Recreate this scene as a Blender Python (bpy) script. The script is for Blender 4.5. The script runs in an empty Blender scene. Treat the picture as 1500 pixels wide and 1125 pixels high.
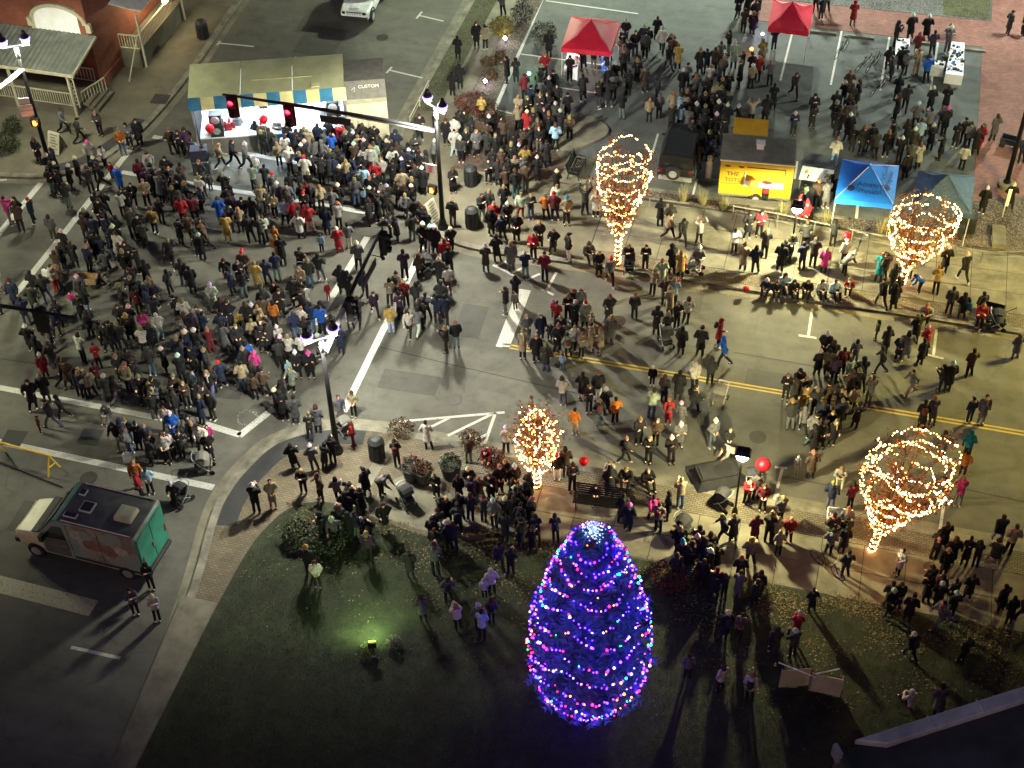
import bpy, bmesh, math, random
import numpy as np
from mathutils import Vector, Matrix

random.seed(7)
rng = np.random.default_rng(7)
scene = bpy.context.scene
COL = scene.collection
R = math.radians

# ------------------------------------------------------------------ camera
FPX = 2127.0
CAM = np.array([16.1604831, -45.14623988, 44.0])
FW = np.array([-0.19383904, 0.68822086, -0.69912694])
RT = np.array([0.96657005, 0.25589771, -0.01608415])
UP = np.array([-0.16783554, 0.6788729, 0.71481664])
cd = bpy.data.cameras.new('camera')
cam = bpy.data.objects.new('camera', cd)
COL.objects.link(cam)
cam.matrix_world = Matrix(((RT[0], UP[0], -FW[0], CAM[0]), (RT[1], UP[1], -FW[1], CAM[1]), (RT[2], UP[2], -FW[2], CAM[2]), (0, 0, 0, 1)))
cd.sensor_width = 36
cd.lens = FPX / 1500 * 36
cd.clip_end = 600
scene.camera = cam


def P(px, py, z=0.0):
    """point of the street at height z that the photograph shows at (px, py)"""
    d = FW * FPX + RT * (px - 750) - UP * (py - 562.5)
    return Vector(CAM + d * ((z - CAM[2]) / d[2]))


# ------------------------------------------------------------------ night sky, moon, exposure
world = bpy.data.worlds.new('World')
scene.world = world
world.use_nodes = True
wn = world.node_tree
bg = wn.nodes['Background']
sky = wn.nodes.new('ShaderNodeTexSky')
sky.sky_type = 'NISHITA'
sky.sun_disc = False
sky.sun_elevation = R(18)
sky.sun_rotation = R(200)
tint = wn.nodes.new('ShaderNodeMix')          # town glow on the night sky
tint.data_type = 'RGBA'
tint.blend_type = 'MULTIPLY'
tint.inputs[0].default_value = 1.0
tint.inputs[7].default_value = (1.25, 0.86, 0.98, 1)
wn.links.new(sky.outputs[0], tint.inputs[6])
wn.links.new(tint.outputs[2], bg.inputs[0])
bg.inputs[1].default_value = 0.016
sd = bpy.data.lights.new('moon', 'SUN')
sd.energy = 0.03
sd.angle = R(3)
sd.color = (0.8, 0.87, 1.0)
moon = bpy.data.objects.new('moon', sd)
moon.rotation_euler = (R(40), 0, R(20))
COL.objects.link(moon)
vs = scene.view_settings
vs.view_transform = 'Standard'
vs.look = 'None'
vs.exposure = 1.05
vs.gamma = 1.0
vs.use_curve_mapping = False
scene.cycles.use_denoising = True
try:
    scene.cycles.denoiser = 'OPENIMAGEDENOISE'
except Exception:
    pass
scene.cycles.max_bounces = 5
scene.cycles.diffuse_bounces = 3
scene.cycles.sample_clamp_indirect = 4.0
scene.cycles.caustics_reflective = False
scene.cycles.caustics_refractive = False


# ------------------------------------------------------------------ materials
def _new(name):
    m = bpy.data.materials.new(name)
    m.use_nodes = True
    nt = m.node_tree
    return m, nt, nt.nodes['Principled BSDF']


def _n(nt, t, **kw):
    n = nt.nodes.new(t)
    for k, v in kw.items():
        setattr(n, k, v)
    return n


def _noise(nt, vec, scale, detail=4, rough=0.6):
    n = _n(nt, 'ShaderNodeTexNoise')
    n.inputs['Scale'].default_value = scale
    n.inputs['Detail'].default_value = detail
    n.inputs['Roughness'].default_value = rough
    nt.links.new(vec, n.inputs['Vector'])
    return n.outputs[0]


def _ramp(nt, fac, stops):
    r = _n(nt, 'ShaderNodeValToRGB')
    while len(r.color_ramp.elements) < len(stops):
        r.color_ramp.elements.new(0.5)
    for e, (p, c) in zip(r.color_ramp.elements, stops):
        e.position = p
        e.color = (*c, 1) if len(c) == 3 else c
    nt.links.new(fac, r.inputs[0])
    return r.outputs[0]


def _mix(nt, fac, a, b, mode='MIX'):
    m = _n(nt, 'ShaderNodeMix', data_type='RGBA', blend_type=mode)
    if hasattr(fac, 'links'):
        nt.links.new(fac, m.inputs[0])
    else:
        m.inputs[0].default_value = fac
    for s, v in ((m.inputs[6], a), (m.inputs[7], b)):
        if hasattr(v, 'links'):
            nt.links.new(v, s)
        else:
            s.default_value = (*v, 1)
    return m.outputs[2]


def _bump(nt, bs, h, strength=0.3, dist=0.02):
    b = _n(nt, 'ShaderNodeBump')
    b.inputs['Strength'].default_value = strength
    b.inputs['Distance'].default_value = dist
    nt.links.new(h, b.inputs['Height'])
    nt.links.new(b.outputs[0], bs.inputs['Normal'])


def pos(nt):
    return _n(nt, 'ShaderNodeNewGeometry').outputs['Position']


def objc(nt):
    return _n(nt, 'ShaderNodeTexCoord').outputs['Object']


def mat(name, col, rough=0.7, metal=0.0, var=0.25, scale=3.0, bump=0.0, bscale=30.0, wpos=False, spec=0.4):
    m, nt, bs = _new(name)
    v = pos(nt) if wpos else objc(nt)
    n = _noise(nt, v, scale, 5)
    c = _ramp(nt, n, [(0.3, tuple(x * (1 - var) for x in col)), (0.7, tuple(min(1, x * (1 + var)) for x in col))])
    nt.links.new(c, bs.inputs['Base Color'])
    bs.inputs['Roughness'].default_value = rough
    bs.inputs['Metallic'].default_value = metal
    bs.inputs['Specular IOR Level'].default_value = spec
    if bump:
        _bump(nt, bs, _noise(nt, v, bscale, 4), bump)
    return m


def emit(name, col, strength):
    m, nt, bs = _new(name)
    bs.inputs['Base Color'].default_value = (*[min(1, c) for c in col], 1)
    bs.inputs['Emission Color'].default_value = (*col, 1)
    bs.inputs['Emission Strength'].default_value = strength
    bs.inputs['Roughness'].default_value = 0.3
    return m


def objmat(name, rough=0.85, var=0.3, scale=9.0, attr=None):
    """colour comes from the object's own colour, varied by a little grain"""
    m, nt, bs = _new(name)
    oi = _n(nt, 'ShaderNodeObjectInfo')
    n = _noise(nt, objc(nt), scale, 4)
    g = _ramp(nt, n, [(0.25, (1 - var,) * 3), (0.75, (1 + var * 0.6,) * 3)])
    c = _mix(nt, 1.0, oi.outputs['Color'], g, 'MULTIPLY')
    if attr:
        a = _n(nt, 'ShaderNodeAttribute', attribute_name=attr)
        c = _mix(nt, 1.0, c, a.outputs['Color'], 'MULTIPLY')
    nt.links.new(c, bs.inputs['Base Color'])
    bs.inputs['Roughness'].default_value = rough
    bs.inputs['Specular IOR Level'].default_value = 0.25
    _bump(nt, bs, _noise(nt, objc(nt), 60, 3), 0.15)
    return m


def attrmat(name, attr='Col', rough=0.85, emission=0.0):
    m, nt, bs = _new(name)
    a = _n(nt, 'ShaderNodeAttribute', attribute_name=attr)
    bs.inputs['Roughness'].default_value = rough
    bs.inputs['Specular IOR Level'].default_value = 0.25
    if emission:
        nt.links.new(a.outputs['Color'], bs.inputs['Base Color'])
        nt.links.new(a.outputs['Color'], bs.inputs['Emission Color'])
        bs.inputs['Emission Strength'].default_value = emission
    else:
        n = _noise(nt, pos(nt), 14, 4)
        g = _ramp(nt, n, [(0.25, (0.7,) * 3), (0.75, (1.2,) * 3)])
        nt.links.new(_mix(nt, 1.0, a.outputs['Color'], g, 'MULTIPLY'), bs.inputs['Base Color'])
    return m


def asphalt(name, dark, light, crack=True):
    m, nt, bs = _new(name)
    p = pos(nt)
    big = _noise(nt, p, 0.16, 5, 0.65)
    c = _ramp(nt, big, [(0.3, dark), (0.7, light)])
    mid = _noise(nt, p, 1.1, 6, 0.7)
    c = _mix(nt, 0.6, c, _ramp(nt, mid, [(0.3, (0.45, 0.43, 0.4)), (0.45, (0.95, 0.95, 0.95)), (0.72, (1.35, 1.35, 1.3))]), 'MULTIPLY')
    mp = _n(nt, 'ShaderNodeMapping')
    mp.inputs['Scale'].default_value = (0.12, 1.4, 1)
    nt.links.new(p, mp.inputs['Vector'])
    strk = _noise(nt, mp.outputs[0], 1.0, 4)
    c = _mix(nt, 0.45, c, _ramp(nt, strk, [(0.35, (0.75, 0.74, 0.72)), (0.65, (1.12, 1.12, 1.1))]), 'MULTIPLY')
    fine = _noise(nt, p, 42, 2)
    c = _mix(nt, 0.8, c, _ramp(nt, fine, [(0.3, (0.6, 0.6, 0.6)), (0.7, (1.35, 1.35, 1.35))]), 'MULTIPLY')
    if crack:
        vo = _n(nt, 'ShaderNodeTexVoronoi', feature='DISTANCE_TO_EDGE')
        vo.inputs['Scale'].default_value = 0.17
        wob = _n(nt, 'ShaderNodeVectorMath', operation='ADD')
        nz = _n(nt, 'ShaderNodeTexNoise')
        nz.inputs['Scale'].default_value = 0.8
        nt.links.new(p, nz.inputs['Vector'])
        nt.links.new(p, wob.inputs[0])
        nt.links.new(nz.outputs['Color'], wob.inputs[1])
        nt.links.new(wob.outputs[0], vo.inputs['Vector'])
        c = _mix(nt, 1.0, c, _ramp(nt, vo.outputs['Distance'], [(0.0, (0.8, 0.8, 0.79)), (0.002, (0.82, 0.82, 0.81)), (0.0045, (1, 1, 1))]), 'MULTIPLY')
    nt.links.new(c, bs.inputs['Base Color'])
    bs.inputs['Roughness'].default_value = 0.82
    _bump(nt, bs, fine, 0.35, 0.01)
    return m


def brickmat(name, c1, c2, mortar, w, h, msize=0.012, axes='XY', rough=0.85):
    m, nt, bs = _new(name)
    p = pos(nt)
    if axes != 'XY':
        s = _n(nt, 'ShaderNodeSeparateXYZ')
        nt.links.new(p, s.inputs[0])
        cb = _n(nt, 'ShaderNodeCombineXYZ')
        nt.links.new(s.outputs['XYZ'.index(axes[0])], cb.inputs[0])
        nt.links.new(s.outputs['XYZ'.index(axes[1])], cb.inputs[1])
        p = cb.outputs[0]
    b = _n(nt, 'ShaderNodeTexBrick')
    b.inputs['Scale'].default_value = 1.0
    b.inputs['Brick Width'].default_value = w
    b.inputs['Row Height'].default_value = h
    b.inputs['Mortar Size'].default_value = msize
    b.inputs['Color1'].default_value = (*c1, 1)
    b.inputs['Color2'].default_value = (*c2, 1)
    b.inputs['Mortar'].default_value = (*mortar, 1)
    nt.links.new(p, b.inputs['Vector'])
    g = _ramp(nt, _noise(nt, p, 1.2, 6, 0.7), [(0.3, (0.65,) * 3), (0.7, (1.25,) * 3)])
    nt.links.new(_mix(nt, 0.8, b.outputs['Color'], g, 'MULTIPLY'), bs.inputs['Base Color'])
    bs.inputs['Roughness'].default_value = rough
    _bump(nt, bs, b.outputs['Fac'], -0.4, 0.01)
    return m


def litter(name, base, specks, dens=0.62, scale=26):
    """soil or turf dotted with fallen leaves"""
    m, nt, bs = _new(name)
    p = pos(nt)
    c = _ramp(nt, _noise(nt, p, 0.5, 5), [(0.3, tuple(x * 0.55 for x in base)), (0.7, tuple(x * 1.35 for x in base))])
    c = _mix(nt, 0.8, c, _ramp(nt, _noise(nt, p, 18, 3), [(0.3, (0.5,) * 3), (0.7, (1.5,) * 3)]), 'MULTIPLY')
    c = _mix(nt, _ramp(nt, _noise(nt, p, 0.9, 6, 0.7), [(0.48, (0, 0, 0)), (0.62, (0.75, 0.75, 0.75))]), c, tuple(0.35 * a + 0.2 * b for a, b in zip(base, specks)))
    c = _mix(nt, 0.85, c, _ramp(nt, _noise(nt, p, 2.6, 5, 0.7), [(0.32, (0.45,) * 3), (0.68, (1.6,) * 3)]), 'MULTIPLY')
    v = _n(nt, 'ShaderNodeTexVoronoi')
    v.inputs['Scale'].default_value = scale
    nt.links.new(p, v.inputs['Vector'])
    k = _ramp(nt, v.outputs['Color'], [(dens, (0, 0, 0)), (dens + 0.03, (1, 1, 1))])
    c = _mix(nt, k, c, specks)
    nt.links.new(c, bs.inputs['Base Color'])
    bs.inputs['Roughness'].default_value = 0.95
    _bump(nt, bs, _noise(nt, p, 30, 4), 0.6, 0.04)
    return m


def paint(name, col, wear=(0.1, 0.097, 0.085), lo=0.37):
    m, nt, bs = _new(name)
    p = pos(nt)
    k = _ramp(nt, _noise(nt, p, 9.0, 8, 0.8), [(lo, (0, 0, 0)), (lo + 0.09, (1, 1, 1))])
    c = _mix(nt, k, wear, _mix(nt, _noise(nt, p, 1.5, 3), tuple(x * 0.75 for x in col), col))
    nt.links.new(c, bs.inputs['Base Color'])
    bs.inputs['Roughness'].default_value = 0.7
    return m


M = {}
M['asphalt'] = asphalt('asphalt', (0.062, 0.06, 0.05), (0.118, 0.114, 0.098))
M['lot'] = asphalt('lot_asphalt', (0.06, 0.066, 0.066), (0.09, 0.097, 0.095))
M['tar'] = asphalt('fresh_tar', (0.022, 0.023, 0.025), (0.035, 0.036, 0.038), False)
M['patch'] = asphalt('repair_asphalt', (0.045, 0.044, 0.04), (0.075, 0.073, 0.065), False)
M['iron'] = mat('cast_iron', (0.05, 0.045, 0.04), 0.55, 0.6, var=0.4, scale=12, bump=0.4, bscale=60)
M['concrete'] = mat('concrete', (0.15, 0.138, 0.102), 0.85, var=0.36, scale=1.2, bump=0.25, bscale=45, wpos=True)
M['forecourt'] = mat('old_concrete', (0.125, 0.112, 0.08), 0.88, var=0.35, scale=0.55, bump=0.3, bscale=30, wpos=True)
M['kerb'] = mat('kerb_concrete', (0.165, 0.155, 0.125), 0.85, var=0.5, scale=1.6, bump=0.3, bscale=50, wpos=True)
M['paver'] = brickmat('grey_brown_pavers', (0.12, 0.1, 0.07), (0.18, 0.155, 0.11), (0.045, 0.04, 0.03), 0.2, 0.1)
M['tanpaver'] = brickmat('tan_pavers', (0.1, 0.08, 0.05), (0.135, 0.108, 0.068), (0.06, 0.048, 0.032), 0.22, 0.11)
M['redbrick'] = brickmat('red_path_bricks', (0.17, 0.07, 0.055), (0.23, 0.105, 0.082), (0.11, 0.06, 0.05), 0.2, 0.1, 0.008)
M['wallbrick'] = brickmat('wall_brick', (0.2, 0.052, 0.026), (0.26, 0.075, 0.038), (0.13, 0.07, 0.05), 0.22, 0.075, 0.01, 'XZ')
M['wallbrick_side'] = brickmat('side_wall_brick', (0.2, 0.052, 0.026), (0.26, 0.075, 0.038), (0.13, 0.07, 0.05), 0.22, 0.075, 0.01, 'YZ')
M['lawn'] = litter('lawn', (0.019, 0.026, 0.01), (0.06, 0.05, 0.03), 0.9, 34)
M['mulch'] = litter('mulch', (0.06, 0.045, 0.034), (0.17, 0.14, 0.11), 0.62, 22)
M['redmulch'] = litter('red_mulch', (0.075, 0.045, 0.035), (0.12, 0.08, 0.06), 0.72, 24)
M['gravel'] = litter('gravel', (0.06, 0.06, 0.057), (0.15, 0.15, 0.145), 0.6, 30)
M['strip'] = litter('grass_strip', (0.045, 0.05, 0.02), (0.1, 0.09, 0.045), 0.7, 22)
M['white_paint'] = paint('white_paint', (0.52, 0.52, 0.48))
M['yellow_paint'] = paint('yellow_paint', (0.5, 0.36, 0.05), lo=0.36)
M['cream_paint'] = paint('faded_paint', (0.42, 0.4, 0.27), lo=0.38)
M['chalk'] = paint('chalk', (0.6, 0.58, 0.52), lo=0.5)
M['black'] = mat('black_metal', (0.012, 0.012, 0.014), 0.45, 0.5, scale=2)
M['rubber'] = mat('rubber', (0.015, 0.015, 0.015), 0.9)
M['steel'] = mat('galvanised_steel', (0.45, 0.46, 0.47), 0.45, 0.7, scale=4)
M['alu'] = mat('white_metal', (0.62, 0.62, 0.6), 0.5, 0.2, var=0.15)
M['white'] = mat('white_panel', (0.75, 0.76, 0.77), 0.55, var=0.1, scale=1.3)
M['cream'] = mat('cream_paintwork', (0.42, 0.4, 0.28), 0.6, var=0.2, scale=2, bump=0.1)
M['tinroof'] = mat('corrugated_roof', (0.17, 0.185, 0.16), 0.6, 0.3, var=0.3, scale=1.5, bump=0.2)
M['canvas_g'] = mat('pale_stage_roof', (0.36, 0.37, 0.21), 0.7, var=0.2, scale=0.9, bump=0.12, bscale=8)
M['canvas_y'] = mat('pale_yellow_canvas', (0.55, 0.52, 0.25), 0.75, var=0.12, bump=0.1)
M['canvas_b'] = mat('teal_blue_canvas', (0.03, 0.16, 0.28), 0.75, var=0.2, bump=0.1)
M['greypanel'] = mat('grey_panel', (0.12, 0.115, 0.1), 0.7, var=0.25)
M['banner'] = mat('blue_banner', (0.01, 0.12, 0.42), 0.6, var=0.15)
M['dark'] = mat('dark_fabric', (0.02, 0.02, 0.023), 0.8, var=0.3)
M['navyfab'] = mat('navy_fabric', (0.03, 0.035, 0.055), 0.75, var=0.3)
M['tent_red'] = mat('red_canopy', (0.62, 0.02, 0.05), 0.55, var=0.16, scale=1.3, bump=0.25, bscale=4)
M['tent_blue'] = mat('blue_canopy', (0.01, 0.16, 0.72), 0.55, var=0.18, scale=1.3, bump=0.25, bscale=4)
M['tent_slate'] = mat('slate_canopy', (0.045, 0.08, 0.14), 0.6, var=0.3, scale=5, bump=0.3, bscale=6)
M['tent_ink'] = mat('dark_print', (0.012, 0.02, 0.09), 0.6)
M['yellow'] = mat('yellow_bodywork', (0.36, 0.235, 0.008), 0.55, var=0.14, scale=2)
M['safety'] = mat('safety_yellow', (0.75, 0.52, 0.03), 0.5, var=0.15)
M['vanroof'] = mat('van_roof', (0.085, 0.09, 0.083), 0.5, var=0.35, scale=2, bump=0.1)
M['vangreen'] = mat('van_green', (0.03, 0.21, 0.145), 0.4, var=0.35, scale=1.6)
M['vancream'] = mat('van_hood', (0.5, 0.5, 0.3), 0.4, var=0.2, scale=1.5)
M['glass'] = mat('dark_glass', (0.012, 0.015, 0.016), 0.12, 0.0, spec=0.7)
M['paintwhite'] = mat('car_white', (0.66, 0.7, 0.68), 0.3, var=0.06)
M['carblack'] = mat('car_black', (0.014, 0.014, 0.013), 0.3, var=0.2)
M['amber'] = emit('signal_orange', (1.0, 0.16, 0.015), 14)
M['redlamp'] = emit('signal_red', (1.0, 0.012, 0.03), 9)
M['redhouse'] = mat('signal_housing', (0.1, 0.006, 0.01), 0.5)
M['lens'] = emit('led_lens', (0.86, 0.82, 1.0), 30)
M['lens_violet'] = emit('led_violet', (0.25, 0.16, 0.95), 2.5)
M['warmlens'] = emit('warm_lens', (1.0, 0.72, 0.36), 16)
M['bark'] = mat('bark', (0.1, 0.06, 0.035), 0.9, var=0.4, scale=8, bump=0.5)
M['plastic'] = mat('black_plastic', (0.018, 0.019, 0.02), 0.6, var=0.3)
M['wood'] = mat('wood', (0.3, 0.2, 0.11), 0.75, var=0.3, scale=5)
M['flesh'] = None
M['roofdark'] = mat('dark_roof_felt', (0.05, 0.05, 0.06), 0.9, var=0.4, scale=0.8, bump=0.4, bscale=14, wpos=True)
M['coping'] = mat('metal_coping', (0.5, 0.51, 0.53), 0.5, 0.2, var=0.3, scale=1.2)
M['cloth'] = objmat('clothing', 0.9, 0.6, 5.0)
M['skin'] = objmat('skin', 0.6, 0.08, 9, 'Tint')
M['hair'] = objmat('hair_or_knit', 0.9, 0.35, 30)
M['fluff'] = mat('white_trim', (0.8, 0.78, 0.74), 0.95, var=0.1, bump=0.4)
M['crowd'] = attrmat('crowd_clothing')
M['bulb'] = attrmat('fairy_bulbs', 'Col', 0.3, 17.0)
M['bulb_colour'] = attrmat('coloured_bulbs', 'Col', 0.3, 20.0)
M['leafmat'] = attrmat('leaves', 'Col', 0.8)


# ------------------------------------------------------------------ mesh helpers
class MB:
    def __init__(self):
        self.v = []
        self.f = []
        self.m = []

    def add(self, v, f, mi=0):
        o = len(self.v)
        self.v += [tuple(p) for p in v]
        self.f += [tuple(i + o for i in q) for q in f]
        self.m += [mi] * len(f)
        return self

    def box(self, c, s, rz=0.0, mi=0, ry=0.0, rx=0.0, taper=1.0):
        x, y, z = s[0] / 2, s[1] / 2, s[2] / 2
        t = taper
        v = [(-x, -y, -z), (x, -y, -z), (x, y, -z), (-x, y, -z), (-x * t, -y * t, z), (x * t, -y * t, z), (x * t, y * t, z), (-x * t, y * t, z)]
        mt = Matrix.Translation(c) @ Matrix.Rotation(rz, 4, 'Z') @ Matrix.Rotation(ry, 4, 'Y') @ Matrix.Rotation(rx, 4, 'X')
        return self.add([mt @ Vector(p) for p in v], [(3, 2, 1, 0), (4, 5, 6, 7), (0, 1, 5, 4), (1, 2, 6, 5), (2, 3, 7, 6), (3, 0, 4, 7)], mi)

    def tube(self, pts, r, n=8, mi=0, cap=True):
        pts = [Vector(p) for p in pts]
        rs = r if hasattr(r, '__len__') else [r] * len(pts)
        o = len(self.v)
        ref = None
        for i, p in enumerate(pts):
            d = (pts[min(i + 1, len(pts) - 1)] - pts[max(i - 1, 0)]).normalized()
            if ref is None or abs(ref.dot(d)) > 0.95:
                ref = Vector((0, 0, 1)) if abs(d.z) < 0.9 else Vector((1, 0, 0))
            a = d.cross(ref).normalized()
            b = d.cross(a).normalized()
            for k in range(n):
                t = 2 * math.pi * k / n
                self.v.append(tuple(p + (a * math.cos(t) + b * math.sin(t)) * rs[i]))
        for i in range(len(pts) - 1):
            for k in range(n):
                k2 = (k + 1) % n
                self.f.append((o + i * n + k, o + i * n + k2, o + (i + 1) * n + k2, o + (i + 1) * n + k))
                self.m.append(mi)
        if cap:
            self.f.append(tuple(o + k for k in range(n))[::-1])
            self.f.append(tuple(o + (len(pts) - 1) * n + k for k in range(n)))
            self.m += [mi, mi]
        return self

    def lathe(self, c, prof, n=14, mi=0):
        o = len(self.v)
        for (r, z) in prof:
            for k in range(n):
                t = 2 * math.pi * k / n
                self.v.append((c[0] + r * math.cos(t), c[1] + r * math.sin(t), c[2] + z))
        for i in range(len(prof) - 1):
            for k in range(n):
                k2 = (k + 1) % n
                self.f.append((o + i * n + k, o + i * n + k2, o + (i + 1) * n + k2, o + (i + 1) * n + k))
                self.m.append(mi)
        self.f.append(tuple(o + k for k in range(n))[::-1])
        self.f.append(tuple(o + (len(prof) - 1) * n + k for k in range(n)))
        self.m += [mi, mi]
        return self

    def ell(self, c, r, nu=10, nv=6, mi=0, rot=None):
        o = len(self.v)
        rot = rot or Matrix.Identity(3)
        c = Vector(c)
        self.v.append(tuple(c + rot @ Vector((0, 0, -r[2]))))
        for j in range(1, nv):
            ph = -math.pi / 2 + math.pi * j / nv
            for k in range(nu):
                t = 2 * math.pi * k / nu
                self.v.append(tuple(c + rot @ Vector((r[0] * math.cos(ph) * math.cos(t), r[1] * math.cos(ph) * math.sin(t), r[2] * math.sin(ph)))))
        self.v.append(tuple(c + rot @ Vector((0, 0, r[2]))))
        top = len(self.v) - 1
        for k in range(nu):
            k2 = (k + 1) % nu
            self.f.append((o, o + 1 + k2, o + 1 + k))
            self.m.append(mi)
            for j in range(nv - 2):
                a = o + 1 + j * nu
                self.f.append((a + k, a + k2, a + nu + k2, a + nu + k))
                self.m.append(mi)
            a = o + 1 + (nv - 2) * nu
            self.f.append((a + k, a + k2, top))
            self.m.append(mi)
        return self

    def cap(self, p0, p1, r0, r1, n=10, mi=0, sx=1.0):
        """tapered capsule with round ends"""
        p0, p1 = Vector(p0), Vector(p1)
        d = (p1 - p0)
        L = d.length
        d = d.normalized() if L > 1e-6 else Vector((0, 0, 1))
        pts, rs = [], []
        for a in (80, 50, 20):
            pts.append(p0 - d * r0 * math.sin(R(a)))
            rs.append(r0 * math.cos(R(a)))
        pts.append(p0); rs.append(r0)
        pts.append(p1); rs.append(r1)
        for a in (20, 50, 80):
            pts.append(p1 + d * r1 * math.sin(R(a)))
            rs.append(r1 * math.cos(R(a)))
        return self.tube(pts, rs, n, mi)

    def poly(self, pts, z0, z1, mi=0, mside=None):
        """prism over a ground outline"""
        n = len(pts)
        a = sum(pts[i][0] * pts[(i + 1) % n][1] - pts[(i + 1) % n][0] * pts[i][1] for i in range(n))
        if a < 0:
            pts = pts[::-1]
        o = len(self.v)
        self.v += [(p[0], p[1], z0) for p in pts] + [(p[0], p[1], z1) for p in pts]
        self.f.append(tuple(o + n + i for i in range(n)))
        self.m.append(mi)
        self.f.append(tuple(o + i for i in range(n))[::-1])
        self.m.append(mi)
        for i in range(n):
            j = (i + 1) % n
            self.f.append((o + i, o + j, o + n + j, o + n + i))
            self.m.append(mi if mside is None else mside)
        return self

    def strip(self, la, lb, z0, z1, mi=0):
        """kerb-like band between two lines"""
        n = len(la)
        o = len(self.v)
        for a, b in zip(la, lb):
            self.v += [(a[0], a[1], z0), (a[0], a[1], z1), (b[0], b[1], z1), (b[0], b[1], z0)]
        for i in range(n - 1):
            p, q = o + 4 * i, o + 4 * i + 4
            for k in range(4):
                k2 = (k + 1) % 4
                self.f.append((p + k, q + k, q + k2, p + k2))
                self.m.append(mi)
        self.f += [(o, o + 1, o + 2, o + 3), (o + 4 * n - 1, o + 4 * n - 2, o + 4 * n - 3, o + 4 * n - 4)]
        self.m += [mi, mi]
        return self

    def mesh(self, name, mats, smooth=False):
        me = bpy.data.meshes.new(name)
        me.from_pydata(self.v, [], self.f)
        for q in (mats if isinstance(mats, (list, tuple)) else [mats]):
            me.materials.append(M[q] if isinstance(q, str) else q)
        if any(self.m):
            me.polygons.foreach_set('material_index', self.m)
        if smooth:
            me.polygons.foreach_set('use_smooth', [True] * len(me.polygons))
        me.update()
        return me

    def build(self, name, mats, parent=None, smooth=False):
        return obj(name, self.mesh(name, mats, smooth), parent)


def obj(name, me, parent=None, loc=None, rz=None):
    o = bpy.data.objects.new(name, me)
    COL.objects.link(o)
    if parent is not None:
        o.parent = parent
    if loc is not None:
        o.location = loc
    if rz is not None:
        o.rotation_euler = (0, 0, rz)
    return o


def tag(o, label=None, cat=None, group=None, kind=None):
    if label:
        o['label'] = label
    if cat:
        o['category'] = cat
    if group:
        o['group'] = group
    if kind:
        o['kind'] = kind
    return o


def thing(name, label, cat, loc=(0, 0, 0), rz=0.0, group=None):
    o = bpy.data.objects.new(name, None)
    o.empty_display_size = 0.2
    COL.objects.link(o)
    o.location = loc
    o.rotation_euler = (0, 0, rz)
    return tag(o, label, cat, group)


def copy_tree(o, parent=None):
    c = o.copy()
    COL.objects.link(c)
    if parent is not None:
        c.parent = parent
    for ch in o.children:
        copy_tree(ch, c)
    return c


def bevel(o, w=0.02, seg=2):
    b = o.modifiers.new('bevel', 'BEVEL')
    b.width = w
    b.segments = seg
    b.limit_method = 'ANGLE'
    return o


def text(name, s, size, m, mtx, parent=None):
    c = bpy.data.curves.new(name, 'FONT')
    c.body = s
    c.size = size
    c.extrude = 0.004
    c.align_x = 'CENTER'
    t = bpy.data.objects.new(name, c)
    COL.objects.link(t)
    dg = bpy.context.evaluated_depsgraph_get()
    me = bpy.data.meshes.new_from_object(t.evaluated_get(dg))
    bpy.data.objects.remove(t)
    me.materials.clear()
    me.materials.append(M[m])
    o = obj(name, me, parent)
    o.matrix_local = mtx
    return o


def lamp(name, kind, loc, energy, color, parent=None, radius=0.12, size=160, blend=0.5, rot=(0, 0, 0)):
    l = bpy.data.lights.new(name, kind)
    l.energy = energy
    l.color = color
    if kind == 'SPOT':
        l.spot_size = R(size)
        l.spot_blend = blend
        l.shadow_soft_size = radius
    elif kind == 'AREA':
        l.size = radius
    else:
        l.shadow_soft_size = radius
    o = obj(name, l, parent)
    o.location = loc
    o.rotation_euler = rot
    return o


def wide_beam(o):
    """street luminaire: more light to the sides than straight down"""
    l = o.data
    l.use_nodes = True
    nt = l.node_tree
    em = nt.nodes['Emission']
    tc = _n(nt, 'ShaderNodeTexCoord')
    sp = _n(nt, 'ShaderNodeSeparateXYZ')
    nt.links.new(tc.outputs['Normal'], sp.inputs[0])
    a = _n(nt, 'ShaderNodeMath', operation='POWER')
    ab = _n(nt, 'ShaderNodeMath', operation='ABSOLUTE')
    nt.links.new(sp.outputs[2], ab.inputs[0])
    nt.links.new(ab.outputs[0], a.inputs[0])
    a.inputs[1].default_value = 2.0
    b = _n(nt, 'ShaderNodeMath', operation='ADD')
    nt.links.new(a.outputs[0], b.inputs[0])
    b.inputs[1].default_value = 0.09
    c = _n(nt, 'ShaderNodeMath', operation='DIVIDE')
    c.inputs[0].default_value = 0.42
    nt.links.new(b.outputs[0], c.inputs[1])
    nt.links.new(c.outputs[0], em.inputs['Strength'])
    return o


def colattr(me, cols, dom='POINT', name='Col'):
    a = me.color_attributes.new(name, 'FLOAT_COLOR', dom)
    c = np.ones((len(cols), 4), dtype=np.float32)
    c[:, :3] = cols
    a.data.foreach_set('color', c.ravel())

# ================================================================== SETTING
def struct(o):
    o['kind'] = 'structure'
    return o


def arc(c, r, a0, a1, n=10):
    return [(c[0] + r * math.cos(R(a0 + (a1 - a0) * i / n)), c[1] + r * math.sin(R(a0 + (a1 - a0) * i / n))) for i in range(n + 1)]


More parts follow.
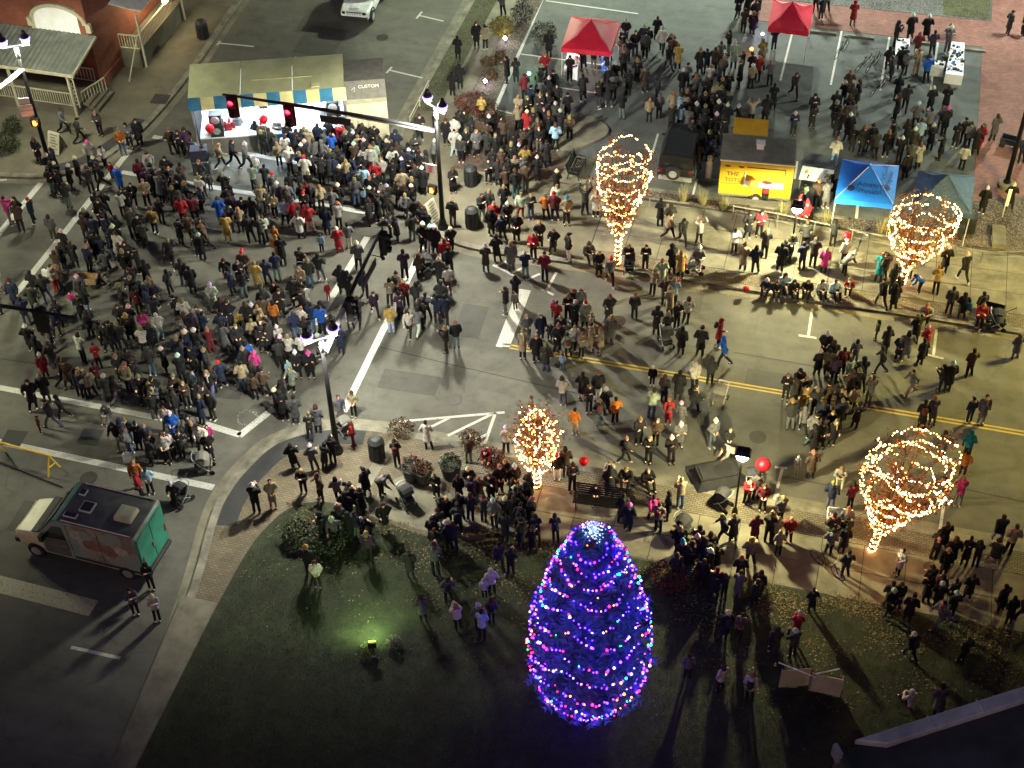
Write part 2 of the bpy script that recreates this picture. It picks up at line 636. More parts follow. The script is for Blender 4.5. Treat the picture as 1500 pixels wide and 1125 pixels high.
def smooth_line(pts, n=6):
    """Catmull-Rom through the points"""
    out = []
    q = [pts[0]] + list(pts) + [pts[-1]]
    for i in range(1, len(q) - 2):
        for k in range(n):
            t = k / n
            out.append(tuple(0.5 * ((2 * q[i][j]) + (-q[i - 1][j] + q[i + 1][j]) * t + (2 * q[i - 1][j] - 5 * q[i][j] + 4 * q[i + 1][j] - q[i + 2][j]) * t * t + (-q[i - 1][j] + 3 * q[i][j] - 3 * q[i + 1][j] + q[i + 2][j]) * t ** 3) for j in (0, 1)))
    out.append(tuple(pts[-1]))
    return out


def offset(line, d):
    out = []
    for i, p in enumerate(line):
        a = line[max(i - 1, 0)]
        b = line[min(i + 1, len(line) - 1)]
        dx, dy = b[0] - a[0], b[1] - a[1]
        L = math.hypot(dx, dy) or 1
        out.append((p[0] - dy / L * d, p[1] + dx / L * d))
    return out


def band(line, d0, d1):
    return offset(line, d0) + offset(line, d1)[::-1]


ground = struct(MB().poly([(-150, -150), (150, -150), (150, 150), (-150, 150)], -0.5, 0).build('road', 'asphalt'))

KZ = 0.13          # kerb height
# --- south-east block
SE = smooth_line([(-4.0, -60), (-4.05, -40), (-4.15, -28), (-4.25, -23), (-4.5, -19.5), (-5.15, -15), (-5.65, -12.5), (-5.8, -11), (-5.55, -9.3), (-4.8, -7.5), (-3.0, -6.2), (-0.8, -5.75), (1.5, -5.75), (5, -5.82), (12, -5.82), (25, -5.82), (40, -5.8), (60, -5.8)], 5)
# --- north-east block
NE = smooth_line([(60, 6.6), (40, 6.6), (26, 6.6), (18, 6.62), (9, 6.7), (4, 6.62), (0.6, 6.5), (-1.8, 7.0), (-3.8, 8.8), (-5.6, 11.2), (-6.6, 14.1), (-6.8, 17), (-6.8, 24), (-6.8, 35), (-6.8, 60)], 5)
# --- north-west block
NW = smooth_line([(-20.1, 60), (-20.1, 40), (-20.1, 30), (-20.0, 24), (-19.7, 18.4), (-19.85, 12.8), (-20.4, 10.2), (-21.3, 8.2), (-22.9, 7.0), (-25.3, 6.45), (-28, 6.3), (-33, 6.25), (-45, 6.2), (-60, 6.2)], 5)
for nm, line, close, side, top in (('pavement_south_east', SE, [(60, -60)], -1, 'tanpaver'), ('pavement_north_east', NE, [(60, 60)], -1, 'forecourt'), ('pavement_north_west', NW, [(-60, 60)], -1, 'forecourt')):
    inner = offset(line, -0.32)
    g = struct(MB().poly(inner + close, -0.3, KZ - 0.004).build(nm, top))
    kb = MB().strip(offset(line, 0.0), offset(line, -0.33), -0.3, KZ)
    kb.build('kerb', 'kerb', g)
    MB().strip(offset(line, 0.42), offset(line, 0.02), -0.1, 0.0035).build('gutter', 'concrete', g)
    if nm == 'pavement_south_east':
        se = g
    elif nm == 'pavement_north_east':
        ne = g
    else:
        nw = g


def sheet(name, pts, z, m, parent):
    return MB().poly(pts, z - 0.05, z).build(name, m, parent)


# dark tar strip round the south-east corner
MB().strip(offset([p for p in SE if -12.6 < p[1] and p[0] < -1.0], -0.36), offset([p for p in SE if -12.6 < p[1] and p[0] < -1.0], -1.15), 0, KZ + 0.004).build('tar_strip', 'tar', se)
MB().strip(offset([p for p in NW if 7.0 < p[1] < 13 and p[0] > -23.2], -0.36), offset([p for p in NW if 7.0 < p[1] < 13 and p[0] > -23.2], -1.0), 0, KZ + 0.004).build('tar_strip', 'tar', nw)
sheet('paver_strip', [(2.2, -6.16), (60, -6.13), (60, -7.3), (2.2, -7.3)], KZ + 0.006, 'paver', se)
lawn_o = sheet('lawn', smooth_line([(-3.6, -30), (-3.7, -16), (-3.3, -12), (-2.2, -10.5), (-0.5, -10.3), (1.2, -10.7), (3.4, -11.0), (5.5, -10.6), (9, -10.1), (60, -10.3)], 4) + [(60, -60), (-3.6, -60)], KZ + 0.02, 'lawn', se)
sheet('side_path', [(-5.2, -16), (-3.75, -16), (-3.7, -30), (-4.0, -30)], KZ + 0.007, 'concrete', se)
# concrete ramp at the corner
MB().poly([(-0.6, -9.3), (-0.1, -6.4), (0.3, -6.4), (-0.05, -9.3)], 0, KZ + 0.008).build('ramp_edging', 'concrete', se)
MB().poly(smooth_line([(0.2, -10.2), (0.7, -8.6), (1.6, -7.9), (2.6, -7.9), (3.3, -8.8), (3.4, -10.6), (1.5, -10.6)], 4), 0, KZ + 0.007).build('concrete_ramp', 'concrete', se)

# slabs
_slabs = {}


def slab(parent, x, y, w, d, z, m='concrete', name='paving_slab'):
    key = (round(w, 2), round(d, 2), m)
    if key not in _slabs:
        mb = MB().box((0, 0, -0.04), (w - 0.03, d - 0.03, 0.1))
        _slabs[key] = mb.mesh(name, m)
    o = obj(name, _slabs[key], parent)
    o.location = (x, y, z + random.uniform(-0.004, 0.004))
    return o


MB().poly([(5.2, 7.85), (30, 7.75), (30, 12.2), (5.2, 12.4)], 0, KZ - 0.001).build('slab_bed', 'tar', ne)
MB().poly([(3.5, -7.32), (30, -7.32), (30, -10.15), (3.5, -10.0)], 0, KZ - 0.001).build('slab_bed', 'tar', se)
for i in range(15):
    for j in range(3):
        slab(ne, 6.05 + i * 1.6, 8.55 + j * 1.45, 1.6, 1.45, KZ)
for i in range(15):
    for j in range(2):
        slab(se, 4.3 + i * 1.6, -8.0 - j * 1.36, 1.6, 1.36, KZ)
sheet('paver_strip', [(5.0, 6.97), (60, 6.92), (60, 7.8), (5.0, 7.82)], KZ + 0.006, 'paver', ne)

# parking lot
lot = struct(MB().poly([(-2.45, 18.2), (0.9, 18.2), (1.6, 15.9), (4.6, 13.0), (22.7, 13.0), (22.7, 30.4), (-2.6, 40)], 0, KZ + 0.012).build('parking_lot', 'lot'))
MB().poly([(-2.6, 39.9), (22.7, 30.39), (22.7, 30.6), (60, 80), (-2.6, 80)], 0, KZ + 0.011).build('lot_beyond', 'lot', lot)
sheet('grass_strip', [(-6.45, 17.2), (-5.25, 17.2), (-5.1, 60), (-6.45, 60)], KZ + 0.02, 'strip', ne)
sheet('walkway', [(-5.2, 16.8), (-4.0, 16.8), (-3.85, 60), (-5.08, 60)], KZ + 0.008, 'concrete', ne)
sheet('mulch_bed', [(-3.95, 17.4), (-2.5, 18.4), (-2.65, 60), (-3.8, 60)], KZ + 0.03, 'mulch', ne)
sheet('planting_bed', [(-3.0, 12.6), (3.6, 12.6), (1.5, 15.6), (0.7, 17.9), (-2.6, 17.6)], KZ + 0.022, 'redmulch', ne)
sheet('planting_bed', [(4.2, 12.35), (22.7, 12.25), (22.7, 13.15), (4.6, 13.2)], KZ + 0.024, 'mulch', ne)
bevel(MB().poly(smooth_line([(1.0, 17.6), (1.8, 18.5), (3.0, 18.55), (4.0, 17.8), (4.0, 16.9), (3.1, 15.9), (2.2, 15.3), (1.5, 15.7)], 5), 0, KZ + 0.13).build('kerbed_island', 'concrete', lot), 0.04)
sheet('brick_path', [(9.5, 30.45), (22.7, 30.45), (22.72, 13.1), (26.3, 13.1), (26.6, 60), (23.2, 60), (23.1, 33.4), (9.5, 33.0)], KZ + 0.03, 'redbrick', lot)
sheet('gravel_bed', [(9.5, 33.02), (23.05, 33.42), (23.1, 60), (9.5, 60)], KZ + 0.04, 'gravel', lot)
sheet('dry_turf', [(20.4, 33.5), (23.0, 33.55), (23.0, 42), (20.0, 42)], KZ + 0.05, 'strip', lot)
sheet('lot_patch', [(26.32, 18), (60, 18), (60, 26), (26.5, 26)], KZ + 0.02, 'lot', lot)
sheet('mulch_bed', [(22.5, 12.3), (60, 12.3), (60, 17.0), (25.5, 17.0), (22.6, 15.8)], KZ + 0.06, 'mulch', ne)
bevel(MB().box(tuple(P(1463, 347, 0.3)), (0.62, 1.5, 0.3), R(4)).build('stone_slab', 'concrete', ne), 0.02)


# --- painted markings
def stripe(a, b, w, m='white_paint', name='lane_line', parent=None, z=0.006):
    a, b = Vector(a[:2]).to_2d(), Vector(b[:2]).to_2d()
    d = (b - a).normalized()
    n = Vector((-d.y, d.x)) * w / 2
    return MB().poly([tuple(a + n), tuple(b + n), tuple(b - n), tuple(a - n)], z - 0.004, z).build(name, m, parent or ground)


def pst(a, b, w, m='white_paint', name='lane_line', parent=None, z=0.006):
    return stripe(P(*a, z), P(*b, z), w, m, name, parent, z)


pst((22, 432), (190, 220), 0.32, name='crosswalk_line')
pst((0, 340), (60, 268), 0.32, name='crosswalk_line')
pst((-60, 418), (0, 341), 0.32, name='crosswalk_line')
pst((0, 264), (10, 263), 0.14)
pst((178, 252), (548, 313), 0.3, name='crosswalk_line')
pst((224, 200), (570, 262), 0.3, name='crosswalk_line')
pst((462, 476), (538, 347), 0.32, name='crosswalk_line')
pst((503, 603), (620, 362), 0.32, name='crosswalk_line')
pst((-30, 562), (252, 616), 0.3, name='crosswalk_line')
pst((-30, 641), (313, 714), 0.32, name='crosswalk_line')
pst((300, 621), (352, 637), 0.32, name='crosswalk_line')
pst((350, 638.5), (401, 598), 0.32, name='crosswalk_line')
pst((736, 509), (768, 424), 0.62, name='stop_line')
for s in (-0.1, 0.1):
    stripe((2.95, 0.45 + s), (60, 0.42 + s), 0.09, 'yellow_paint', 'centre_line')
pst((-30, 848), (137, 891), 0.75, 'cream_paint', 'stop_line')
pst((104, 948), (176, 964), 0.14)
for a, b in (((722, 388), (811, 432)), ((727, 389), (743, 382)), ((747, 401), (766, 392)), ((766, 412), (791, 401)), ((799, 428), (815, 399)), ((577, 618), (739, 604)), ((624, 629), (658, 612)), ((656, 638), (722, 606)), ((710, 650), (726, 604)), ((693, 645), (714, 636))):
    pst(a, b, 0.13, name='hatch_line')
for a, b, c, d in (((1190, 452), (1184, 493), (1170, 491), (1196, 495)), ((1372, 482), (1367, 523), (1356, 519), (1382, 525)), ((1146, 686), (1133, 736), (1135, 684), (1153, 685.5)), ((1383, 735), (1377, 776), (1374, 732), (1392, 734)), ((614, 22.5), (650, 31), (610, 27), (618, 17)), ((570, 102.5), (619, 114), (566, 107), (574, 98)), ((320, 63), (372, 68), (318, 66), (322, 60)), ((432, 86), (487, 81), (430, 89), (434, 83))):
    pst(a, b, 0.12, name='parking_line')
    pst(c, d, 0.12, name='parking_line', z=0.01)
LZ = KZ + 0.018
for a, b, w in (((800, 1), (935, 20), 0.11), ((763, 79), (905, 98), 0.11), ((784, 123), (880, 137), 0.11), ((725, 160), (753, 167), 0.11), ((1143, 118), (1162, 42), 0.11), ((1217, 124), (1233, 45), 0.11), ((1289, 132), (1303, 54), 0.11), ((1362, 141), (1374, 62), 0.11), ((1257, 296), (1253, 334), 0.14), ((1021, 262), (1012, 297), 0.11), ((964, 196), (955, 226), 0.11), ((1397, 355), (1422, 360), 0.11), ((1424, 325), (1421, 361), 0.11), ((1086, 40), (1090, 25), 0.11), ((1168, 236), (1164, 262), 0.11)):
    pst(a, b, w, name='parking_line', parent=lot, z=LZ)
pst((725, 160), (795, -4), 0.2, name='parking_line', parent=lot, z=LZ + 0.004)
for a, b in (((556, 508), (690, 541)), ((688, 540), (905, 590)), ((1075, 516), (1290, 553)), ((1140, 697), (1226, 713)), ((300, 560), (408, 588)), ((0, 525), (60, 534)), ((1290, 690), (1500, 735))):
    pst(a, b, 0.045, 'tar', 'tar_seam', z=0.005)
# repair patches and manhole covers
for (px, py, w_, d_, rz) in ((600, 560, 2.6, 1.2, 0.03), (1150, 560, 3.4, 1.0, 0.0), (330, 570, 1.6, 1.1, 0.1), (1000, 440, 1.8, 1.3, 0.02), (60, 760, 2.2, 1.6, 0.05), (470, 60, 2.4, 3.0, 0.0), (690, 470, 1.2, 2.2, 0.04)):
    q = P(px, py)
    MB().box((q.x, q.y, 0.001), (w_, d_, 0.006), rz).build('repair_patch', 'patch', ground)
for (px, py) in ((665, 585), (1110, 640), (300, 590), (560, 55), (130, 700), (905, 470)):
    q = P(px, py)
    MB().lathe((q.x, q.y, 0), [(0.36, 0), (0.36, 0.007), (0.31, 0.008), (0.3, 0.005), (0.02, 0.006)], 20).build('manhole_cover', 'iron', ground)
# chalk ring on the road
mb = MB()
rc = P(362, 612)
for k in range(26):
    t = 2 * math.pi * k / 26
    rr = 0.42 + random.uniform(-0.04, 0.05)
    mb.box((rc.x + rr * math.cos(t), rc.y + rr * math.sin(t), 0.005), (0.09, 0.05, 0.004), t + random.uniform(-0.5, 0.5))
o = mb.build('chalk_ring', 'chalk', ground)
o['kind'] = 'stuff'

# wheel stops in the parking lot
ws = MB().box((0, 0, 0.06), (1.75, 0.16, 0.12), taper=0.92).mesh('wheel_stop', 'kerb')
for k, (a, b) in enumerate((((1187, 46), (1219, 52)), ((1243, 53), (1273, 58)), ((1330, 62), (1360, 66)), ((1408, 73), (1433, 76)), ((953, 277), (997, 287)), ((1035, 290), (1078, 298)), ((1108, 302), (1140, 308)), ((1198, 316), (1237, 322)))):
    c = (P(*a, KZ) + P(*b, KZ)) / 2
    o = obj('wheel_stop', ws, None, (c.x, c.y, KZ + 0.015), 0.02)
    where = ['in front of the far red canopy', 'between the bicycles and the brick path', 'behind the white display table', 'at the right end of the display tables', 'in front of the dark off-road car', 'left of the yellow trailer', 'below the yellow trailer counter', 'left of the blue canopy'][k]
    tag(o, 'concrete wheel stop ' + where, 'wheel stop', 'concrete wheel stops in the parking lot')

# --- grass blades and fallen leaves
def scatter(name, n, region, fn, label, cat):
    V = np.zeros((n * 3, 3)); C = np.zeros((n * 3, 3))
    k = 0
    while k < n:
        x = rng.uniform(region[0], region[1]); y = rng.uniform(region[2], region[3])
        r = fn(x, y)
        if r is None:
            continue
        (ln, wd, up, z0, col) = r
        a = rng.uniform(0, 6.283)
        c, s = math.cos(a), math.sin(a)
        V[k * 3] = (x - s * wd, y + c * wd, z0)
        V[k * 3 + 1] = (x + s * wd, y - c * wd, z0)
        V[k * 3 + 2] = (x + c * ln, y + s * ln, z0 + up)
        C[k * 3:k * 3 + 3] = np.array(col) * rng.uniform(0.6, 1.4)
        k += 1
    me = bpy.data.meshes.new(name)
    me.from_pydata(V.tolist(), [], [(3 * i, 3 * i + 1, 3 * i + 2) for i in range(n)])
    me.materials.append(M['leafmat'])
    colattr(me, C)
    o = obj(name, me)
    tag(o, label, cat, kind='stuff')
    return o


def lawn_top(x):
    return -11.1 if x < 4.2 else (-10.6 if x < 8 else -10.35)


def fg(x, y):
    if y > lawn_top(x) - 0.05 or (x < -3.0 and y > -13) or x < -3.4:
        return None
    return (0.05, 0.008, rng.uniform(0.04, 0.09), KZ + 0.02, (0.028, 0.042, 0.013))


scatter('grass', 70000, (-3.5, 27, -22, -10.3), fg, 'short dark green lawn grass under the big blue tree', 'grass')


def fl(x, y):
    d = lawn_top(x) - y
    if d < -0.6 or (x < -3.2 and y > -13):
        return None
    if rng.random() > math.exp(-max(0, d) / 1.5) * (0.45 if x < 3 else 1.0):
        return None
    if math.sin(1.7 * x + 1.3 * y) + math.sin(2.9 * y - 1.1 * x + 2) + rng.uniform(-1, 1) < 0.1:
        return None
    return (rng.uniform(0.05, 0.09), rng.uniform(0.02, 0.04), rng.uniform(0.0, 0.05), KZ + 0.035, (0.13, 0.095, 0.045) if rng.random() < 0.7 else (0.2, 0.165, 0.09))


scatter('fallen_leaves', 6500, (-3.4, 26, -17, -9.9), fl, 'brown fallen leaves along the lawn edge by the walkway', 'leaves')


def fk(x, y):
    return (0.07, 0.04, rng.uniform(0, 0.03), 0.012 if y < 6.7 else KZ + 0.03, (0.2, 0.15, 0.08))


scatter('kerb_leaves', 1500, (7, 27, 6.15, 7.7), fk, 'dry brown leaves lying along the upper kerb', 'leaves')

# ------------------------------------------------------------------ brick building, top left
bl = thing('brick_building', 'red brick building with a cream arched window and a tin roofed porch', 'building', (-23.8, 15.2, KZ))
w = MB().box((-12, 12.4, 4.5), (24, 24.8, 9.0))
wall = w.build('wall', ['wallbrick', 'wallbrick_side'], bl)
for pl in wall.data.polygons:
    if abs(pl.normal.x) > 0.5:
        pl.material_index = 1
# plinth and corner pilaster
MB().box((0.06, 12.4, 0.3), (0.12, 24.9, 0.6)).build('plinth', 'wallbrick_side', bl)
MB().box((-0.25, -0.06, 4.4), (0.5, 0.14, 8.9)).build('pilaster', 'wallbrick', bl)
# arched cream window over the porch
cx = P(75, 45, 4.0).x + 23.8
ar = [(cx + 1.55, 3.2)] + [(cx + 1.55 * math.cos(R(a)), 3.95 + 0.95 * math.sin(R(a))) for a in range(0, 181, 12)] + [(cx - 1.55, 3.2)]
mb = MB()
n = len(ar)
mb.add([(x, -0.05, z) for x, z in ar] + [(x, -0.12, z) for x, z in ar], [tuple(range(n, 2 * n))[::-1], tuple(range(n))] + [(i, (i + 1) % n, n + (i + 1) % n, n + i) for i in range(n)])
win = mb.build('arched_window', 'white', bl)
mb = MB()
for k in range(1, n - 1):
    a = ar[k]
    b = ar[k + 1] if k + 1 < n else ar[k]
    dx, dz = b[0] - a[0], b[1] - a[1]
    L = math.hypot(dx, dz)
    mb.box(((a[0] + b[0]) / 2, -0.12, (a[1] + b[1]) / 2), (L + 0.04, 0.16, 0.2), ry=-math.atan2(dz, dx))
mb.build('brick_arch', 'cream', win)
for s in (-1, 1):
    MB().box((cx + s * 1.72, -0.1, 3.75), (0.28, 0.2, 0.5)).build('arch_shoulder', 'cream', win)
MB().box((cx + 0.2, -0.08, 6.3), (1.6, 0.2, 0.25)).build('stone_band', 'cream', bl)
# porch: floor, posts, corrugated roof, rails
px0, px1, py0 = -7.5, 0.35, -2.95
MB().box(((px0 + px1 - 0.3) / 2, py0 / 2 + 0.05, 0.28), (px1 - px0 - 0.5, -py0 - 0.1, 0.56)).build('porch_floor', 'forecourt', bl)
mb = MB()
nn = 56
vv, ff = [], []
for i in range(nn + 1):
    x = px0 + (px1 - px0) * i / nn
    dz = 0.05 if i % 2 else 0.0
    vv += [(x, py0 - 0.1, 2.75 + dz), (x, -0.15, 3.35 + dz)]
for i in range(nn):
    ff.append((2 * i, 2 * i + 2, 2 * i + 3, 2 * i + 1))
mb.add(vv, ff)
rf = mb.build('porch_roof', 'tinroof', bl)
sm = rf.modifiers.new('thick', 'SOLIDIFY'); sm.thickness = 0.04
MB().box(((px0 + px1) / 2, py0 - 0.12, 2.66), (px1 - px0 + 0.05, 0.08, 0.16)).build('fascia', 'cream', bl)
MB().box((px1 + 0.02, py0 / 2 - 0.15, 2.98), (0.07, -py0 + 0.1, 0.14), rx=math.atan2(0.6, 2.9)).build('fascia', 'cream', bl)
for x in (-7.2, -3.6, -0.12):
    p = MB().box((x, py0 + 0.06, 1.33), (0.12, 0.12, 2.66)).build('porch_post', 'cream', bl)
mb = MB()
for z in range(9):
    mb.box((0.04, py0 + 0.12, 0.75 + z * 0.22), (0.2, 0.03, 0.03), ry=0.7 if z % 2 else -0.7)
mb.box((0.14, py0 + 0.12, 1.6), (0.05, 0.05, 2.1))
mb.build('trellis_bracket', 'cream', bl)


def railing(parent, a, b, z, h, step=0.14, m='cream', name='railing'):
    a, b = Vector(a), Vector(b)
    L = (b - a).length
    rz = math.atan2(b.y - a.y, b.x - a.x)
    c = (a + b) / 2
    r = MB().box((c.x, c.y, z + h), (L, 0.07, 0.06), rz).build(name, m, parent)
    MB().box((c.x, c.y, z + 0.1), (L, 0.05, 0.05), rz).build('bottom_rail', m, r)
    nb = int(L / step)
    me = MB().box((0, 0, h / 2), (0.035, 0.035, h - 0.12)).mesh('baluster', m)
    for k in range(nb + 1):
        p = a + (b - a) * k / nb
        o = obj('baluster', me, r, (p.x, p.y, z + 0.03))
    return r


railing(bl, (-7.2, py0 + 0.06), (-0.15, py0 + 0.06), 0.56, 0.85)
railing(bl, (-7.2, -0.4), (-0.15, -0.4), 0.56, 0.85, 0.2)
railing(bl, (0.0, -2.2), (0.55, -0.6), 0.2, 0.9, 0.2)
for k in range(3):
    MB().box((0.25 + 0.24 * k, -1.4, 0.42 - 0.14 * k), (0.3, 1.9, 0.14)).build('step', 'forecourt', bl)
# side stair porch with its canopy
cpy = MB().add([(0.02, 2.3, 3.9), (1.55, 2.9, 3.3), (1.55, 5.6, 3.3), (0.02, 6.2, 3.9)], [(0, 1, 2, 3)]).build('canopy', 'greypanel', bl)
cpy.data.materials[0] = M['alu']
sm = cpy.modifiers.new('thick', 'SOLIDIFY'); sm.thickness = 0.08
MB().box((0.7, 5.0, 0.55), (1.2, 5.4, 1.1)).build('side_landing', 'forecourt', bl)
railing(bl, (1.3, 2.4), (1.3, 7.6), 1.1, 0.9, 0.16)
railing(bl, (0.15, 2.35), (1.3, 2.4), 1.1, 0.9, 0.16)
MB().tube([(1.32, 2.36, 2.0), (1.36, 2.1, 1.9), (1.1, 0.9, 0.0)], 0.035, 6).build('handrail', 'cream', bl)
for y in (2.4, 7.6):
    MB().box((1.42, y + 0.1, 1.65), (0.09, 0.09, 3.3)).build('canopy_post', 'cream', bl)
# wall lamp on the side wall, near the top of the picture
wp = P(266, 6, 2.6)
wl = MB().box((wp.x - bl.location.x - 1.0, wp.y - 15.2, 2.6), (0.2, 0.3, 0.3)).build('wall_lamp', 'warmlens', bl)
lamp('wall_lamp_light', 'POINT', (1.2, wp.y - 15.2, 2.9), 130, (1.0, 0.8, 0.45), bl, 0.15)

# ------------------------------------------------------------------ near building at the bottom right
nb = thing('near_building', 'dark flat roofed building corner with a pale metal coping, bottom right', 'building', (0, 0, 0))
Z = 9.0
a = P(1226, 1097, Z); b = P(1700, 946, Z)
d = (b - a).normalized()
nrm = Vector((d.y, -d.x, 0))
e1 = a + nrm * 12
e2 = b + nrm * 12
MB().poly([tuple(a[:2]), tuple(b[:2]), tuple(e2[:2]), tuple(e1[:2])], 0, Z - 0.25).build('wall', 'roofdark', nb)
ins = lambda s, t: (a + d * s + nrm * t)
q = MB().poly([tuple(ins(0.6, -0.1)[:2]), tuple((b - nrm * 0.1)[:2]), tuple((b + nrm * 0.3)[:2]), tuple(ins(1.4, 0.3)[:2])], Z - 0.25, Z).build('coping', 'coping', nb)
bevel(q, 0.03)
for k in range(1, 9):
    c_ = ins(1.3 + 1.55 * k, 0.1)
    MB().box((c_.x, c_.y, Z + 0.012), (0.04, 0.42, 0.03), math.atan2(d.y, d.x)).build('coping_seam', 'coping', nb)
MB().poly([tuple(ins(-0.05, 0.0)[:2]), tuple(ins(0.12, 0.0)[:2]), tuple(ins(0.12, 9)[:2]), tuple(ins(-0.05, 9)[:2])], Z - 0.25, Z - 0.02).build('side_coping', 'roofdark', nb)
MB().box(tuple(P(1226, 1104, Z)), (0.12, 0.35, 0.5), math.atan2(d.y, d.x)).build('downpipe_head', 'steel', nb)

# ================================================================== STREET LAMPS AND SIGNALS
COOL = (1.0, 0.99, 0.8)
WARM = (1.0, 0.78, 0.4)
GREEN = (0.9, 1.0, 0.82)


def lamp_head(parent, loc, yaw, power, color, size=160):
    """lantern: dark flared shade over a lit lens"""
    h = MB().lathe((0, 0, 0), [(0.2, 0.16), (0.25, 0.18), (0.2, 0.34), (0.1, 0.5), (0.09, 0.62), (0.03, 0.66)], 10).build('lamp_head', 'black', parent)
    h.location = loc
    MB().lathe((0, 0, 0), [(0.12, -0.02), (0.17, 0.04), (0.185, 0.155)], 10).build('lens', 'lens', h)
    MB().lathe((0, 0, 0), [(0.215, 0.19), (0.252, 0.2), (0.21, 0.3)], 10).build('shade_glow', 'lens_violet', h)
    wide_beam(lamp('lamp_light', 'SPOT', (0, 0, -0.06), power, color, h, 0.14, size, 0.5))
    return h


def twin_lamp(name, label, base, H, yaw, power, color, size=160, gap=0.52):
    t = thing(name, label, 'street lamp', (base[0], base[1], KZ), yaw, 'tall twin street lamps')
    MB().lathe((0, 0, 0), [(0.26, 0), (0.26, 0.12), (0.19, 0.22), (0.16, 0.5)], 14).build('base', 'black', t)
    MB().tube([(0, 0, 0.4), (0, 0, H - 0.5)], [0.125, 0.08], 12).build('pole', 'black', t, True)
    MB().tube([(0, 0, H - 0.9), (0, 0, H - 0.3)], 0.095, 12).build('pole_top', 'steel', t, True)
    MB().tube([(-gap - 0.12, 0, H - 0.25), (gap + 0.12, 0, H - 0.25)], 0.045, 8).build('cross_arm', 'alu', t)
    for s in (-1, 1):
        lamp_head(t, (s * gap, 0, H - 0.12), 0, power, color, size)
    return t


def signal(parent, loc, rz, lit=True, back='redhouse', toward=1):
    """three-section signal head hanging on a mast arm; faces local -y"""
    s = MB().box((0, 0, 0), (0.36, 0.22, 1.05)).build('signal_head', back, parent)
    s.location = loc
    s.rotation_euler = (0, 0, rz)
    MB().box((0, 0.13, 0), (0.56, 0.03, 1.25)).build('backplate', 'black' if not lit else 'redhouse', s)
    for k, z in enumerate((0.33, 0, -0.33)):
        on = lit and k == 0
        MB().lathe((0, 0, 0), [(0.001, 0), (0.1, 0.01), (0.13, 0.04), (0.13, 0.06)], 12).build('lens', 'redlamp' if on else 'glass', s).matrix_local = Matrix.Translation((0, -0.17, z)) @ Matrix.Rotation(R(-90), 4, 'X')
        MB().tube([(0, -0.1, z + 0.02), (0, -0.26, z + 0.02)], 0.15, 10, cap=False).build('visor', 'black', s)
    if lit:
        lamp('signal_light', 'POINT', (0, -0.35, 0.33), 14, (1, 0.03, 0.06), s, 0.08)
    return s


def ped_signal(parent, loc, rz):
    s = MB().box((0, 0, 0), (0.42, 0.24, 0.42)).build('pedestrian_signal', 'black', parent)
    s.location = loc
    s.rotation_euler = (0, 0, rz)
    hand = MB()
    hand.box((0, -0.13, -0.05), (0.15, 0.02, 0.14))
    for k, x in enumerate((-0.06, -0.02, 0.02, 0.06)):
        hand.box((x, -0.13, 0.07), (0.028, 0.02, 0.14 - 0.02 * abs(k - 1)))
    hand.box((0.1, -0.13, -0.03), (0.03, 0.02, 0.11), ry=0.6)
    hand.build('hand_symbol', 'amber', s)
    lamp('signal_light', 'POINT', (0, -0.3, 0), 8, (1, 0.25, 0.04), s, 0.08)
    return s


PW = 6400
ne_p = twin_lamp('street_lamp', 'tall twin lamp post on the corner right of the striped stage', (-2.05, 7.75), 7.1, R(-33), PW * 1.25, COOL)
se_p = twin_lamp('street_lamp', 'tall twin lamp post at the curved corner kerb below the crossing', (-2.0, -7.55), 6.55, R(38), PW * 0.85, COOL, 141)
nw_p = twin_lamp('street_lamp', 'tall twin lamp post in front of the tin roofed porch', (-22.75, 7.25), 7.7, R(30), PW * 0.45, (0.98, 1.0, 0.72))
rt = P(1472, 277)
r_p = twin_lamp('street_lamp', 'tall lamp post at the right edge beside the red brick path', (rt.x, rt.y), 8.2, R(20), PW * 0.22, GREEN)
MB().lathe((0, 0, 0.0), [(0.42, 0), (0.42, 0.25), (0.36, 0.3)], 16).build('concrete_foot', 'kerb', r_p)
# apart from the added lot lamp, lamps of the same row, standing just outside the picture, whose light and shadows the photograph shows
tl = twin_lamp('street_lamp', 'tall lamp post beyond the brick path at the far top right', (27.5, 33.5), 8.2, R(60), PW * 1.1, GREEN)
tm = twin_lamp('street_lamp', 'tall lamp post on the far side of the parking lot', (10.5, 41.0), 8.2, R(10), PW * 1.7, GREEN)  # unseen lamp, added to raise and even out the light on the lot
tt = twin_lamp('street_lamp', 'tall lamp post beside the far parked white car', (-5.9, 37.5), 8.2, R(10), PW * 1.5, (0.88, 1.0, 0.7))
sw = twin_lamp('street_lamp', 'tall lamp post left of the barricade at the lower left', (-21.5, -8.6), 7.0, R(45), PW * 0.5, (1.0, 0.98, 0.62), 146)
e2_ = twin_lamp('street_lamp', 'tall lamp post along the road beyond the right edge', (29.5, 7.6), 7.2, R(0), PW * 1.1, (1.0, 0.83, 0.22))

# mast arms
def mast(parent, p0, p1, r0=0.12, r1=0.06, m='black'):
    inv = parent.matrix_basis.inverted()
    a, b = inv @ Vector(p0), inv @ Vector(p1)
    return MB().tube([a, a * 0.75 + b * 0.25 + Vector((0, 0, 0.1)), a * 0.4 + b * 0.6 + Vector((0, 0, 0.1)), b], [r0, r0 * 0.88, (r0 + r1) / 2, r1], 10).build('mast_arm', m, parent, True)


def local(parent, p):
    return parent.matrix_basis.inverted() @ Vector(p)


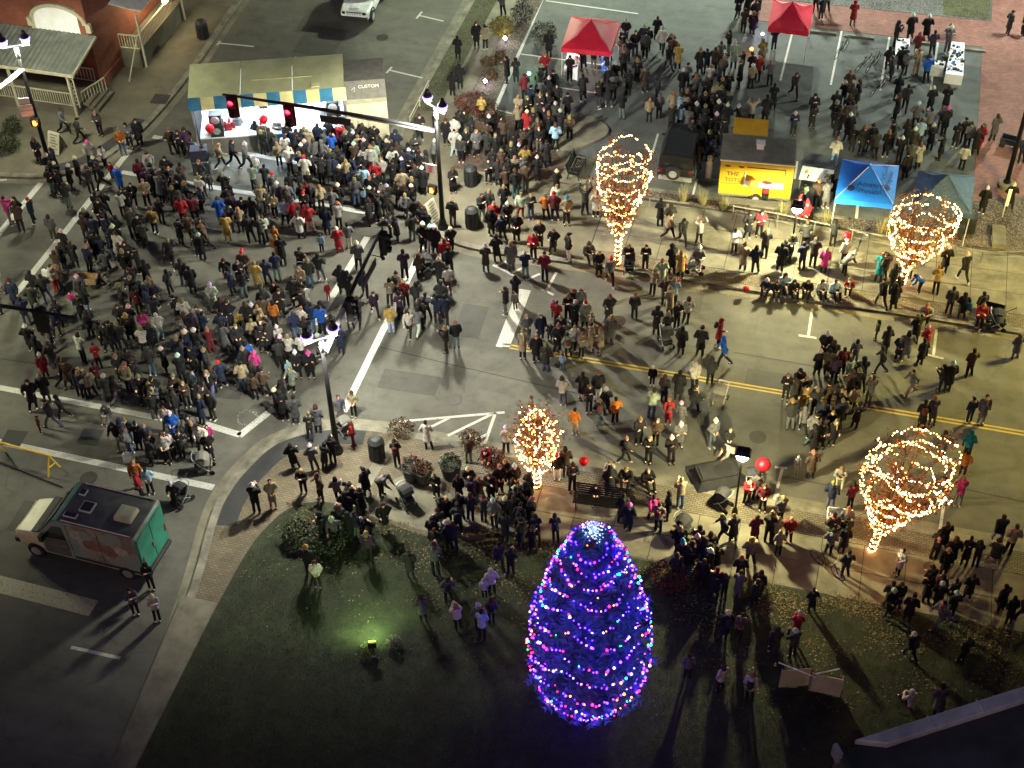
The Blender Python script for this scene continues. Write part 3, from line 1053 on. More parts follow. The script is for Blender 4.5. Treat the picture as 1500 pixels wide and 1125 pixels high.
mast(ne_p, (-2.05, 7.75, 5.75), (-12.45, 7.5, 6.3), m='black')
MB().tube([local(ne_p, (-2.15, 7.75, 5.74)), local(ne_p, (-6.3, 7.66, 6.05))], [0.135, 0.105], 10).build('mast_sleeve', 'steel', ne_p, True)
for x, z in ((-12.0, 5.75), (-9.15, 5.7)):
    signal(ne_p, local(ne_p, (x, 7.35, z)), -ne_p.rotation_euler.z + R(8))
sg = MB().box((0, 0, 0), (1.5, 0.05, 0.36)).build('street_name_sign', 'plastic', ne_p)
sg.location = local(ne_p, (-6.9, 7.5, 5.72)); sg.rotation_euler = (0, 0, -ne_p.rotation_euler.z)
mast(se_p, (-2.0, -7.55, 5.6), (-2.1, -0.2, 6.0))
MB().tube([local(se_p, (-1.98, -7.4, 5.62)), local(se_p, (-2.02, -5.1, 5.85))], [0.13, 0.115], 10).build('mast_sleeve', 'steel', se_p, True)
for y, x in ((-0.6, -2.1), (-4.9, -2.05)):
    signal(se_p, local(se_p, (x + 0.3, y, 5.75)), -se_p.rotation_euler.z + R(90), lit=False, back='black')
sg = MB().box((0, 0, 0), (0.05, 1.5, 0.36)).build('street_name_sign', 'plastic', se_p)
sg.location = local(se_p, (-1.85, -2.4, 5.6)); sg.rotation_euler = (0, 0, -se_p.rotation_euler.z)
c0 = local(se_p, (-1.5, -1.7, 5.9))
MB().box(c0, (0.12, 0.2, 0.14)).tube([c0, local(se_p, (-2.05, -1.7, 5.95))], 0.02, 5).build('traffic_camera', 'black', se_p)
mast(nw_p, (-22.75, 7.25, 6.3), (-23.4, -1.0, 6.4), m='alu')
mast(sw, (-21.5, -8.6, 5.9), (-11.9, -8.5, 6.25))
signal(sw, local(sw, (-13.6, -8.35, 5.7)), -sw.rotation_euler.z + R(180), lit=False, back='black')
signal(sw, local(sw, (-17.2, -8.35, 5.6)), -sw.rotation_euler.z + R(180), lit=False, back='black')
ped_signal(ne_p, local(ne_p, (-2.35, 7.45, 2.6)), -ne_p.rotation_euler.z + R(-12))
ped_signal(nw_p, local(nw_p, (-22.65, 6.95, 3.5)), -nw_p.rotation_euler.z + R(8))
for z, w_ in ((4.7, 0.5), (4.3, 0.62), (3.95, 0.62)):
    s_ = MB().box((0, 0, 0), (w_, 0.04, 0.3)).build('sign_plate', 'alu', nw_p)
    s_.location = local(nw_p, (-22.95, 6.95, z)); s_.rotation_euler = (0, 0, -nw_p.rotation_euler.z + R(25))
s_ = MB().box((0, 0, 0), (0.45, 0.04, 0.5)).build('sign_plate', 'white', ne_p)
s_.location = local(ne_p, (-2.4, 7.5, 3.75)); s_.rotation_euler = (0, 0, -ne_p.rotation_euler.z)
t_ = MB()
for k in range(3):
    t_.box((0.02, -0.025, 0.12 - 0.12 * k), (0.22 - 0.04 * k, 0.01, 0.06))
t_.build('red_lettering', 'redhouse', s_).data.materials[0] = mat('sign_red', (0.6, 0.02, 0.03), 0.5)


# pedestrian-height lamps
def small_lamp(label, px, py, power, color, H=3.2):
    b_ = P(px, py, KZ)
    t = thing('path_lamp', label, 'lamp', b_, 0, 'low lamps along the pavements')
    MB().lathe((0, 0, 0), [(0.13, 0), (0.13, 0.1), (0.08, 0.3), (0.05, 0.4)], 10).build('base', 'black', t)
    MB().tube([(0, 0, 0.3), (0, 0, H)], 0.045, 8).build('pole', 'black', t)
    MB().lathe((0, 0, H), [(0.06, 0), (0.2, 0.02), (0.24, 0.1), (0.2, 0.3)], 12).build('lens', 'lens', t)
    MB().box((0, 0, H + 0.4), (0.62, 0.42, 0.2), taper=0.75).build('hood', 'black', t)
    wide_beam(lamp('lamp_light', 'SPOT', (0, 0, H - 0.03), power, color, t, 0.12, 165, 0.3))
    return t


small_lamp('low path lamp with a square black hood beside the covered black cart', 1076, 752, 3500, (1.0, 0.89, 0.42))
small_lamp('low path lamp with a glowing head between the rail and the yellow trailer', 1156, 384, 5400, (1.0, 0.92, 0.48), 3.0)

# ================================================================== STAGE
F0, F1 = Vector((-16.2, 10.95, 0)), Vector((-8.95, 13.7, 0))
sa = math.atan2(F1.y - F0.y, F1.x - F0.x)
SW = (F1 - F0).length
st = thing('mobile_stage', 'mobile stage trailer with a blue and pale yellow striped valance', 'stage', (F0.x, F0.y, 0), sa)
MB().box((SW / 2, 0.95, 0.5), (SW - 0.3, 2.3, 1.0)).build('deck', 'white', st)
MB().box((SW / 2, -0.22, 0.47), (SW - 0.4, 0.06, 0.94)).build('skirt', 'greypanel', st)
MB().box((SW / 2, 2.12, 2.2), (SW, 0.1, 2.6)).build('back_wall', 'white', st)
for k in range(4):
    MB().box((SW * (k + 0.5) / 4, 2.06, 2.2), (0.03, 0.03, 2.5)).build('wall_seam', 'steel', st)
for x in (0.05, SW - 0.05):
    MB().box((x, 0.9, 2.1), (0.1, 2.3, 2.9)).build('side_wall', 'dark', st)
for x in (0.02, SW * 0.5, SW - 0.02):
    MB().box((x, -0.28, 1.75), (0.09, 0.09, 3.5)).build('front_post', 'steel', st) if x != SW * 0.5 else None
for k in range(3):
    w_ = (SW + 0.1) / 3
    p_ = MB().add([(-0.05 + w_ * k + 0.012, -0.4, 3.58), (-0.05 + w_ * (k + 1) - 0.012, -0.4, 3.58), (-0.05 + w_ * (k + 1) - 0.012, 2.3, 3.86), (-0.05 + w_ * k + 0.012, 2.3, 3.86)], [(0, 1, 2, 3)]).build('roof_panel', 'canvas_g', st)
    sm = p_.modifiers.new('thick', 'SOLIDIFY'); sm.thickness = 0.06
MB().box((SW * 0.6, 0.6, 3.74), (SW * 0.4, 0.05, 0.04), ry=0).build('roof_seam', 'canvas_y', st)
MB().box((SW * 0.82, -0.15, 3.66), (0.4, 0.3, 0.06)).build('roof_hatch', 'canvas_y', st)
ns = 12
for k in range(ns):
    x0, x1 = -0.1 + (SW + 0.2) * k / ns, -0.1 + (SW + 0.2) * (k + 1) / ns
    mb = MB()
    v_ = []
    for i in range(5):
        x = x0 + (x1 - x0) * i / 4
        wv = 0.03 * math.sin(k * 2.1 + i)
        v_ += [(x, -0.44, 3.6), (x, -0.5 + wv, 3.2), (x, -0.52 - wv, 2.86 + 0.03 * (i % 2))]
    f_ = []
    for i in range(4):
        f_ += [(3 * i, 3 * i + 1, 3 * i + 4, 3 * i + 3), (3 * i + 1, 3 * i + 2, 3 * i + 5, 3 * i + 4)]
    o = mb.add(v_, f_).build('valance_stripe', 'canvas_b' if k % 2 == 0 else 'canvas_y', st)
    sm = o.modifiers.new('thick', 'SOLIDIFY'); sm.thickness = 0.012
o = MB().box((SW * 0.62, -0.3, 0.72), (1.3, 0.05, 0.55)).build('blue_banner', 'banner', st)
# right wing of the trailer
MB().box((SW + 1.08, 1.0, 3.1), (2.05, 2.0, 1.1)).build('wing_top', 'greypanel', st)
MB().box((SW + 1.08, 0.75, 1.35), (2.05, 2.3, 2.4)).build('wing_body', 'cream', st)
for k in range(8):
    MB().box((SW + 0.15 + k * 0.26, -0.42, 1.8), (0.24, 0.05, 1.5)).build('wing_slat', 'cream', st)
text('wing_lettering', 'CUSTOM', 0.26, 'alu', Matrix.Translation((SW + 1.25, -0.01, 3.2)) @ Matrix.Rotation(R(90), 4, 'X'), st)
MB().tube([(SW + 0.4, -0.02, 3.15), (SW + 0.55, -0.02, 3.3), (SW + 0.5, -0.02, 3.0)], 0.03, 5).build('wing_emblem', 'alu', st)
# lights of the stage
for k in range(3):
    f = MB().box((SW * (k + 0.5) / 3, 0.5, 3.42), (1.4, 0.14, 0.1)).build('stage_light', 'lens', st)
    l = lamp('stage_light_source', 'AREA', (SW * (k + 0.5) / 3, 0.45, 3.33), 110, (0.66, 0.86, 1.0), st, 0.6)
    l.rotation_euler = (R(-25), 0, 0)


def stage_thing(name, label, cat, x, y, z=1.0):
    m_ = Matrix.Translation(F0) @ Matrix.Rotation(sa, 4, 'Z')
    return thing(name, label, cat, m_ @ Vector((x, y, z)), sa)


for k, (x, y, lb) in enumerate(((1.05, 0.1, 'stacked black speaker at the left end of the stage'), (SW - 0.7, 0.5, 'black speaker cabinet at the right end of the stage'))):
    t = stage_thing('speaker', lb, 'speaker', x, y)
    MB().box((0, 0, 0.35), (0.7, 0.6, 0.7)).build('cabinet', 'plastic', t)
    MB().box((0, 0, 1.0), (0.6, 0.5, 0.55)).build('cabinet', 'plastic', t)
    for z in (0.35, 1.0):
        MB().lathe((0, 0, 0), [(0.001, 0), (0.2, 0.02), (0.24, 0.05)], 12).build('cone', 'steel', t).matrix_local = Matrix.Translation((0, -0.32, z)) @ Matrix.Rotation(R(-90), 4, 'X')
for k, (x, y, lb) in enumerate(((2.6, 0.2, 'left microphone stand on the white stage floor'), (3.05, 0.6, 'microphone stand with a tilted boom behind the other one'), (3.55, 0.3, 'dark music stand on the white stage floor'))):
    t = stage_thing('microphone_stand', lb, 'stand', x, y)
    mb = MB().tube([(0, 0, 0), (0, 0, 1.35)], 0.018, 6)
    for q in range(3):
        mb.tube([(0, 0, 0.06), (0.28 * math.cos(q * 2.09), 0.28 * math.sin(q * 2.09), 0.01)], 0.014, 5)
    mb.build('stand', 'black', t)
    if k < 2:
        MB().tube([(0, 0, 1.33), (0.1, -0.25, 1.5 + 0.05 * k)], [0.02, 0.035], 6).build('microphone', 'black', t)
    else:
        MB().box((0, 0, 1.3), (0.42, 0.03, 0.32), rx=0.5).build('desk', 'black', t)
t = stage_thing('drum_kit', 'drum kit at the right end under the stage roof', 'drums', SW - 1.6, 1.2)
for (x, y, z, r_, h_) in ((0, -0.1, 0.28, 0.28, 0.4), (-0.45, -0.05, 0.6, 0.18, 0.2), (0.42, -0.05, 0.6, 0.18, 0.2), (0.05, 0.25, 0.7, 0.16, 0.18)):
    MB().lathe((x, y, z - h_ / 2), [(r_, 0), (r_ * 1.03, 0.03), (r_, 0.06), (r_, h_)], 12).build('drum', 'white', t)
    MB().tube([(x, y, 0), (x, y, z)], 0.02, 5).build('drum_leg', 'steel', t)
for x in (-0.6, 0.6):
    MB().lathe((x, 0.3, 1.0), [(0.001, 0.03), (0.24, 0.0), (0.22, 0.012)], 14).build('cymbal', 'steel', t)
    MB().tube([(x, 0.3, 0), (x, 0.3, 1.0)], 0.015, 5).build('drum_leg', 'steel', t)
t = thing('equipment_case', 'tall black equipment case at the left front of the stage', 'case', P(297, 252), sa)
bevel(MB().box((0, 0, 0.75), (0.85, 0.6, 1.5)).build('case_body', 'navyfab', t))
MB().box((0, -0.31, 0.8), (0.88, 0.02, 0.05)).build('case_band', 'steel', t)
for s in (-1, 1):
    MB().box((s * 0.36, -0.25, 0.02), (0.1, 0.1, 0.06)).build('caster', 'rubber', t)


# ================================================================== CANOPY TENTS
def canopy(name, label, corners, col, ridge, zE=2.1, peak=1.0, valance=0.28, group='pop-up canopies in the parking lot'):
    pts = [P(x, y, zE) for x, y in corners]      # front-left, front-right, back-right, back-left
    c = sum(pts, Vector()) / 4
    t = thing(name, label, 'canopy', (c.x, c.y, KZ + 0.012), 0, group)
    L = [Vector((p.x - c.x, p.y - c.y, zE - KZ)) for p in pts]
    top = Vector((0, 0, zE + peak - KZ))
    for k in range(4):
        a, b = L[k], L[(k + 1) % 4]
        mb = MB()
        n = 6
        v_, f_ = [], []
        for i in range(n + 1):
            for j in range(n + 1 - i):
                u, w_ = i / n, j / n
                p = a * (1 - u - w_) + b * w_ + top * u
                sag = 0.16 * (1 - abs(2 * u - 1)) * 1.0
                p = p - Vector((0, 0, sag * (0.6 + 0.4 * math.sin(3.14 * (w_ + u / 2)))))
                v_.append(tuple(p))
        idx = lambda i, j: sum(n + 1 - q for q in range(i)) + j
        for i in range(n):
            for j in range(n - i):
                f_.append((idx(i, j), idx(i, j + 1), idx(i + 1, j)))
                if j < n - i - 1:
                    f_.append((idx(i, j + 1), idx(i + 1, j + 1), idx(i + 1, j)))
        o = mb.add(v_, f_).build('roof_panel', col, t, True)
        e = MB()
        v_, f_ = [], []
        for i in range(9):
            p = a + (b - a) * i / 8
            wob = 0.02 * math.sin(i * 1.9 + k)
            nrm_ = Vector(((b - a).y, -(b - a).x, 0)).normalized()
            v_ += [tuple(p), tuple(p + nrm_ * wob - Vector((0, 0, valance)))]
        for i in range(8):
            f_.append((2 * i, 2 * i + 1, 2 * i + 3, 2 * i + 2))
        e.add(v_, f_).build('valance', col, t)
        MB().tube([a * 0.995, top - Vector((0, 0, 0.03))], 0.014, 5).build('seam_rib', ridge, t)
        MB().tube([(a.x * 0.97, a.y * 0.97, 0), (a.x * 0.97, a.y * 0.97, zE - KZ)], 0.022, 6).build('leg', 'alu', t)
    MB().ell(tuple(top), (0.05, 0.05, 0.05), 8, 5).build('peak_cap', ridge, t)
    return t, L, top


canopy('canopy_tent', 'red pop-up canopy over the lit vendor tables', [(822, 70), (895, 77), (909, 32), (837, 24)], 'tent_red', 'tent_red', peak=0.9)
canopy('canopy_tent', 'smaller red canopy on the edge of the brick path', [(1125, 40), (1185, 47), (1192, 8), (1132, 0)], 'tent_red', 'tent_red', peak=0.85)
tb, L, top = canopy('canopy_tent', 'bright blue canopy with dark lettering', [(1223, 291), (1309, 300), (1317, 243), (1234, 233)], 'tent_blue', 'alu')
canopy('canopy_tent', 'slate grey canopy right of the blue one', [(1338, 300), (1423, 314), (1428, 258), (1345, 250)], 'tent_slate', 'tent_slate', peak=0.95)
for k, off in ((0, 0.0), (1, 0.0)):
    a, b = L[k], L[k + 1]
    u = (b - a).normalized()
    mid = (a + b) / 2 * 0.62 + top * 0.38
    v = (top - (a + b) / 2)
    v = (v - u * v.dot(u)).normalized()
    n_ = u.cross(v).normalized()
    mm = Matrix(((u.x, v.x, n_.x, 0), (u.y, v.y, n_.y, 0), (u.z, v.z, n_.z, 0), (0, 0, 0, 1)))
    for j, s in enumerate(('Advance', 'Physical')):
        text('canopy_lettering', s, 0.34, 'tent_ink', Matrix.Translation(mid + u * 0.15 + v * (0.02 - 0.33 * j) - n_ * 0.03 + n_ * 0.06) @ mm, tb)
    e = MB().lathe((0, 0, 0), [(0.16, -0.01), (0.16, 0.01)], 9).build('canopy_emblem', 'tent_ink', tb)
    e.matrix_local = Matrix.Translation(mid - u * 0.72 - v * 0.12 + n_ * 0.03) @ mm
# lamp hung under the red canopy: the photograph shows its bright tables
t = thing('work_lamp', 'white work lamp hanging under the red canopy', 'lamp', P(868, 50, 2.2))
MB().lathe((0, 0, 0), [(0.1, 0), (0.12, 0.04), (0.05, 0.14)], 10).build('shade', 'black', t)
MB().ell((0, 0, -0.02), (0.07, 0.07, 0.05), 8, 5).build('bulb', 'lens', t)
MB().tube([(0, 0, 0.1), (0, 0, 0.55)], 0.01, 5).build('cord', 'black', t)
lamp('work_light', 'POINT', (0, 0, -0.12), 75, (0.9, 0.97, 1.0), t, 0.08)


def table(label, corners, m='white', zt=0.74, group='folding tables at the vendor stands', stuff=0, cloth=True):
    pts = [P(x, y, zt + KZ) for x, y in corners]
    c = sum(pts, Vector()) / 4
    t = thing('folding_table', label, 'table', (c.x, c.y, KZ + 0.012), 0, group)
    L_ = [Vector((p.x - c.x, p.y - c.y, 0)) for p in pts]
    MB().poly([tuple(p[:2]) for p in L_], zt - 0.04, zt).build('table_top', m, t)
    if cloth:
        MB().add([(*L_[0][:2], zt), (*L_[1][:2], zt), (L_[1].x, L_[1].y - 0.03, 0.15), (L_[0].x, L_[0].y - 0.03, 0.15)], [(0, 1, 2, 3)]).build('table_cloth', m, t)
    for p in L_:
        MB().tube([(p.x * 0.9, p.y * 0.9, 0), (p.x * 0.9, p.y * 0.9, zt - 0.04)], 0.02, 6).build('leg', 'steel', t)
    return t, L_, c, zt


def goods(tab, label, n, cols, group=None):
    """small wares on a table: one heap"""
    t, L_, c, zt = tab
    mb = MB()
    for k in range(n):
        u, v = random.uniform(0.08, 0.92), random.uniform(0.1, 0.9)
        p = L_[0] * (1 - u) * (1 - v) + L_[1] * u * (1 - v) + L_[2] * u * v + L_[3] * (1 - u) * v
        s = random.uniform(0.05, 0.13)
        mb.box((p.x, p.y, zt + s * 0.4 + 0.002), (s * random.uniform(0.8, 1.8), s, s * 0.8), random.uniform(0, 3), mi=random.randrange(len(cols)))
    o = mb.build('table_wares', cols, None)
    o.location = (c.x, c.y, KZ + 0.012)
    tag(o, label, 'wares', kind='stuff')


goods(table('white cloth table at the left under the red canopy', [(826, 100), (846, 104), (849, 78), (832, 74)]), 'small pale wares on the left table under the red canopy', 26, ['white', 'alu', 'dark'])
goods(table('pale table at the right under the red canopy', [(878, 108), (893, 110), (898, 80), (882, 78)], 'banner'), 'white goods on the blue table under the red canopy', 10, ['white', 'alu'])
goods(table('white display table standing alone left of the L shaped stall', [(1311, 81), (1332, 84), (1333, 57), (1313, 56)]), 'trinkets on the lone white display table', 18, ['dark', 'white', 'navyfab'])
goods(table('long display table at the right of the L shaped stall', [(1385, 108), (1411, 111), (1413, 63), (1394, 61)]), 'many small dark and white wares on the long display table', 44, ['dark', 'white', 'navyfab', 'banner'])
goods(table('front display table with a grey cloth at the L shaped stall', [(1358, 96), (1383, 99), (1385, 90), (1362, 87)], 'alu'), 'wares on the front table with the grey cloth', 16, ['dark', 'white'])
goods(table('white table between the yellow trailer and the blue canopy', [(1170, 262), (1222, 268), (1224, 250), (1176, 243)], cloth=False), 'papers and boxes on the table beside the yellow trailer', 12, ['white', 'yellow', 'dark'])

# ================================================================== YELLOW FOOD TRAILER
tc = (P(1058, 234, 2.6) + P(1161, 242, 2.6) + P(1165, 205, 2.6) + P(1064, 197, 2.6)) / 4
tr = thing('food_trailer', 'yellow food trailer with a grey roof and a serving hatch', 'trailer', (tc.x, tc.y, KZ + 0.012), R(5))
LX, LY, TH = 3.5, 2.1, 2.45
MB().box((0, 0, 0.45 + (TH - 0.45) / 2), (LX, LY, TH - 0.45)).build('body', 'yellow', tr)
bevel(MB().box((0, 0, TH + 0.03), (LX + 0.08, LY + 0.1, 0.06)).build('roof', 'greypanel', tr), 0.02)
for k in range(9):
    MB().box((LX / 2 - 0.12 - k * 0.16, 0, TH + 0.068), (0.03, LY, 0.02)).build('roof_rib', 'greypanel', tr)
MB().box((0.05, 0.1, TH + 0.2), (0.34, 0.34, 0.28)).build('roof_vent', 'alu', tr)
MB().box((0.05, 0.1, TH + 0.36), (0.44, 0.44, 0.05)).build('vent_cap', 'alu', tr)
MB().box((0, -LY / 2 - 0.02, TH - 0.02), (LX + 0.1, 0.05, 0.06)).build('gutter', 'alu', tr)
MB().box((0, LY / 2 + 0.02, TH - 0.02), (LX + 0.1, 0.05, 0.06)).build('gutter', 'alu', tr)
h = MB().box((0.45, -LY / 2 - 0.01, 1.75), (1.8, 0.04, 0.75)).build('serving_hatch', 'yellow', tr)
MB().box((0.45, -LY / 2 - 0.035, 2.14), (1.84, 0.03, 0.04)).build('hatch_frame', 'dark', h)
MB().box((1.37, -LY / 2 - 0.035, 1.75), (0.04, 0.03, 0.78)).build('hatch_frame', 'dark', h)
MB().box((0.4, -LY / 2 - 0.2, 1.3), (1.9, 0.4, 0.05)).build('counter', 'white', tr)
MB().box((-0.52, -LY / 2 - 0.06, 1.55), (0.05, 0.08, 0.5)).build('counter_side', 'white', tr)
hb = MB().add([(-1.35, LY / 2, TH), (0.35, LY / 2, TH), (0.35, LY / 2 + 0.75, TH + 0.55), (-1.35, LY / 2 + 0.75, TH + 0.55)], [(0, 1, 2, 3)]).build('raised_hatch', 'yellow', tr)
sm = hb.modifiers.new('thick', 'SOLIDIFY'); sm.thickness = 0.05
MB().box((0, 0, 0.36), (LX, LY - 0.2, 0.16)).build('chassis', 'greypanel', tr)
for s in (-1, 1):
    w_ = MB().tube([(0.1, s * (LY / 2 - 0.1), 0.3), (0.1, s * (LY / 2 + 0.06), 0.3)], 0.3, 14).build('wheel', 'rubber', tr)
    MB().tube([(0.1, s * (LY / 2 + 0.02), 0.3), (0.1, s * (LY / 2 + 0.075), 0.3)], 0.16, 12).build('rim', 'steel', w_)
MB().tube([(-LX / 2, 0, 0.4), (-LX / 2 - 0.9, 0, 0.4)], 0.06, 6).build('tow_bar', 'dark', tr)
MB().box((0.2, -LY / 2 - 0.25, 0.25), (3.2, 0.4, 0.08)).build('step', 'greypanel', tr)
for k, (s, z, sz) in enumerate((('THE', 1.55, 0.34), ('TOTS', 1.22, 0.3))):
    text('trailer_lettering', s, sz, 'dark', Matrix.Translation((-1.12, -LY / 2 - 0.012, z)) @ Matrix.Rotation(R(90), 4, 'X'), tr)
for x in (-1.4, -0.75):
    MB().ell((x, -LY / 2, 2.1), (0.16, 0.012, 0.06), 8, 4).build('trailer_emblem', 'dark', tr)
MB().box((-1.12, -LY / 2 - 0.004, 1.08), (1.1, 0.008, 0.02)).build('trailer_line', 'dark', tr)
MB().box((-LX / 2 - 0.004, 0, 1.5), (0.01, LY * 0.8, 1.4)).build('side_print', 'yellow', tr)
t = thing('gas_bottle', 'white gas bottle standing left of the yellow trailer', 'gas bottle', P(1037, 263, KZ))
MB().lathe((0, 0, 0), [(0.14, 0), (0.17, 0.05), (0.17, 1.0), (0.1, 1.12), (0.1, 1.3)], 12).build('bottle', 'alu', t)
MB().lathe((0, 0, 1.2), [(0.13, 0), (0.13, 0.2)], 10).build('valve_guard', 'cream', t)


# ================================================================== VEHICLES
def wheel(parent, x, y, r, w=0.24):
    s = 1 if y > 0 else -1
    o = MB().tube([(x, y - s * w / 2, r), (x, y - s * w * 0.35, r), (x, y + s * w * 0.35, r), (x, y + s * w / 2, r)], [r * 0.93, r, r, r * 0.93], 20).build('wheel', 'rubber', parent)
    MB().tube([(x, y + s * w * 0.3, r), (x, y + s * (w / 2 + 0.012), r)], [r * 0.62, r * 0.56], 14).build('rim', 'steel', o)
    return o


def loft(stations, mi=0):
    """stations: x, half-width low, half-width belt, z low, z belt -> closed shell with rounded shoulders"""
    mb = MB()
    n = 0
    ring = None
    o = 0
    for (x, w0, w1, z0, z1) in stations:
        r_ = [(x, -w0, z0), (x, -w1 * 1.0, z0 + (z1 - z0) * 0.45), (x, -w1, z0 + (z1 - z0) * 0.8), (x, -w1 * 0.9, z1), (x, w1 * 0.9, z1), (x, w1, z0 + (z1 - z0) * 0.8), (x, w1 * 1.0, z0 + (z1 - z0) * 0.45), (x, w0, z0)]
        mb.v += r_
    k = 8
    for i in range(len(stations) - 1):
        for j in range(k):
            j2 = (j + 1) % k
            mb.f.append((i * k + j, i * k + j2, (i + 1) * k + j2, (i + 1) * k + j)[::-1])
            mb.m.append(mi)
    mb.f.append(tuple(range(k)))
    mb.f.append(tuple(range((len(stations) - 1) * k, len(stations) * k))[::-1])
    mb.m += [mi, mi]
    return mb


def offroader(name, label, loc, rz, col, spare=False):
    t = thing(name, label, 'car', loc, rz)
    b = loft([(-2.15, 0.8, 0.86, 0.5, 1.0), (-2.1, 0.86, 0.92, 0.42, 1.08), (0.45, 0.88, 0.93, 0.42, 1.1), (1.35, 0.86, 0.9, 0.42, 1.06), (1.95, 0.78, 0.82, 0.45, 0.98), (2.08, 0.7, 0.74, 0.5, 0.9)]).build('body', col, t)
    bevel(b, 0.03)
    g = loft([(-2.05, 0.88, 0.84, 1.06, 1.74), (-1.9, 0.88, 0.82, 1.06, 1.8), (0.1, 0.88, 0.8, 1.06, 1.8), (0.75, 0.86, 0.78, 1.06, 1.12)]).build('cabin', col, t)
    MB().add([(0.79, -0.72, 1.14), (0.79, 0.72, 1.14), (0.2, 0.66, 1.74), (0.2, -0.66, 1.74)], [(0, 1, 2, 3)]).build('windscreen', 'glass', t)
    for s in (-1, 1):
        for x0, x1 in ((-1.95, -1.15), (-1.08, -0.35), (-0.28, 0.32)):
            f_ = [(x0, s * 0.892, 1.16), (x1, s * 0.892, 1.16), (x1 - 0.05, s * 0.862, 1.62), (x0 + 0.03, s * 0.862, 1.62)]
            MB().add(f_, [(0, 1, 2, 3) if s < 0 else (3, 2, 1, 0)]).build('side_window', 'glass', t)
        for x in (-1.35, 1.35):
            wheel(t, x, s * 0.83, 0.38)
            MB().tube([(x + 0.48 * math.cos(R(a)), s * 0.9, 0.4 + 0.5 * math.sin(R(a))) for a in range(15, 170, 22)], 0.05, 6).build('wheel_arch', 'plastic', t)
        MB().ell((2.02, s * 0.6, 0.86), (0.08, 0.15, 0.09), 10, 6).build('headlight', 'glass', t)
        MB().ell((0.55, s * 1.02, 1.2), (0.08, 0.12, 0.09), 8, 5).build('mirror', col, t)
        MB().box((-2.14, s * 0.72, 0.95), (0.05, 0.14, 0.22)).build('tail_light', 'redhouse', t)
        MB().box((-0.72, s * 0.925, 0.98), (0.18, 0.03, 0.04)).build('door_handle', 'plastic', t)
    bevel(MB().box((2.1, 0, 0.56), (0.18, 1.62, 0.24)).build('front_bumper', 'plastic', t), 0.03)
    bevel(MB().box((-2.18, 0, 0.55), (0.16, 1.66, 0.22)).build('rear_bumper', 'steel' if spare else 'plastic', t), 0.03)
    gr = MB().box((2.04, 0, 0.84), (0.06, 0.9, 0.2)).build('grille', 'plastic', t)
    for k in range(6):
        MB().box((2.08, -0.37 + 0.15 * k, 0.84), (0.03, 0.05, 0.17)).build('grille_bar', 'steel', gr)
    MB().add([(-2.07, -0.62, 1.2), (-2.07, 0.62, 1.2), (-2.02, 0.58, 1.66), (-2.02, -0.58, 1.66)], [(3, 2, 1, 0)]).build('rear_window', 'glass', t)
    if spare:
        o = MB().tube([(-2.2, 0.1, 0.95), (-2.42, 0.1, 0.95)], 0.36, 18).build('spare_wheel', 'rubber', t)
        MB().tube([(-2.4, 0.1, 0.95), (-2.44, 0.1, 0.95)], 0.2, 14).build('rim', 'steel', o)
    MB().box((1.3, 0, 1.06), (0.9, 0.5, 0.05)).build('bonnet_bulge', col, t)
    for s in (-1, 1):
        MB().tube([(-1.8, s * 0.7, 1.83), (0.0, s * 0.7, 1.83)], 0.02, 5).build('roof_rail', 'plastic', t)
    return t


c = P(507, 44)
offroader('parked_car', 'white off-road car parked at the top edge, seen from the front', (c.x + 0.25, c.y + 2.5, 0), R(-86), 'paintwhite')
offroader('parked_car', 'black off-road car with a spare wheel behind the lit tree', (8.2, 15.75, KZ + 0.012), R(92), 'carblack', True)

M['amber_glass'] = mat('amber_glass', (0.5, 0.2, 0.02), 0.3)
# green van with a mural, lower left
vn = thing('food_van', 'green van with a dark roof and a pale bonnet at the lower left', 'van', (-8.55, -14.65, 0), R(180 - 2.5))
vn.scale = (1.04, 1.04, 1.04)
# local +x is forward
van = vn
hw = 0.98
bd = MB()
prof = [(-1.75, 0.42), (-1.78, 2.45), (-1.7, 2.55), (1.35, 2.55), (1.6, 2.45), (2.35, 1.5), (2.35, 0.42)]
n = len(prof)
bd.add([(x, -hw, z) for x, z in prof] + [(x, hw, z) for x, z in prof], [tuple(range(n))[::-1], tuple(range(n, 2 * n))] + [(i, (i + 1) % n, n + (i + 1) % n, n + i) for i in range(n)])
# mural on the flanks
mm, nt, bs = _new('van_mural')
v_ = objc(nt)
cc = _ramp(nt, _noise(nt, v_, 1.6, 3, 0.5), [(0.3, (0.15, 0.23, 0.19)), (0.45, (0.22, 0.29, 0.25)), (0.53, (0.25, 0.25, 0.2)), (0.6, (0.2, 0.14, 0.1)), (0.75, (0.17, 0.24, 0.21))])
nt.links.new(cc, bs.inputs['Base Color'])
bs.inputs['Roughness'].default_value = 0.4
M['mural'] = mm
b = bd.build('body', ['mural', 'vangreen', 'vanroof'], van)
for pl in b.data.polygons:
    if pl.normal.x < -0.8 or pl.normal.x > 0.3:
        pl.material_index = 1
    elif pl.normal.z > 0.8:
        pl.material_index = 2
bevel(b, 0.05, 3)
hd = loft([(2.3, 0.9, 0.96, 0.42, 1.42), (3.0, 0.88, 0.93, 0.42, 1.25), (3.45, 0.82, 0.86, 0.45, 1.12), (3.6, 0.74, 0.78, 0.5, 1.0)]).build('bonnet', 'vancream', van)
bevel(hd, 0.03)
MB().box((2.6, 0, 1.4), (0.3, 1.75, 0.05), ry=0.18).build('scuttle', 'plastic', van)
MB().add([(1.66, -0.86, 2.39), (1.66, 0.86, 2.39), (2.34, 0.9, 1.53), (2.34, -0.9, 1.53)], [(0, 3, 2, 1)]).build('windscreen', 'glass', van).location = (0.025, 0, 0.02)
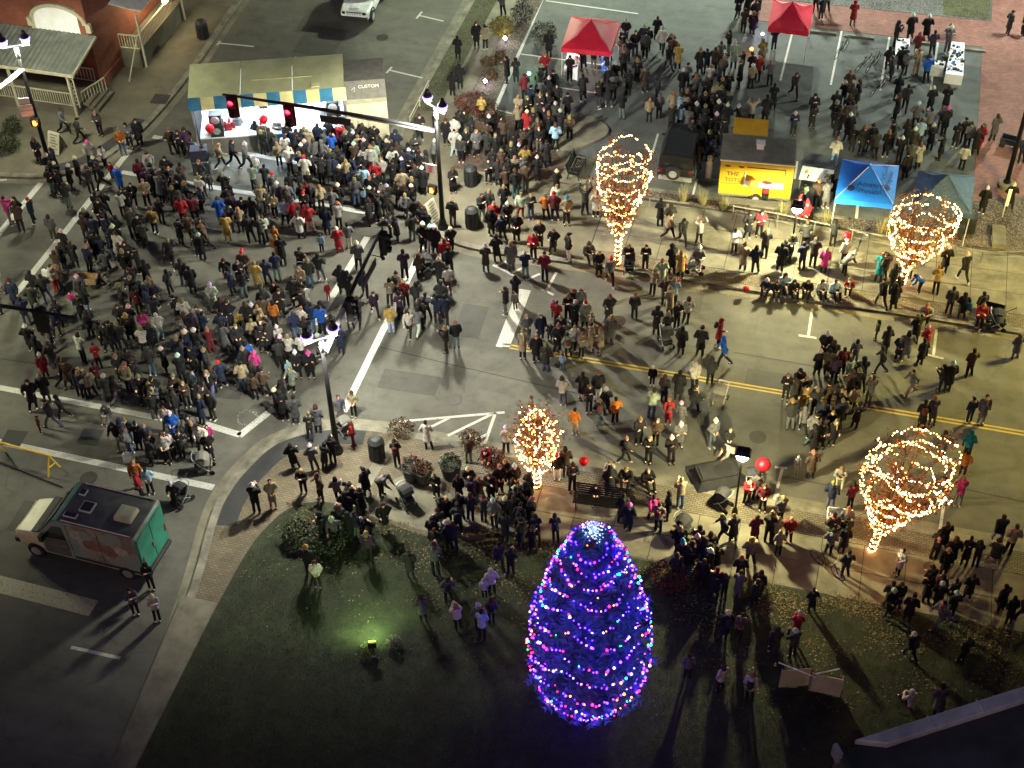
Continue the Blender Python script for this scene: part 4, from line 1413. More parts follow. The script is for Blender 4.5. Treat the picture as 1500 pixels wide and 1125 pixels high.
for s in (-1, 1):
    f_ = [(1.2, s * (hw + 0.012), 1.45), (2.2, s * (hw + 0.012), 1.42), (1.65, s * (hw + 0.012), 2.15), (1.25, s * (hw + 0.012), 2.2)]
    MB().add(f_, [(0, 1, 2, 3) if s < 0 else (3, 2, 1, 0)]).build('cab_window', 'glass', van)
    d_ = MB().box((1.7, s * (hw + 0.004), 0.98), (1.05, 0.02, 0.85)).build('cab_door', 'vanroof', van)
    MB().box((1.35, s * (hw + 0.03), 1.15), (0.2, 0.04, 0.05)).build('handle', 'steel', d_)
    for x in (-1.05, 2.75):
        wheel(van, x, s * 0.88, 0.36)
    MB().box((3.55, s * 0.6, 0.92), (0.1, 0.3, 0.18)).build('headlight', 'alu', van)
    MB().box((2.15, s * 1.12, 1.5), (0.14, 0.22, 0.3)).build('mirror', 'plastic', van)
    MB().box((-1.79, s * 0.82, 1.2), (0.04, 0.12, 0.35)).build('tail_light', 'redhouse', van)
    MB().box((-1.795, s * 0.47, 1.45), (0.02, 0.9, 1.8)).build('rear_door', 'vangreen', van)
MB().box((-1.82, 0.06, 1.3), (0.05, 0.04, 0.3)).build('door_handle', 'steel', van)
M['mural_pale'] = mat('mural_pale', (0.36, 0.34, 0.27), 0.45, var=0.35, scale=5)
M['mural_brown'] = mat('mural_brown', (0.2, 0.12, 0.08), 0.45, var=0.5, scale=4)
for s in (-1, 1):
    for (x, z, rx_, rz_, m_) in ((0.75, 1.95, 0.2, 0.26, 'mural_pale'), (0.6, 1.6, 0.1, 0.3, 'mural_pale'), (0.1, 1.55, 0.45, 0.3, 'mural_brown'), (-0.55, 1.45, 0.35, 0.34, 'mural_brown'), (-1.05, 1.6, 0.3, 0.22, 'mural_pale')):
        MB().ell((x, s * (hw - 0.002), z), (rx_, 0.012, rz_), 14, 8).build('mural_figure', m_, van)
    for x in (-0.2, 1.05):
        MB().box((x, s * (hw + 0.002), 1.45), (0.02, 0.012, 1.9)).build('panel_seam', 'plastic', van)
    MB().box((-0.3, s * (hw + 0.01), 0.62), (2.6, 0.03, 0.08)).build('side_trim', 'plastic', van)
    MB().ell((3.5, s * 0.82, 0.75), (0.05, 0.06, 0.06), 8, 5).build('indicator', 'amber_glass', van)
bevel(MB().box((3.6, 0, 0.55), (0.18, 1.7, 0.24)).build('front_bumper', 'plastic', van), 0.03)
bevel(MB().box((-1.85, 0, 0.45), (0.16, 1.7, 0.16)).build('rear_bumper', 'plastic', van), 0.03)
bevel(MB().box((-1.0, 0.05, 2.67), (0.72, 0.7, 0.22), taper=0.9).build('roof_unit', 'vancream', van), 0.04)
for (x, y, w1, w2) in ((0.55, 0.1, 0.5, 0.5), (1.05, -0.5, 0.26, 0.3), (0.95, 0.62, 0.55, 0.22)):
    q = bevel(MB().box((x, y, 2.58), (w1, w2, 0.08)).build('roof_vent', 'alu', van), 0.02)
    MB().box((x, y, 2.625), (w1 * 0.8, w2 * 0.8, 0.03)).build('vent_cover', 'plastic', q)
for s in (-1, 1):
    MB().tube([(-1.6, s * 0.92, 2.58), (1.2, s * 0.92, 2.58)], 0.025, 6).build('roof_rail', 'steel', van)


# ================================================================== SMALL STREET FURNITURE
t = thing('barricade', 'yellow barricade across the lower crossing at the left edge', 'barricade', P(60, 684))
a_, b_ = P(-30, 640, 1.0) - t.location, P(74, 668, 1.0) - t.location
MB().tube([a_, b_], 0.045, 8).build('top_rail', 'safety', t)
for q in (b_, a_ * 0.15 + b_ * 0.85 - Vector((0, 0, 0))):
    pass
for f_ in (0.97, 0.2):
    q = a_ * (1 - f_) + b_ * f_
    for s in (-1, 1):
        MB().tube([q, (q.x + 0.1 * s, q.y + 0.32 * s, 0)], 0.035, 6).build('leg', 'safety', t)
    MB().tube([(q.x - 0.06, q.y - 0.18, 0.4), (q.x + 0.06, q.y + 0.18, 0.4)], 0.025, 6).build('brace', 'safety', t)
t = thing('barricade', 'low dark barrier lying behind the crossing line at the left', 'barricade', P(20, 690))
MB().tube([(-2, 0.5, 0.05), (2.4, -0.35, 0.05)], 0.03, 6).build('rail', 'black', t)
MB().tube([(-0.9, 0.9, 0.05), (0.2, 0.05, 0.06)], 0.03, 6).build('brace', 'black', t)


def aframe(label, px, py, rz):
    t = thing('a_frame_board', label, 'sign board', P(px, py, KZ), rz, 'A-frame boards on the corners')
    for s in (-1, 1):
        p_ = MB().box((0, s * 0.22, 0.58), (0.72, 0.03, 1.15), rx=s * 0.36).build('board', 'cream', t)
        q = MB()
        for k in range(7):
            q.box((random.uniform(-0.08, 0.08), s * (0.05 + 0.052 * k) + s * 0.03, 1.0 - 0.14 * k), (random.uniform(0.3, 0.55), 0.012, 0.05), rx=s * 0.36)
        q.build('writing', 'greypanel', p_)
    return t


aframe('cream sign board standing beside the left lamp post', 86, 220, R(-10))
aframe('tilted pale sign board leaning beside the middle lamp post', 630, 322, R(70))


def bin_(label, px, py):
    t = thing('litter_bin', label, 'bin', P(px, py, KZ), 0, 'black litter bins')
    MB().lathe((0, 0, 0), [(0.3, 0), (0.33, 0.05), (0.34, 0.85), (0.31, 0.95)], 16).build('body', 'plastic', t)
    MB().lathe((0, 0, 0.93), [(0.345, 0), (0.34, 0.06), (0.2, 0.22), (0.06, 0.26)], 16).build('lid', 'plastic', t)
    for k in range(8):
        a = k * math.pi / 4
        MB().box((0.345 * math.cos(a), 0.345 * math.sin(a), 0.45), (0.02, 0.05, 0.75), a).build('slat', 'black', t)


bin_('black litter bin beside the flower tubs at the lower corner', 553, 670)
bin_('black litter bin right of the middle lamp post', 692, 332)
bin_('dark litter bin on the forecourt behind the stage', 298, 55)
bin_('black litter bin at the planting bed below the red mulch', 690, 270)


def leaves(name, n, fn, cols, size, parent=None, m='leafmat'):
    """cloud of leaf faces"""
    V = np.zeros((n * 4, 3)); C = np.zeros((n * 4, 3))
    for k in range(n):
        p = np.array(fn())
        u = rng.normal(size=3); u /= np.linalg.norm(u)
        w_ = rng.normal(size=3); w_ -= u * (w_ @ u); w_ /= np.linalg.norm(w_)
        s = size * rng.uniform(0.6, 1.4)
        V[4 * k] = p - u * s
        V[4 * k + 1] = p + w_ * s * 0.4
        V[4 * k + 2] = p + u * s
        V[4 * k + 3] = p - w_ * s * 0.4
        C[4 * k:4 * k + 4] = np.array(cols[rng.integers(len(cols))]) * rng.uniform(0.55, 1.35)
    me = bpy.data.meshes.new(name)
    me.from_pydata(V.tolist(), [], [(4 * i, 4 * i + 1, 4 * i + 2, 4 * i + 3) for i in range(n)])
    me.materials.append(M[m])
    colattr(me, C)
    return obj(name, me, parent)


def blob(c, r):
    while True:
        d = rng.normal(size=3); d /= np.linalg.norm(d)
        rr = rng.uniform(0.45, 1.0) ** 0.5
        q = d * rr * np.array(r) * (1 + 0.22 * math.sin(5 * d[0] + 3) * math.cos(4 * d[1] + 7 * d[2]))
        if q[2] > -r[2] * 0.8:
            return q + np.array(c)


def shrub(label, px, py, r, h, cols, n=500, size=0.07, z=KZ, cat='shrub', group=None):
    t = thing('shrub', label, cat, P(px, py, z), random.uniform(0, 6), group)
    mb = MB()
    for k in range(7):
        a = k * 0.9 + random.uniform(-0.2, 0.2)
        mb.tube([(0.05 * math.cos(a), 0.05 * math.sin(a), 0), (r * 0.4 * math.cos(a), r * 0.4 * math.sin(a), h * 0.5), (r * 0.7 * math.cos(a), r * 0.7 * math.sin(a), h * 0.8)], [0.02, 0.014, 0.006], 5)
    mb.build('stems', 'bark', t)
    leaves('foliage', n, lambda: blob((0, 0, h * 0.52), (r, r, h * 0.5)), cols, size, t)
    return t


YEL = [(0.2, 0.15, 0.02), (0.13, 0.1, 0.015)]
BRN = [(0.1, 0.055, 0.025), (0.07, 0.045, 0.02)]
DGR = [(0.02, 0.035, 0.012), (0.035, 0.05, 0.02)]
RED = [(0.13, 0.035, 0.025), (0.09, 0.03, 0.02)]
shrub('rounded yellow brown shrub in the mulch bed by the top walkway', 735, 50, 0.75, 1.0, YEL, 900)
shrub('small brown shrub below the rounded yellow one', 715, 97, 0.42, 0.5, BRN, 300)
shrub('low brown shrub beside the mulch bed path light', 732, 86, 0.35, 0.42, BRN, 250)
shrub('low dark shrub near the lower end of the mulch bed', 720, 115, 0.38, 0.42, BRN, 260)
shrub('tall dark shrub with pale tips at the top of the mulch bed', 765, 34, 0.6, 1.3, DGR + [(0.3, 0.3, 0.32)], 800)
shrub('dark bushy plant beside the curved white edging in the lot', 797, 62, 0.75, 1.2, DGR + [(0.12, 0.12, 0.1)], 900)
shrub('spreading red brown shrub at the lower end of the walkway', 690, 160, 0.9, 0.8, RED, 800)
shrub('dark red shrub between the people at the corner planting bed', 712, 172, 0.7, 0.7, RED, 600)
shrub('dark shrub on the forecourt at the left edge', 14, 222, 0.65, 1.2, DGR, 800)
shrub('dark shrub by the porch at the far left', 22, 195, 0.45, 1.0, DGR, 450)
shrub('big dark evergreen shrub with pale flecks at the lawn corner', 480, 800, 0.8, 0.9, DGR + [(0.1, 0.11, 0.09)], 1300, 0.07)
shrub('dark shrub at the left front of the lawn corner shrubs', 436, 790, 0.6, 0.8, DGR + [(0.14, 0.14, 0.1)], 1000)
shrub('dark red bush where the walkway meets the lawn right of the tree top', 980, 858, 0.7, 1.0, RED, 700)
shrub('bare brown shrub at the kerb below the lower hatching', 690, 648, 0.5, 0.5, BRN, 300)
shrub('reddish shrub beside the small lit tree', 722, 680, 0.55, 0.7, RED, 500)
shrub('straggly brown shrub on the kerb left of the hatching', 588, 632, 0.6, 0.45, BRN, 350)
for k, (px, py) in enumerate(((1000, 296), (1029, 300), (1060, 308), (1146, 318), (1175, 324), (1210, 330), (1290, 345), (1305, 338))):
    t = thing('ornamental_grass', ['feathery grass tuft right of the lit tree', 'feathery grass tuft second along the rail', 'feathery grass tuft in front of the yellow trailer', 'feathery grass tuft just left of the low path lamp', 'feathery grass tuft just right of the low path lamp', 'feathery grass tuft below the blue canopy corner', 'feathery grass tuft left of the right lit tree', 'large feathery grass tuft against the right lit tree'][k], 'grass', P(px, py, KZ), 0, 'ornamental grass tufts along the rail')
    V, F_ = [], []
    cs = []
    for q in range(110):
        a = random.uniform(0, 6.28); ln = random.uniform(0.5, 1.15); sp = random.uniform(0.08, 0.42)
        x, y = 0.1 * math.cos(a), 0.1 * math.sin(a)
        o_ = len(V)
        V += [(x - 0.012 * math.sin(a), y + 0.012 * math.cos(a), 0), (x + 0.012 * math.sin(a), y - 0.012 * math.cos(a), 0), (x + sp * math.cos(a), y + sp * math.sin(a), ln)]
        F_.append((o_, o_ + 1, o_ + 2))
        cs += [np.array((0.3, 0.27, 0.12)) * random.uniform(0.5, 1.3)] * 3
    me = bpy.data.meshes.new('blades'); me.from_pydata(V, [], F_); me.materials.append(M['leafmat']); colattr(me, np.array(cs))
    o = obj('blades', me, t); o['kind'] = 'stuff'


def planter(label, px, py, cols, r=0.42):
    t = thing('flower_tub', label, 'planter', P(px, py, KZ), 0, 'round flower tubs at the corner')
    MB().lathe((0, 0, 0), [(r * 0.75, 0), (r * 0.85, 0.1), (r, 0.6), (r * 1.08, 0.66), (r * 1.08, 0.72), (r * 0.92, 0.72), (r * 0.9, 0.66)], 18).build('tub', 'plastic', t)
    leaves('plants', 420, lambda: blob((0, 0, 0.85), (r * 1.05, r * 1.05, 0.3)), cols, 0.06, t)


planter('black tub with pink flowers beside the litter bin', 605, 700, DGR + [(0.4, 0.05, 0.12), (0.12, 0.1, 0.08)])
planter('black tub with brown flowers below the one with pink flowers', 622, 706, BRN + [(0.2, 0.1, 0.08)], 0.36)
planter('black tub with dark green plants right of the brown flowered tub', 661, 697, DGR + [(0.1, 0.1, 0.05)])


def bench(label, px, py, rz, L=1.7):
    t = thing('slatted_bench', label, 'bench', P(px, py, KZ), rz, 'slatted metal benches')
    for k in range(7):
        MB().box((0, -0.24 + 0.08 * k, 0.44), (L, 0.055, 0.03)).build('seat_slat', 'black', t)
    for k in range(5):
        MB().box((0, 0.3 + 0.03 * k, 0.52 + 0.09 * k), (L, 0.03, 0.06), rx=-0.3).build('back_slat', 'black', t)
    for s in (-1, 1):
        MB().tube([(s * L * 0.44, -0.24, 0), (s * L * 0.44, -0.22, 0.43), (s * L * 0.44, 0.27, 0.43), (s * L * 0.44, 0.42, 0.95)], 0.025, 6).build('leg', 'black', t)
        MB().tube([(s * L * 0.44, 0.27, 0.43), (s * L * 0.44, 0.34, 0)], 0.025, 6).build('leg', 'black', t)
        MB().tube([(s * L * 0.44, -0.22, 0.43), (s * L * 0.44, -0.2, 0.64), (s * L * 0.44, 0.33, 0.64)], 0.022, 6).build('arm_rest', 'black', t)
    return t


bench('black slatted bench with people sitting, right of the small lit tree', 880, 745, R(4), 2.2)
pad = MB().box(tuple(P(845, 250, KZ + 0.01)), (1.35, 2.3, 0.06), R(0)).build('bench_pad', 'concrete', ne)
bench('black bench on a pale pad left of the first lit tree', 846, 254, R(86), 1.5)

# rail fence along the lot
def rail(label, pts, h, m='kerb', cable=True):
    w_ = [P(x, y, KZ + h) for x, y in pts]
    base = w_[0]
    t = thing('rail_fence', label, 'fence', (base.x, base.y, KZ))
    l_ = [Vector((p.x - base.x, p.y - base.y, h)) for p in w_]
    MB().tube(l_, 0.035, 6).build('top_rail', m, t)
    MB().tube([p - Vector((0, 0, h * 0.5)) for p in l_], 0.018, 5).build('lower_rail', m, t)
    for p, q in zip(l_[:-1], l_[1:]):
        k = max(1, int((q - p).length / 1.8))
        for i in range(k):
            r_ = p + (q - p) * i / k
            MB().tube([(r_.x, r_.y, 0), (r_.x, r_.y, h + 0.05)], 0.035, 6).build('post', m, t)
    return t


rail('pale rail running from the yellow trailer past the blue canopy', [(1075, 302), (1140, 313), (1250, 337), (1312, 349)], 0.85)
rail('thin pale rail curving from the right lit tree to the edge', [(1378, 351), (1400, 360), (1440, 370), (1505, 368)], 0.6)
rail('low pale rail in front of the black off-road car', [(952, 291), (1010, 298)], 0.5)
rail('pale corner rail left of the top walkway', [(600, 172), (628, 118)], 0.5, 'cream')

# bicycles
def bicycle(label, px, py, rz, lean=0.12, group='parked bicycles'):
    t = thing('bicycle', label, 'bicycle', P(px, py, KZ + 0.012), rz, group)
    t.rotation_euler = (lean, 0, rz)
    for x in (-0.52, 0.52):
        w_ = MB().tube([(x + 0.33 * math.cos(a * math.pi / 12), 0, 0.34 + 0.33 * math.sin(a * math.pi / 12)) for a in range(25)], 0.018, 6, cap=False).build('wheel', 'rubber', t)
        sp = MB()
        for a in range(8):
            sp.tube([(x, 0, 0.34), (x + 0.32 * math.cos(a * math.pi / 4), 0, 0.34 + 0.32 * math.sin(a * math.pi / 4))], 0.005, 4)
        sp.build('spokes', 'steel', w_)
    MB().tube([(-0.52, 0, 0.34), (-0.05, 0, 0.32), (0.38, 0, 0.78), (-0.18, 0, 0.8), (-0.05, 0, 0.32)], 0.02, 6).tube([(-0.52, 0, 0.34), (-0.18, 0, 0.8), (-0.22, 0, 0.94)], 0.018, 6).tube([(0.52, 0, 0.34), (0.38, 0, 0.78), (0.35, 0, 0.98)], 0.02, 6).build('frame', 'plastic', t)
    MB().ell((-0.24, 0, 0.97), (0.14, 0.07, 0.035), 8, 5).build('saddle', 'black', t)
    MB().tube([(0.3, -0.27, 0.98), (0.38, -0.1, 1.0), (0.38, 0.1, 1.0), (0.3, 0.27, 0.98)], 0.014, 6).build('handlebar', 'steel', t)
    MB().tube([(-0.05, -0.12, 0.25), (-0.05, 0.12, 0.4)], 0.015, 5).build('pedals', 'black', t)


bicycle('bicycle standing alone nearest the far red canopy', 1231, 80, R(70))
bicycle('bicycle lying left in the row of three by the display tables', 1262, 100, R(62), 0.3)
bicycle('pale bicycle in the middle of the row by the display tables', 1276, 100, R(68), 0.2)
bicycle('bicycle at the lower right of the row by the display tables', 1283, 135, R(66), 0.25)
bicycle('bicycle parked under the rail right of the red balloon', 1254, 372, R(85), 0.1)
bicycle('bicycle leaning beside two people on the lower walkway', 1212, 835, R(-35), 0.2)


# strollers
def stroller(label, px, py, rz, m='dark', z=0.0, group='pushchairs in the crowd'):
    t = thing('pushchair', label, 'pushchair', P(px, py, z), rz, group)
    MB().tube([(-0.35, -0.22, 0.95), (-0.1, -0.22, 0.5), (0.32, -0.22, 0.12)], 0.018, 6).tube([(-0.35, 0.22, 0.95), (-0.1, 0.22, 0.5), (0.32, 0.22, 0.12)], 0.018, 6).tube([(0.1, -0.22, 0.45), (-0.32, -0.24, 0.12)], 0.016, 6).tube([(0.1, 0.22, 0.45), (-0.32, 0.24, 0.12)], 0.016, 6).tube([(-0.36, -0.23, 0.96), (-0.4, 0, 0.98), (-0.36, 0.23, 0.96)], 0.02, 6).build('frame', 'steel', t)
    MB().box((0.05, 0, 0.45), (0.42, 0.4, 0.08)).box((-0.14, 0, 0.66), (0.08, 0.4, 0.45), ry=-0.35).box((0.3, 0, 0.33), (0.06, 0.36, 0.28), ry=0.4).build('seat', m, t)
    mb = MB()
    v_, f_ = [], []
    for i in range(6):
        a = R(15 + 28 * i)
        for s in (-1, 0, 1):
            v_.append((-0.02 + 0.34 * math.cos(a) * (1 if s == 0 else 0.92), s * 0.24, 0.68 + 0.34 * math.sin(a) * (1 if s == 0 else 0.9)))
    for i in range(5):
        for s in (0, 1):
            f_.append((3 * i + s, 3 * i + s + 1, 3 * i + s + 4, 3 * i + s + 3))
    o = mb.add(v_, f_).build('hood', m, t)
    sm = o.modifiers.new('thick', 'SOLIDIFY'); sm.thickness = 0.012
    for x in (-0.32, 0.33):
        for s in (-1, 1):
            MB().tube([(x, s * 0.23, 0.12), (x, s * 0.27, 0.12)], 0.12, 12).build('wheel', 'rubber', t)
    MB().box((-0.02, 0, 0.22), (0.4, 0.36, 0.16), taper=1.1).build('basket', m, t)
    return t


K = KZ
for a in (('black pushchair under a bending parent at the lower corner', 596, 738, R(-40), 'dark', K), ('grey pushchair at the kerb beside the lower lamp post', 505, 636, R(150), 'greypanel', 0), ('dark pushchair in the open road left of the walking family', 1054, 590, R(-100), 'greypanel', 0), ('dark pushchair on the walkway right of the tree top', 1000, 782, R(-20), 'dark', K), ('black pushchair beside the low path lamp', 1056, 742, R(160), 'dark', K), ('dark pushchair behind the white crate near the right lit tree', 1226, 775, R(20), 'navyfab', K), ('pushchair with a brown hood beside the crossing', 625, 398, R(30), 'dark', 0), ('black pushchair in the dense group at the lower crossing', 268, 735, R(-110), 'dark', 0), ('dark pushchair with a blanket left of the crossing group', 442, 415, R(-60), 'dark', 0), ('pushchair near the vendor tables under the red canopy', 793, 112, R(-90), 'greypanel', K), ('pushchair beside the first lit tree trunk', 922, 396, R(-80), 'dark', K), ('pale pushchair on the pavement above the paver strip', 1018, 398, R(180), 'greypanel', K), ('pushchair in the left crowd beside the wagon', 205, 350, R(-50), 'dark', 0), ('pushchair in the camouflage coated group on the road', 975, 505, R(-60), 'dark', 0), ('pushchair at the crossing beside the seated spectators', 300, 690, R(20), 'greypanel', 0), ('navy pushchair with a raised hood above the walkway crowd', 1100, 712, R(100), 'navyfab', 0), ('pushchair beside the slatted cart at the right edge', 1458, 480, R(0), 'dark', K)):
    stroller(*a)

# wagons and crates
def wagon(label, px, py, rz, m, z=0):
    t = thing('hand_cart', label, 'cart', P(px, py, z), rz, 'hand carts')
    mb = MB().box((0, 0, 0.28), (0.95, 0.5, 0.04))
    for s in (-1, 1):
        mb.box((0, s * 0.25, 0.42), (0.95, 0.03, 0.26)).box((s * 0.47, 0, 0.42), (0.03, 0.5, 0.26))
    mb.build('tray', m, t)
    for x in (-0.34, 0.34):
        for s in (-1, 1):
            MB().tube([(x, s * 0.24, 0.14), (x, s * 0.29, 0.14)], 0.14, 12).build('wheel', 'rubber', t)
    MB().tube([(0.47, 0, 0.3), (0.95, 0, 0.75)], 0.015, 5).tube([(0.95, -0.1, 0.75), (0.95, 0.1, 0.75)], 0.015, 5).build('handle', 'black', t)


wagon('low wooden cart with bundles in the left crowd', 130, 418, R(10), 'wood')
wagon('low cart with pale sides right of the wooden one in the left crowd', 168, 412, R(60), 'greypanel')
wagon('white sided cart next to the right lit tree', 1228, 765, R(5), 'white', K)
wagon('dark cart stacked with goods at the right edge of the pavement', 1452, 462, R(-8), 'dark', K)
wagon('small cart with a white cushion on the brick path', 1478, 215, R(-12), 'dark', K)

t = thing('covered_cart', 'black tarpaulin covered cart on the road by the low path lamp', 'cart', P(1050, 702), R(28))
mb = MB()
v_, f_ = [], []
for i in range(9):
    for j in range(7):
        x, y = -1.0 + 2.0 * i / 8, -0.6 + 1.2 * j / 6
        e = max(abs(x) / 1.0, abs(y) / 0.6)
        z = 0.62 - 0.05 * math.sin(3 * x + 1) * math.cos(4 * y) if e < 0.8 else (0.42 if e < 0.99 else 0.12 + 0.05 * math.sin(9 * x + 7 * y))
        v_.append((x * (1.06 if e > 0.95 else 1), y * (1.1 if e > 0.95 else 1), z))
for i in range(8):
    for j in range(6):
        f_.append((i * 7 + j, (i + 1) * 7 + j, (i + 1) * 7 + j + 1, i * 7 + j + 1))
mb.add(v_, f_).build('tarpaulin', 'dark', t)
MB().box((0, 0, 0.35), (1.7, 0.9, 0.5)).build('cart_box', 'plastic', t)
for x in (-0.6, 0.6):
    for s in (-1, 1):
        MB().tube([(x, s * 0.46, 0.16), (x, s * 0.52, 0.16)], 0.16, 12).build('wheel', 'rubber', t)


def balloon(label, px, py, h, col, ground_z=0.0, r=0.26):
    p_ = P(px, py, h)
    t = thing('balloon', label, 'balloon', (p_.x, p_.y, ground_z), 0, 'balloons')
    m_ = mat('balloon_' + col, {'red': (0.38, 0.004, 0.012), 'pink': (0.7, 0.05, 0.16), 'orange': (0.75, 0.25, 0.04)}[col], 0.45, var=0.05, spec=0.2)
    hh = h - ground_z
    o = MB().lathe((0, 0, hh), [(0.02, -r * 1.2), (r * 0.45, -r * 0.95), (r * 0.9, -r * 0.3), (r, 0.1 * r), (r * 0.85, r * 0.55), (r * 0.45, r * 0.92), (0.02, r * 1.03)], 14).build('skin', m_, t, True)
    MB().tube([(0, 0, hh - r * 1.25), (0.03, 0.02, hh * 0.6), (0, 0, 0.9)], 0.006, 4).build('string', 'alu', t)
    MB().lathe((0, 0, hh - r * 1.28), [(0.03, 0), (0.015, 0.05)], 8).build('knot', m_, t)


balloon('large red balloon floating over the road beside the low path lamp', 1118, 681, 1.9, 'red', 0, 0.3)
balloon('red balloon on a stick at the lower kerb left of the bench', 855, 676, 1.6, 'red', K, 0.2)
balloon('red balloon held in front of the middle of the stage', 386, 175, 2.3, 'red', 0, 0.24)
balloon('red balloon among the costumed group at the stage left', 307, 188, 1.9, 'red', 0, 0.24)
balloon('red balloon above the bicycle by the pale rail', 1241, 346, 1.7, 'red', K, 0.2)
balloon('small red balloon resting at the upper kerb', 1093, 423, 0.45, 'red', 0, 0.15)
balloon('orange balloon over the counter of the yellow trailer', 1104, 270, 1.7, 'orange', K, 0.26)

# small lights of the place
def garden_light(label, px, py, col, e, z=KZ, kind='lens'):
    t = thing('garden_light', label, 'light', P(px, py, z), 0, 'small garden lights')
    MB().tube([(0, 0, 0), (0, 0, 0.3)], 0.02, 6).build('stake', 'black', t)
    MB().ell((0, 0, 0.36), (0.1, 0.1, 0.09), 10, 6).build('lantern', kind, t)
    lamp('garden_glow', 'POINT', (0, 0, 0.55), e, col, t, 0.08)


garden_light('white garden light in the mulch bed under the yellow shrub', 740, 64, (1, 1, 1), 12)
garden_light('white garden light lower down in the mulch bed', 711, 127, (1, 0.95, 1), 12)
M['greenlens'] = emit('green_lens', (0.1, 1.0, 0.45), 9)
M['limelens'] = emit('lime_lens', (0.45, 1.0, 0.08), 1.5)
M['violetlens'] = emit('violet_lens', (0.35, 0.2, 1.0), 10)
M['bluelens'] = emit('blue_lens', (0.12, 0.2, 1.0), 10)
garden_light('small green light on the lot near the pushchair', 775, 116, (0.1, 1, 0.4), 5, K, 'greenlens')
garden_light('small violet light at the edge of the lot crowd', 1116, 58, (0.5, 0.3, 1), 6, K, 'violetlens')
garden_light('small orange light in the dark lot crowd', 1100, 80, (1, 0.5, 0.1), 5, K, 'amber')
# green floodlight on the lawn, screened by a low wall
t = thing('flood_light', 'green floodlight washing the lawn left of the spruce', 'flood light', P(548, 962, KZ))
MB().tube([(0, 0, 0.05), (-0.06, 0.1, 0.5)], 0.02, 6).build('stake', 'black', t)
MB().box((-0.06, 0.1, 0.55), (0.3, 0.14, 0.2), R(20), rx=-0.5).build('housing', 'black', t)
MB().box((-0.09, 0.185, 0.58), (0.26, 0.02, 0.16), R(20), rx=-0.5).build('lens', 'limelens', t)
MB().box((0, 0, 0.04), (0.16, 0.12, 0.08), R(20)).build('bracket', 'steel', t)
ll = lamp('flood_source', 'SPOT', (-0.1, 0.2, 0.45), 300, (0.66, 0.95, 0.36), t, 0.3, 165, 1.0)
ll.rotation_euler = (R(70), 0, R(28)); ll.location = (-0.12, 0.32, 0.75)
shrub('small leafy plant lit green by the floodlight', 540, 958, 0.35, 0.4, [(0.12, 0.17, 0.04), (0.08, 0.12, 0.03)], 350, 0.05)
shrub('small pale plant standing right of the green floodlight', 578, 945, 0.3, 0.45, [(0.2, 0.22, 0.18), (0.1, 0.12, 0.08)], 250, 0.05)
# barrier pen on the lawn
t = thing('display_screen', 'pale folding screen standing on the dark lawn at lower right', 'screen', P(1185, 1012, KZ), R(6))
for x in (-0.55, 0.55):
    MB().box((x, 0.1 if x < 0 else -0.05, 0.55), (1.05, 0.04, 1.0), R(14 if x < 0 else -6)).build('panel', 'cream', t)
for x in (-1.05, 0.0, 1.05):
    MB().tube([(x, 0, 0), (x, 0, 1.1)], 0.025, 6).build('post', 'steel', t)
MB().tube([(-1.2, 0.2, 1.2), (0.1, -0.1, 1.0)], 0.025, 6).tube([(0.0, 0.0, 1.0), (0.9, 0.2, 1.25)], 0.025, 6).build('cross_bar', 'alu', t)
# bags
for k, (lb, px, py, m_, s) in enumerate((('pale rolled bag among the seated spectators at the lower crossing', 190, 676, 'alu', 0.9), ('red shopping bag beside the yellow scarf group', 1001, 392, 'tent_red', 0.6), ('teal bag carried beside the slatted cart', 1417, 452, 'canvas_b', 0.8), ('white round shield on the road in the left crowd', 68, 404, 'alu', 0.7))):
    t = thing('bag', lb, 'bag', P(px, py, 0 if py > 480 or k == 3 else K), random.uniform(-0.4, 0.4))
    bevel(MB().box((0, 0, 0.28 * s), (0.55 * s, 0.3 * s, 0.55 * s), taper=0.85).build('sack', m_, t), 0.06, 3)
    MB().tube([(-0.12 * s, 0, 0.55 * s), (-0.08 * s, 0, 0.75 * s), (0.08 * s, 0, 0.75 * s), (0.12 * s, 0, 0.55 * s)], 0.015, 5).build('handle', 'dark', t)
# black bins beside the slate canopy
for k, (px, py, lb) in enumerate(((1398, 345, 'black crate at the left below the slate canopy'), (1415, 338, 'tall black crate at the right below the slate canopy'))):
    t = thing('storage_crate', lb, 'crate', P(px, py, KZ + 0.012), R(5 * k), 'black crates')
    bevel(MB().box((0, 0, 0.35 + 0.1 * k), (0.7, 0.6, 0.7 + 0.2 * k)).build('box', 'plastic', t), 0.03)
    MB().box((0, 0, 0.72 + 0.2 * k), (0.74, 0.64, 0.05)).build('lid', 'plastic', t)
# white post sign on the right
t = thing('sign_post', 'white sign post beside the right lamp post', 'sign post', P(1468, 318, KZ + 0.06))
MB().tube([(0, 0, 0), (0, 0, 1.6)], 0.03, 6).build('post', 'alu', t)
MB().box((0.05, -0.04, 1.2), (0.16, 0.03, 1.0)).build('plate', 'white', t)
# low flat pallet and drain covers
for px, py in ((235, 145), (132, 640), (20, 642)):
    q = P(px, py, KZ if py < 200 else 0)
    MB().box((q.x, q.y, q.z + 0.004), (0.9, 0.9, 0.012), 0.1).build('drain_cover', 'tar', ground if py > 200 else nw)

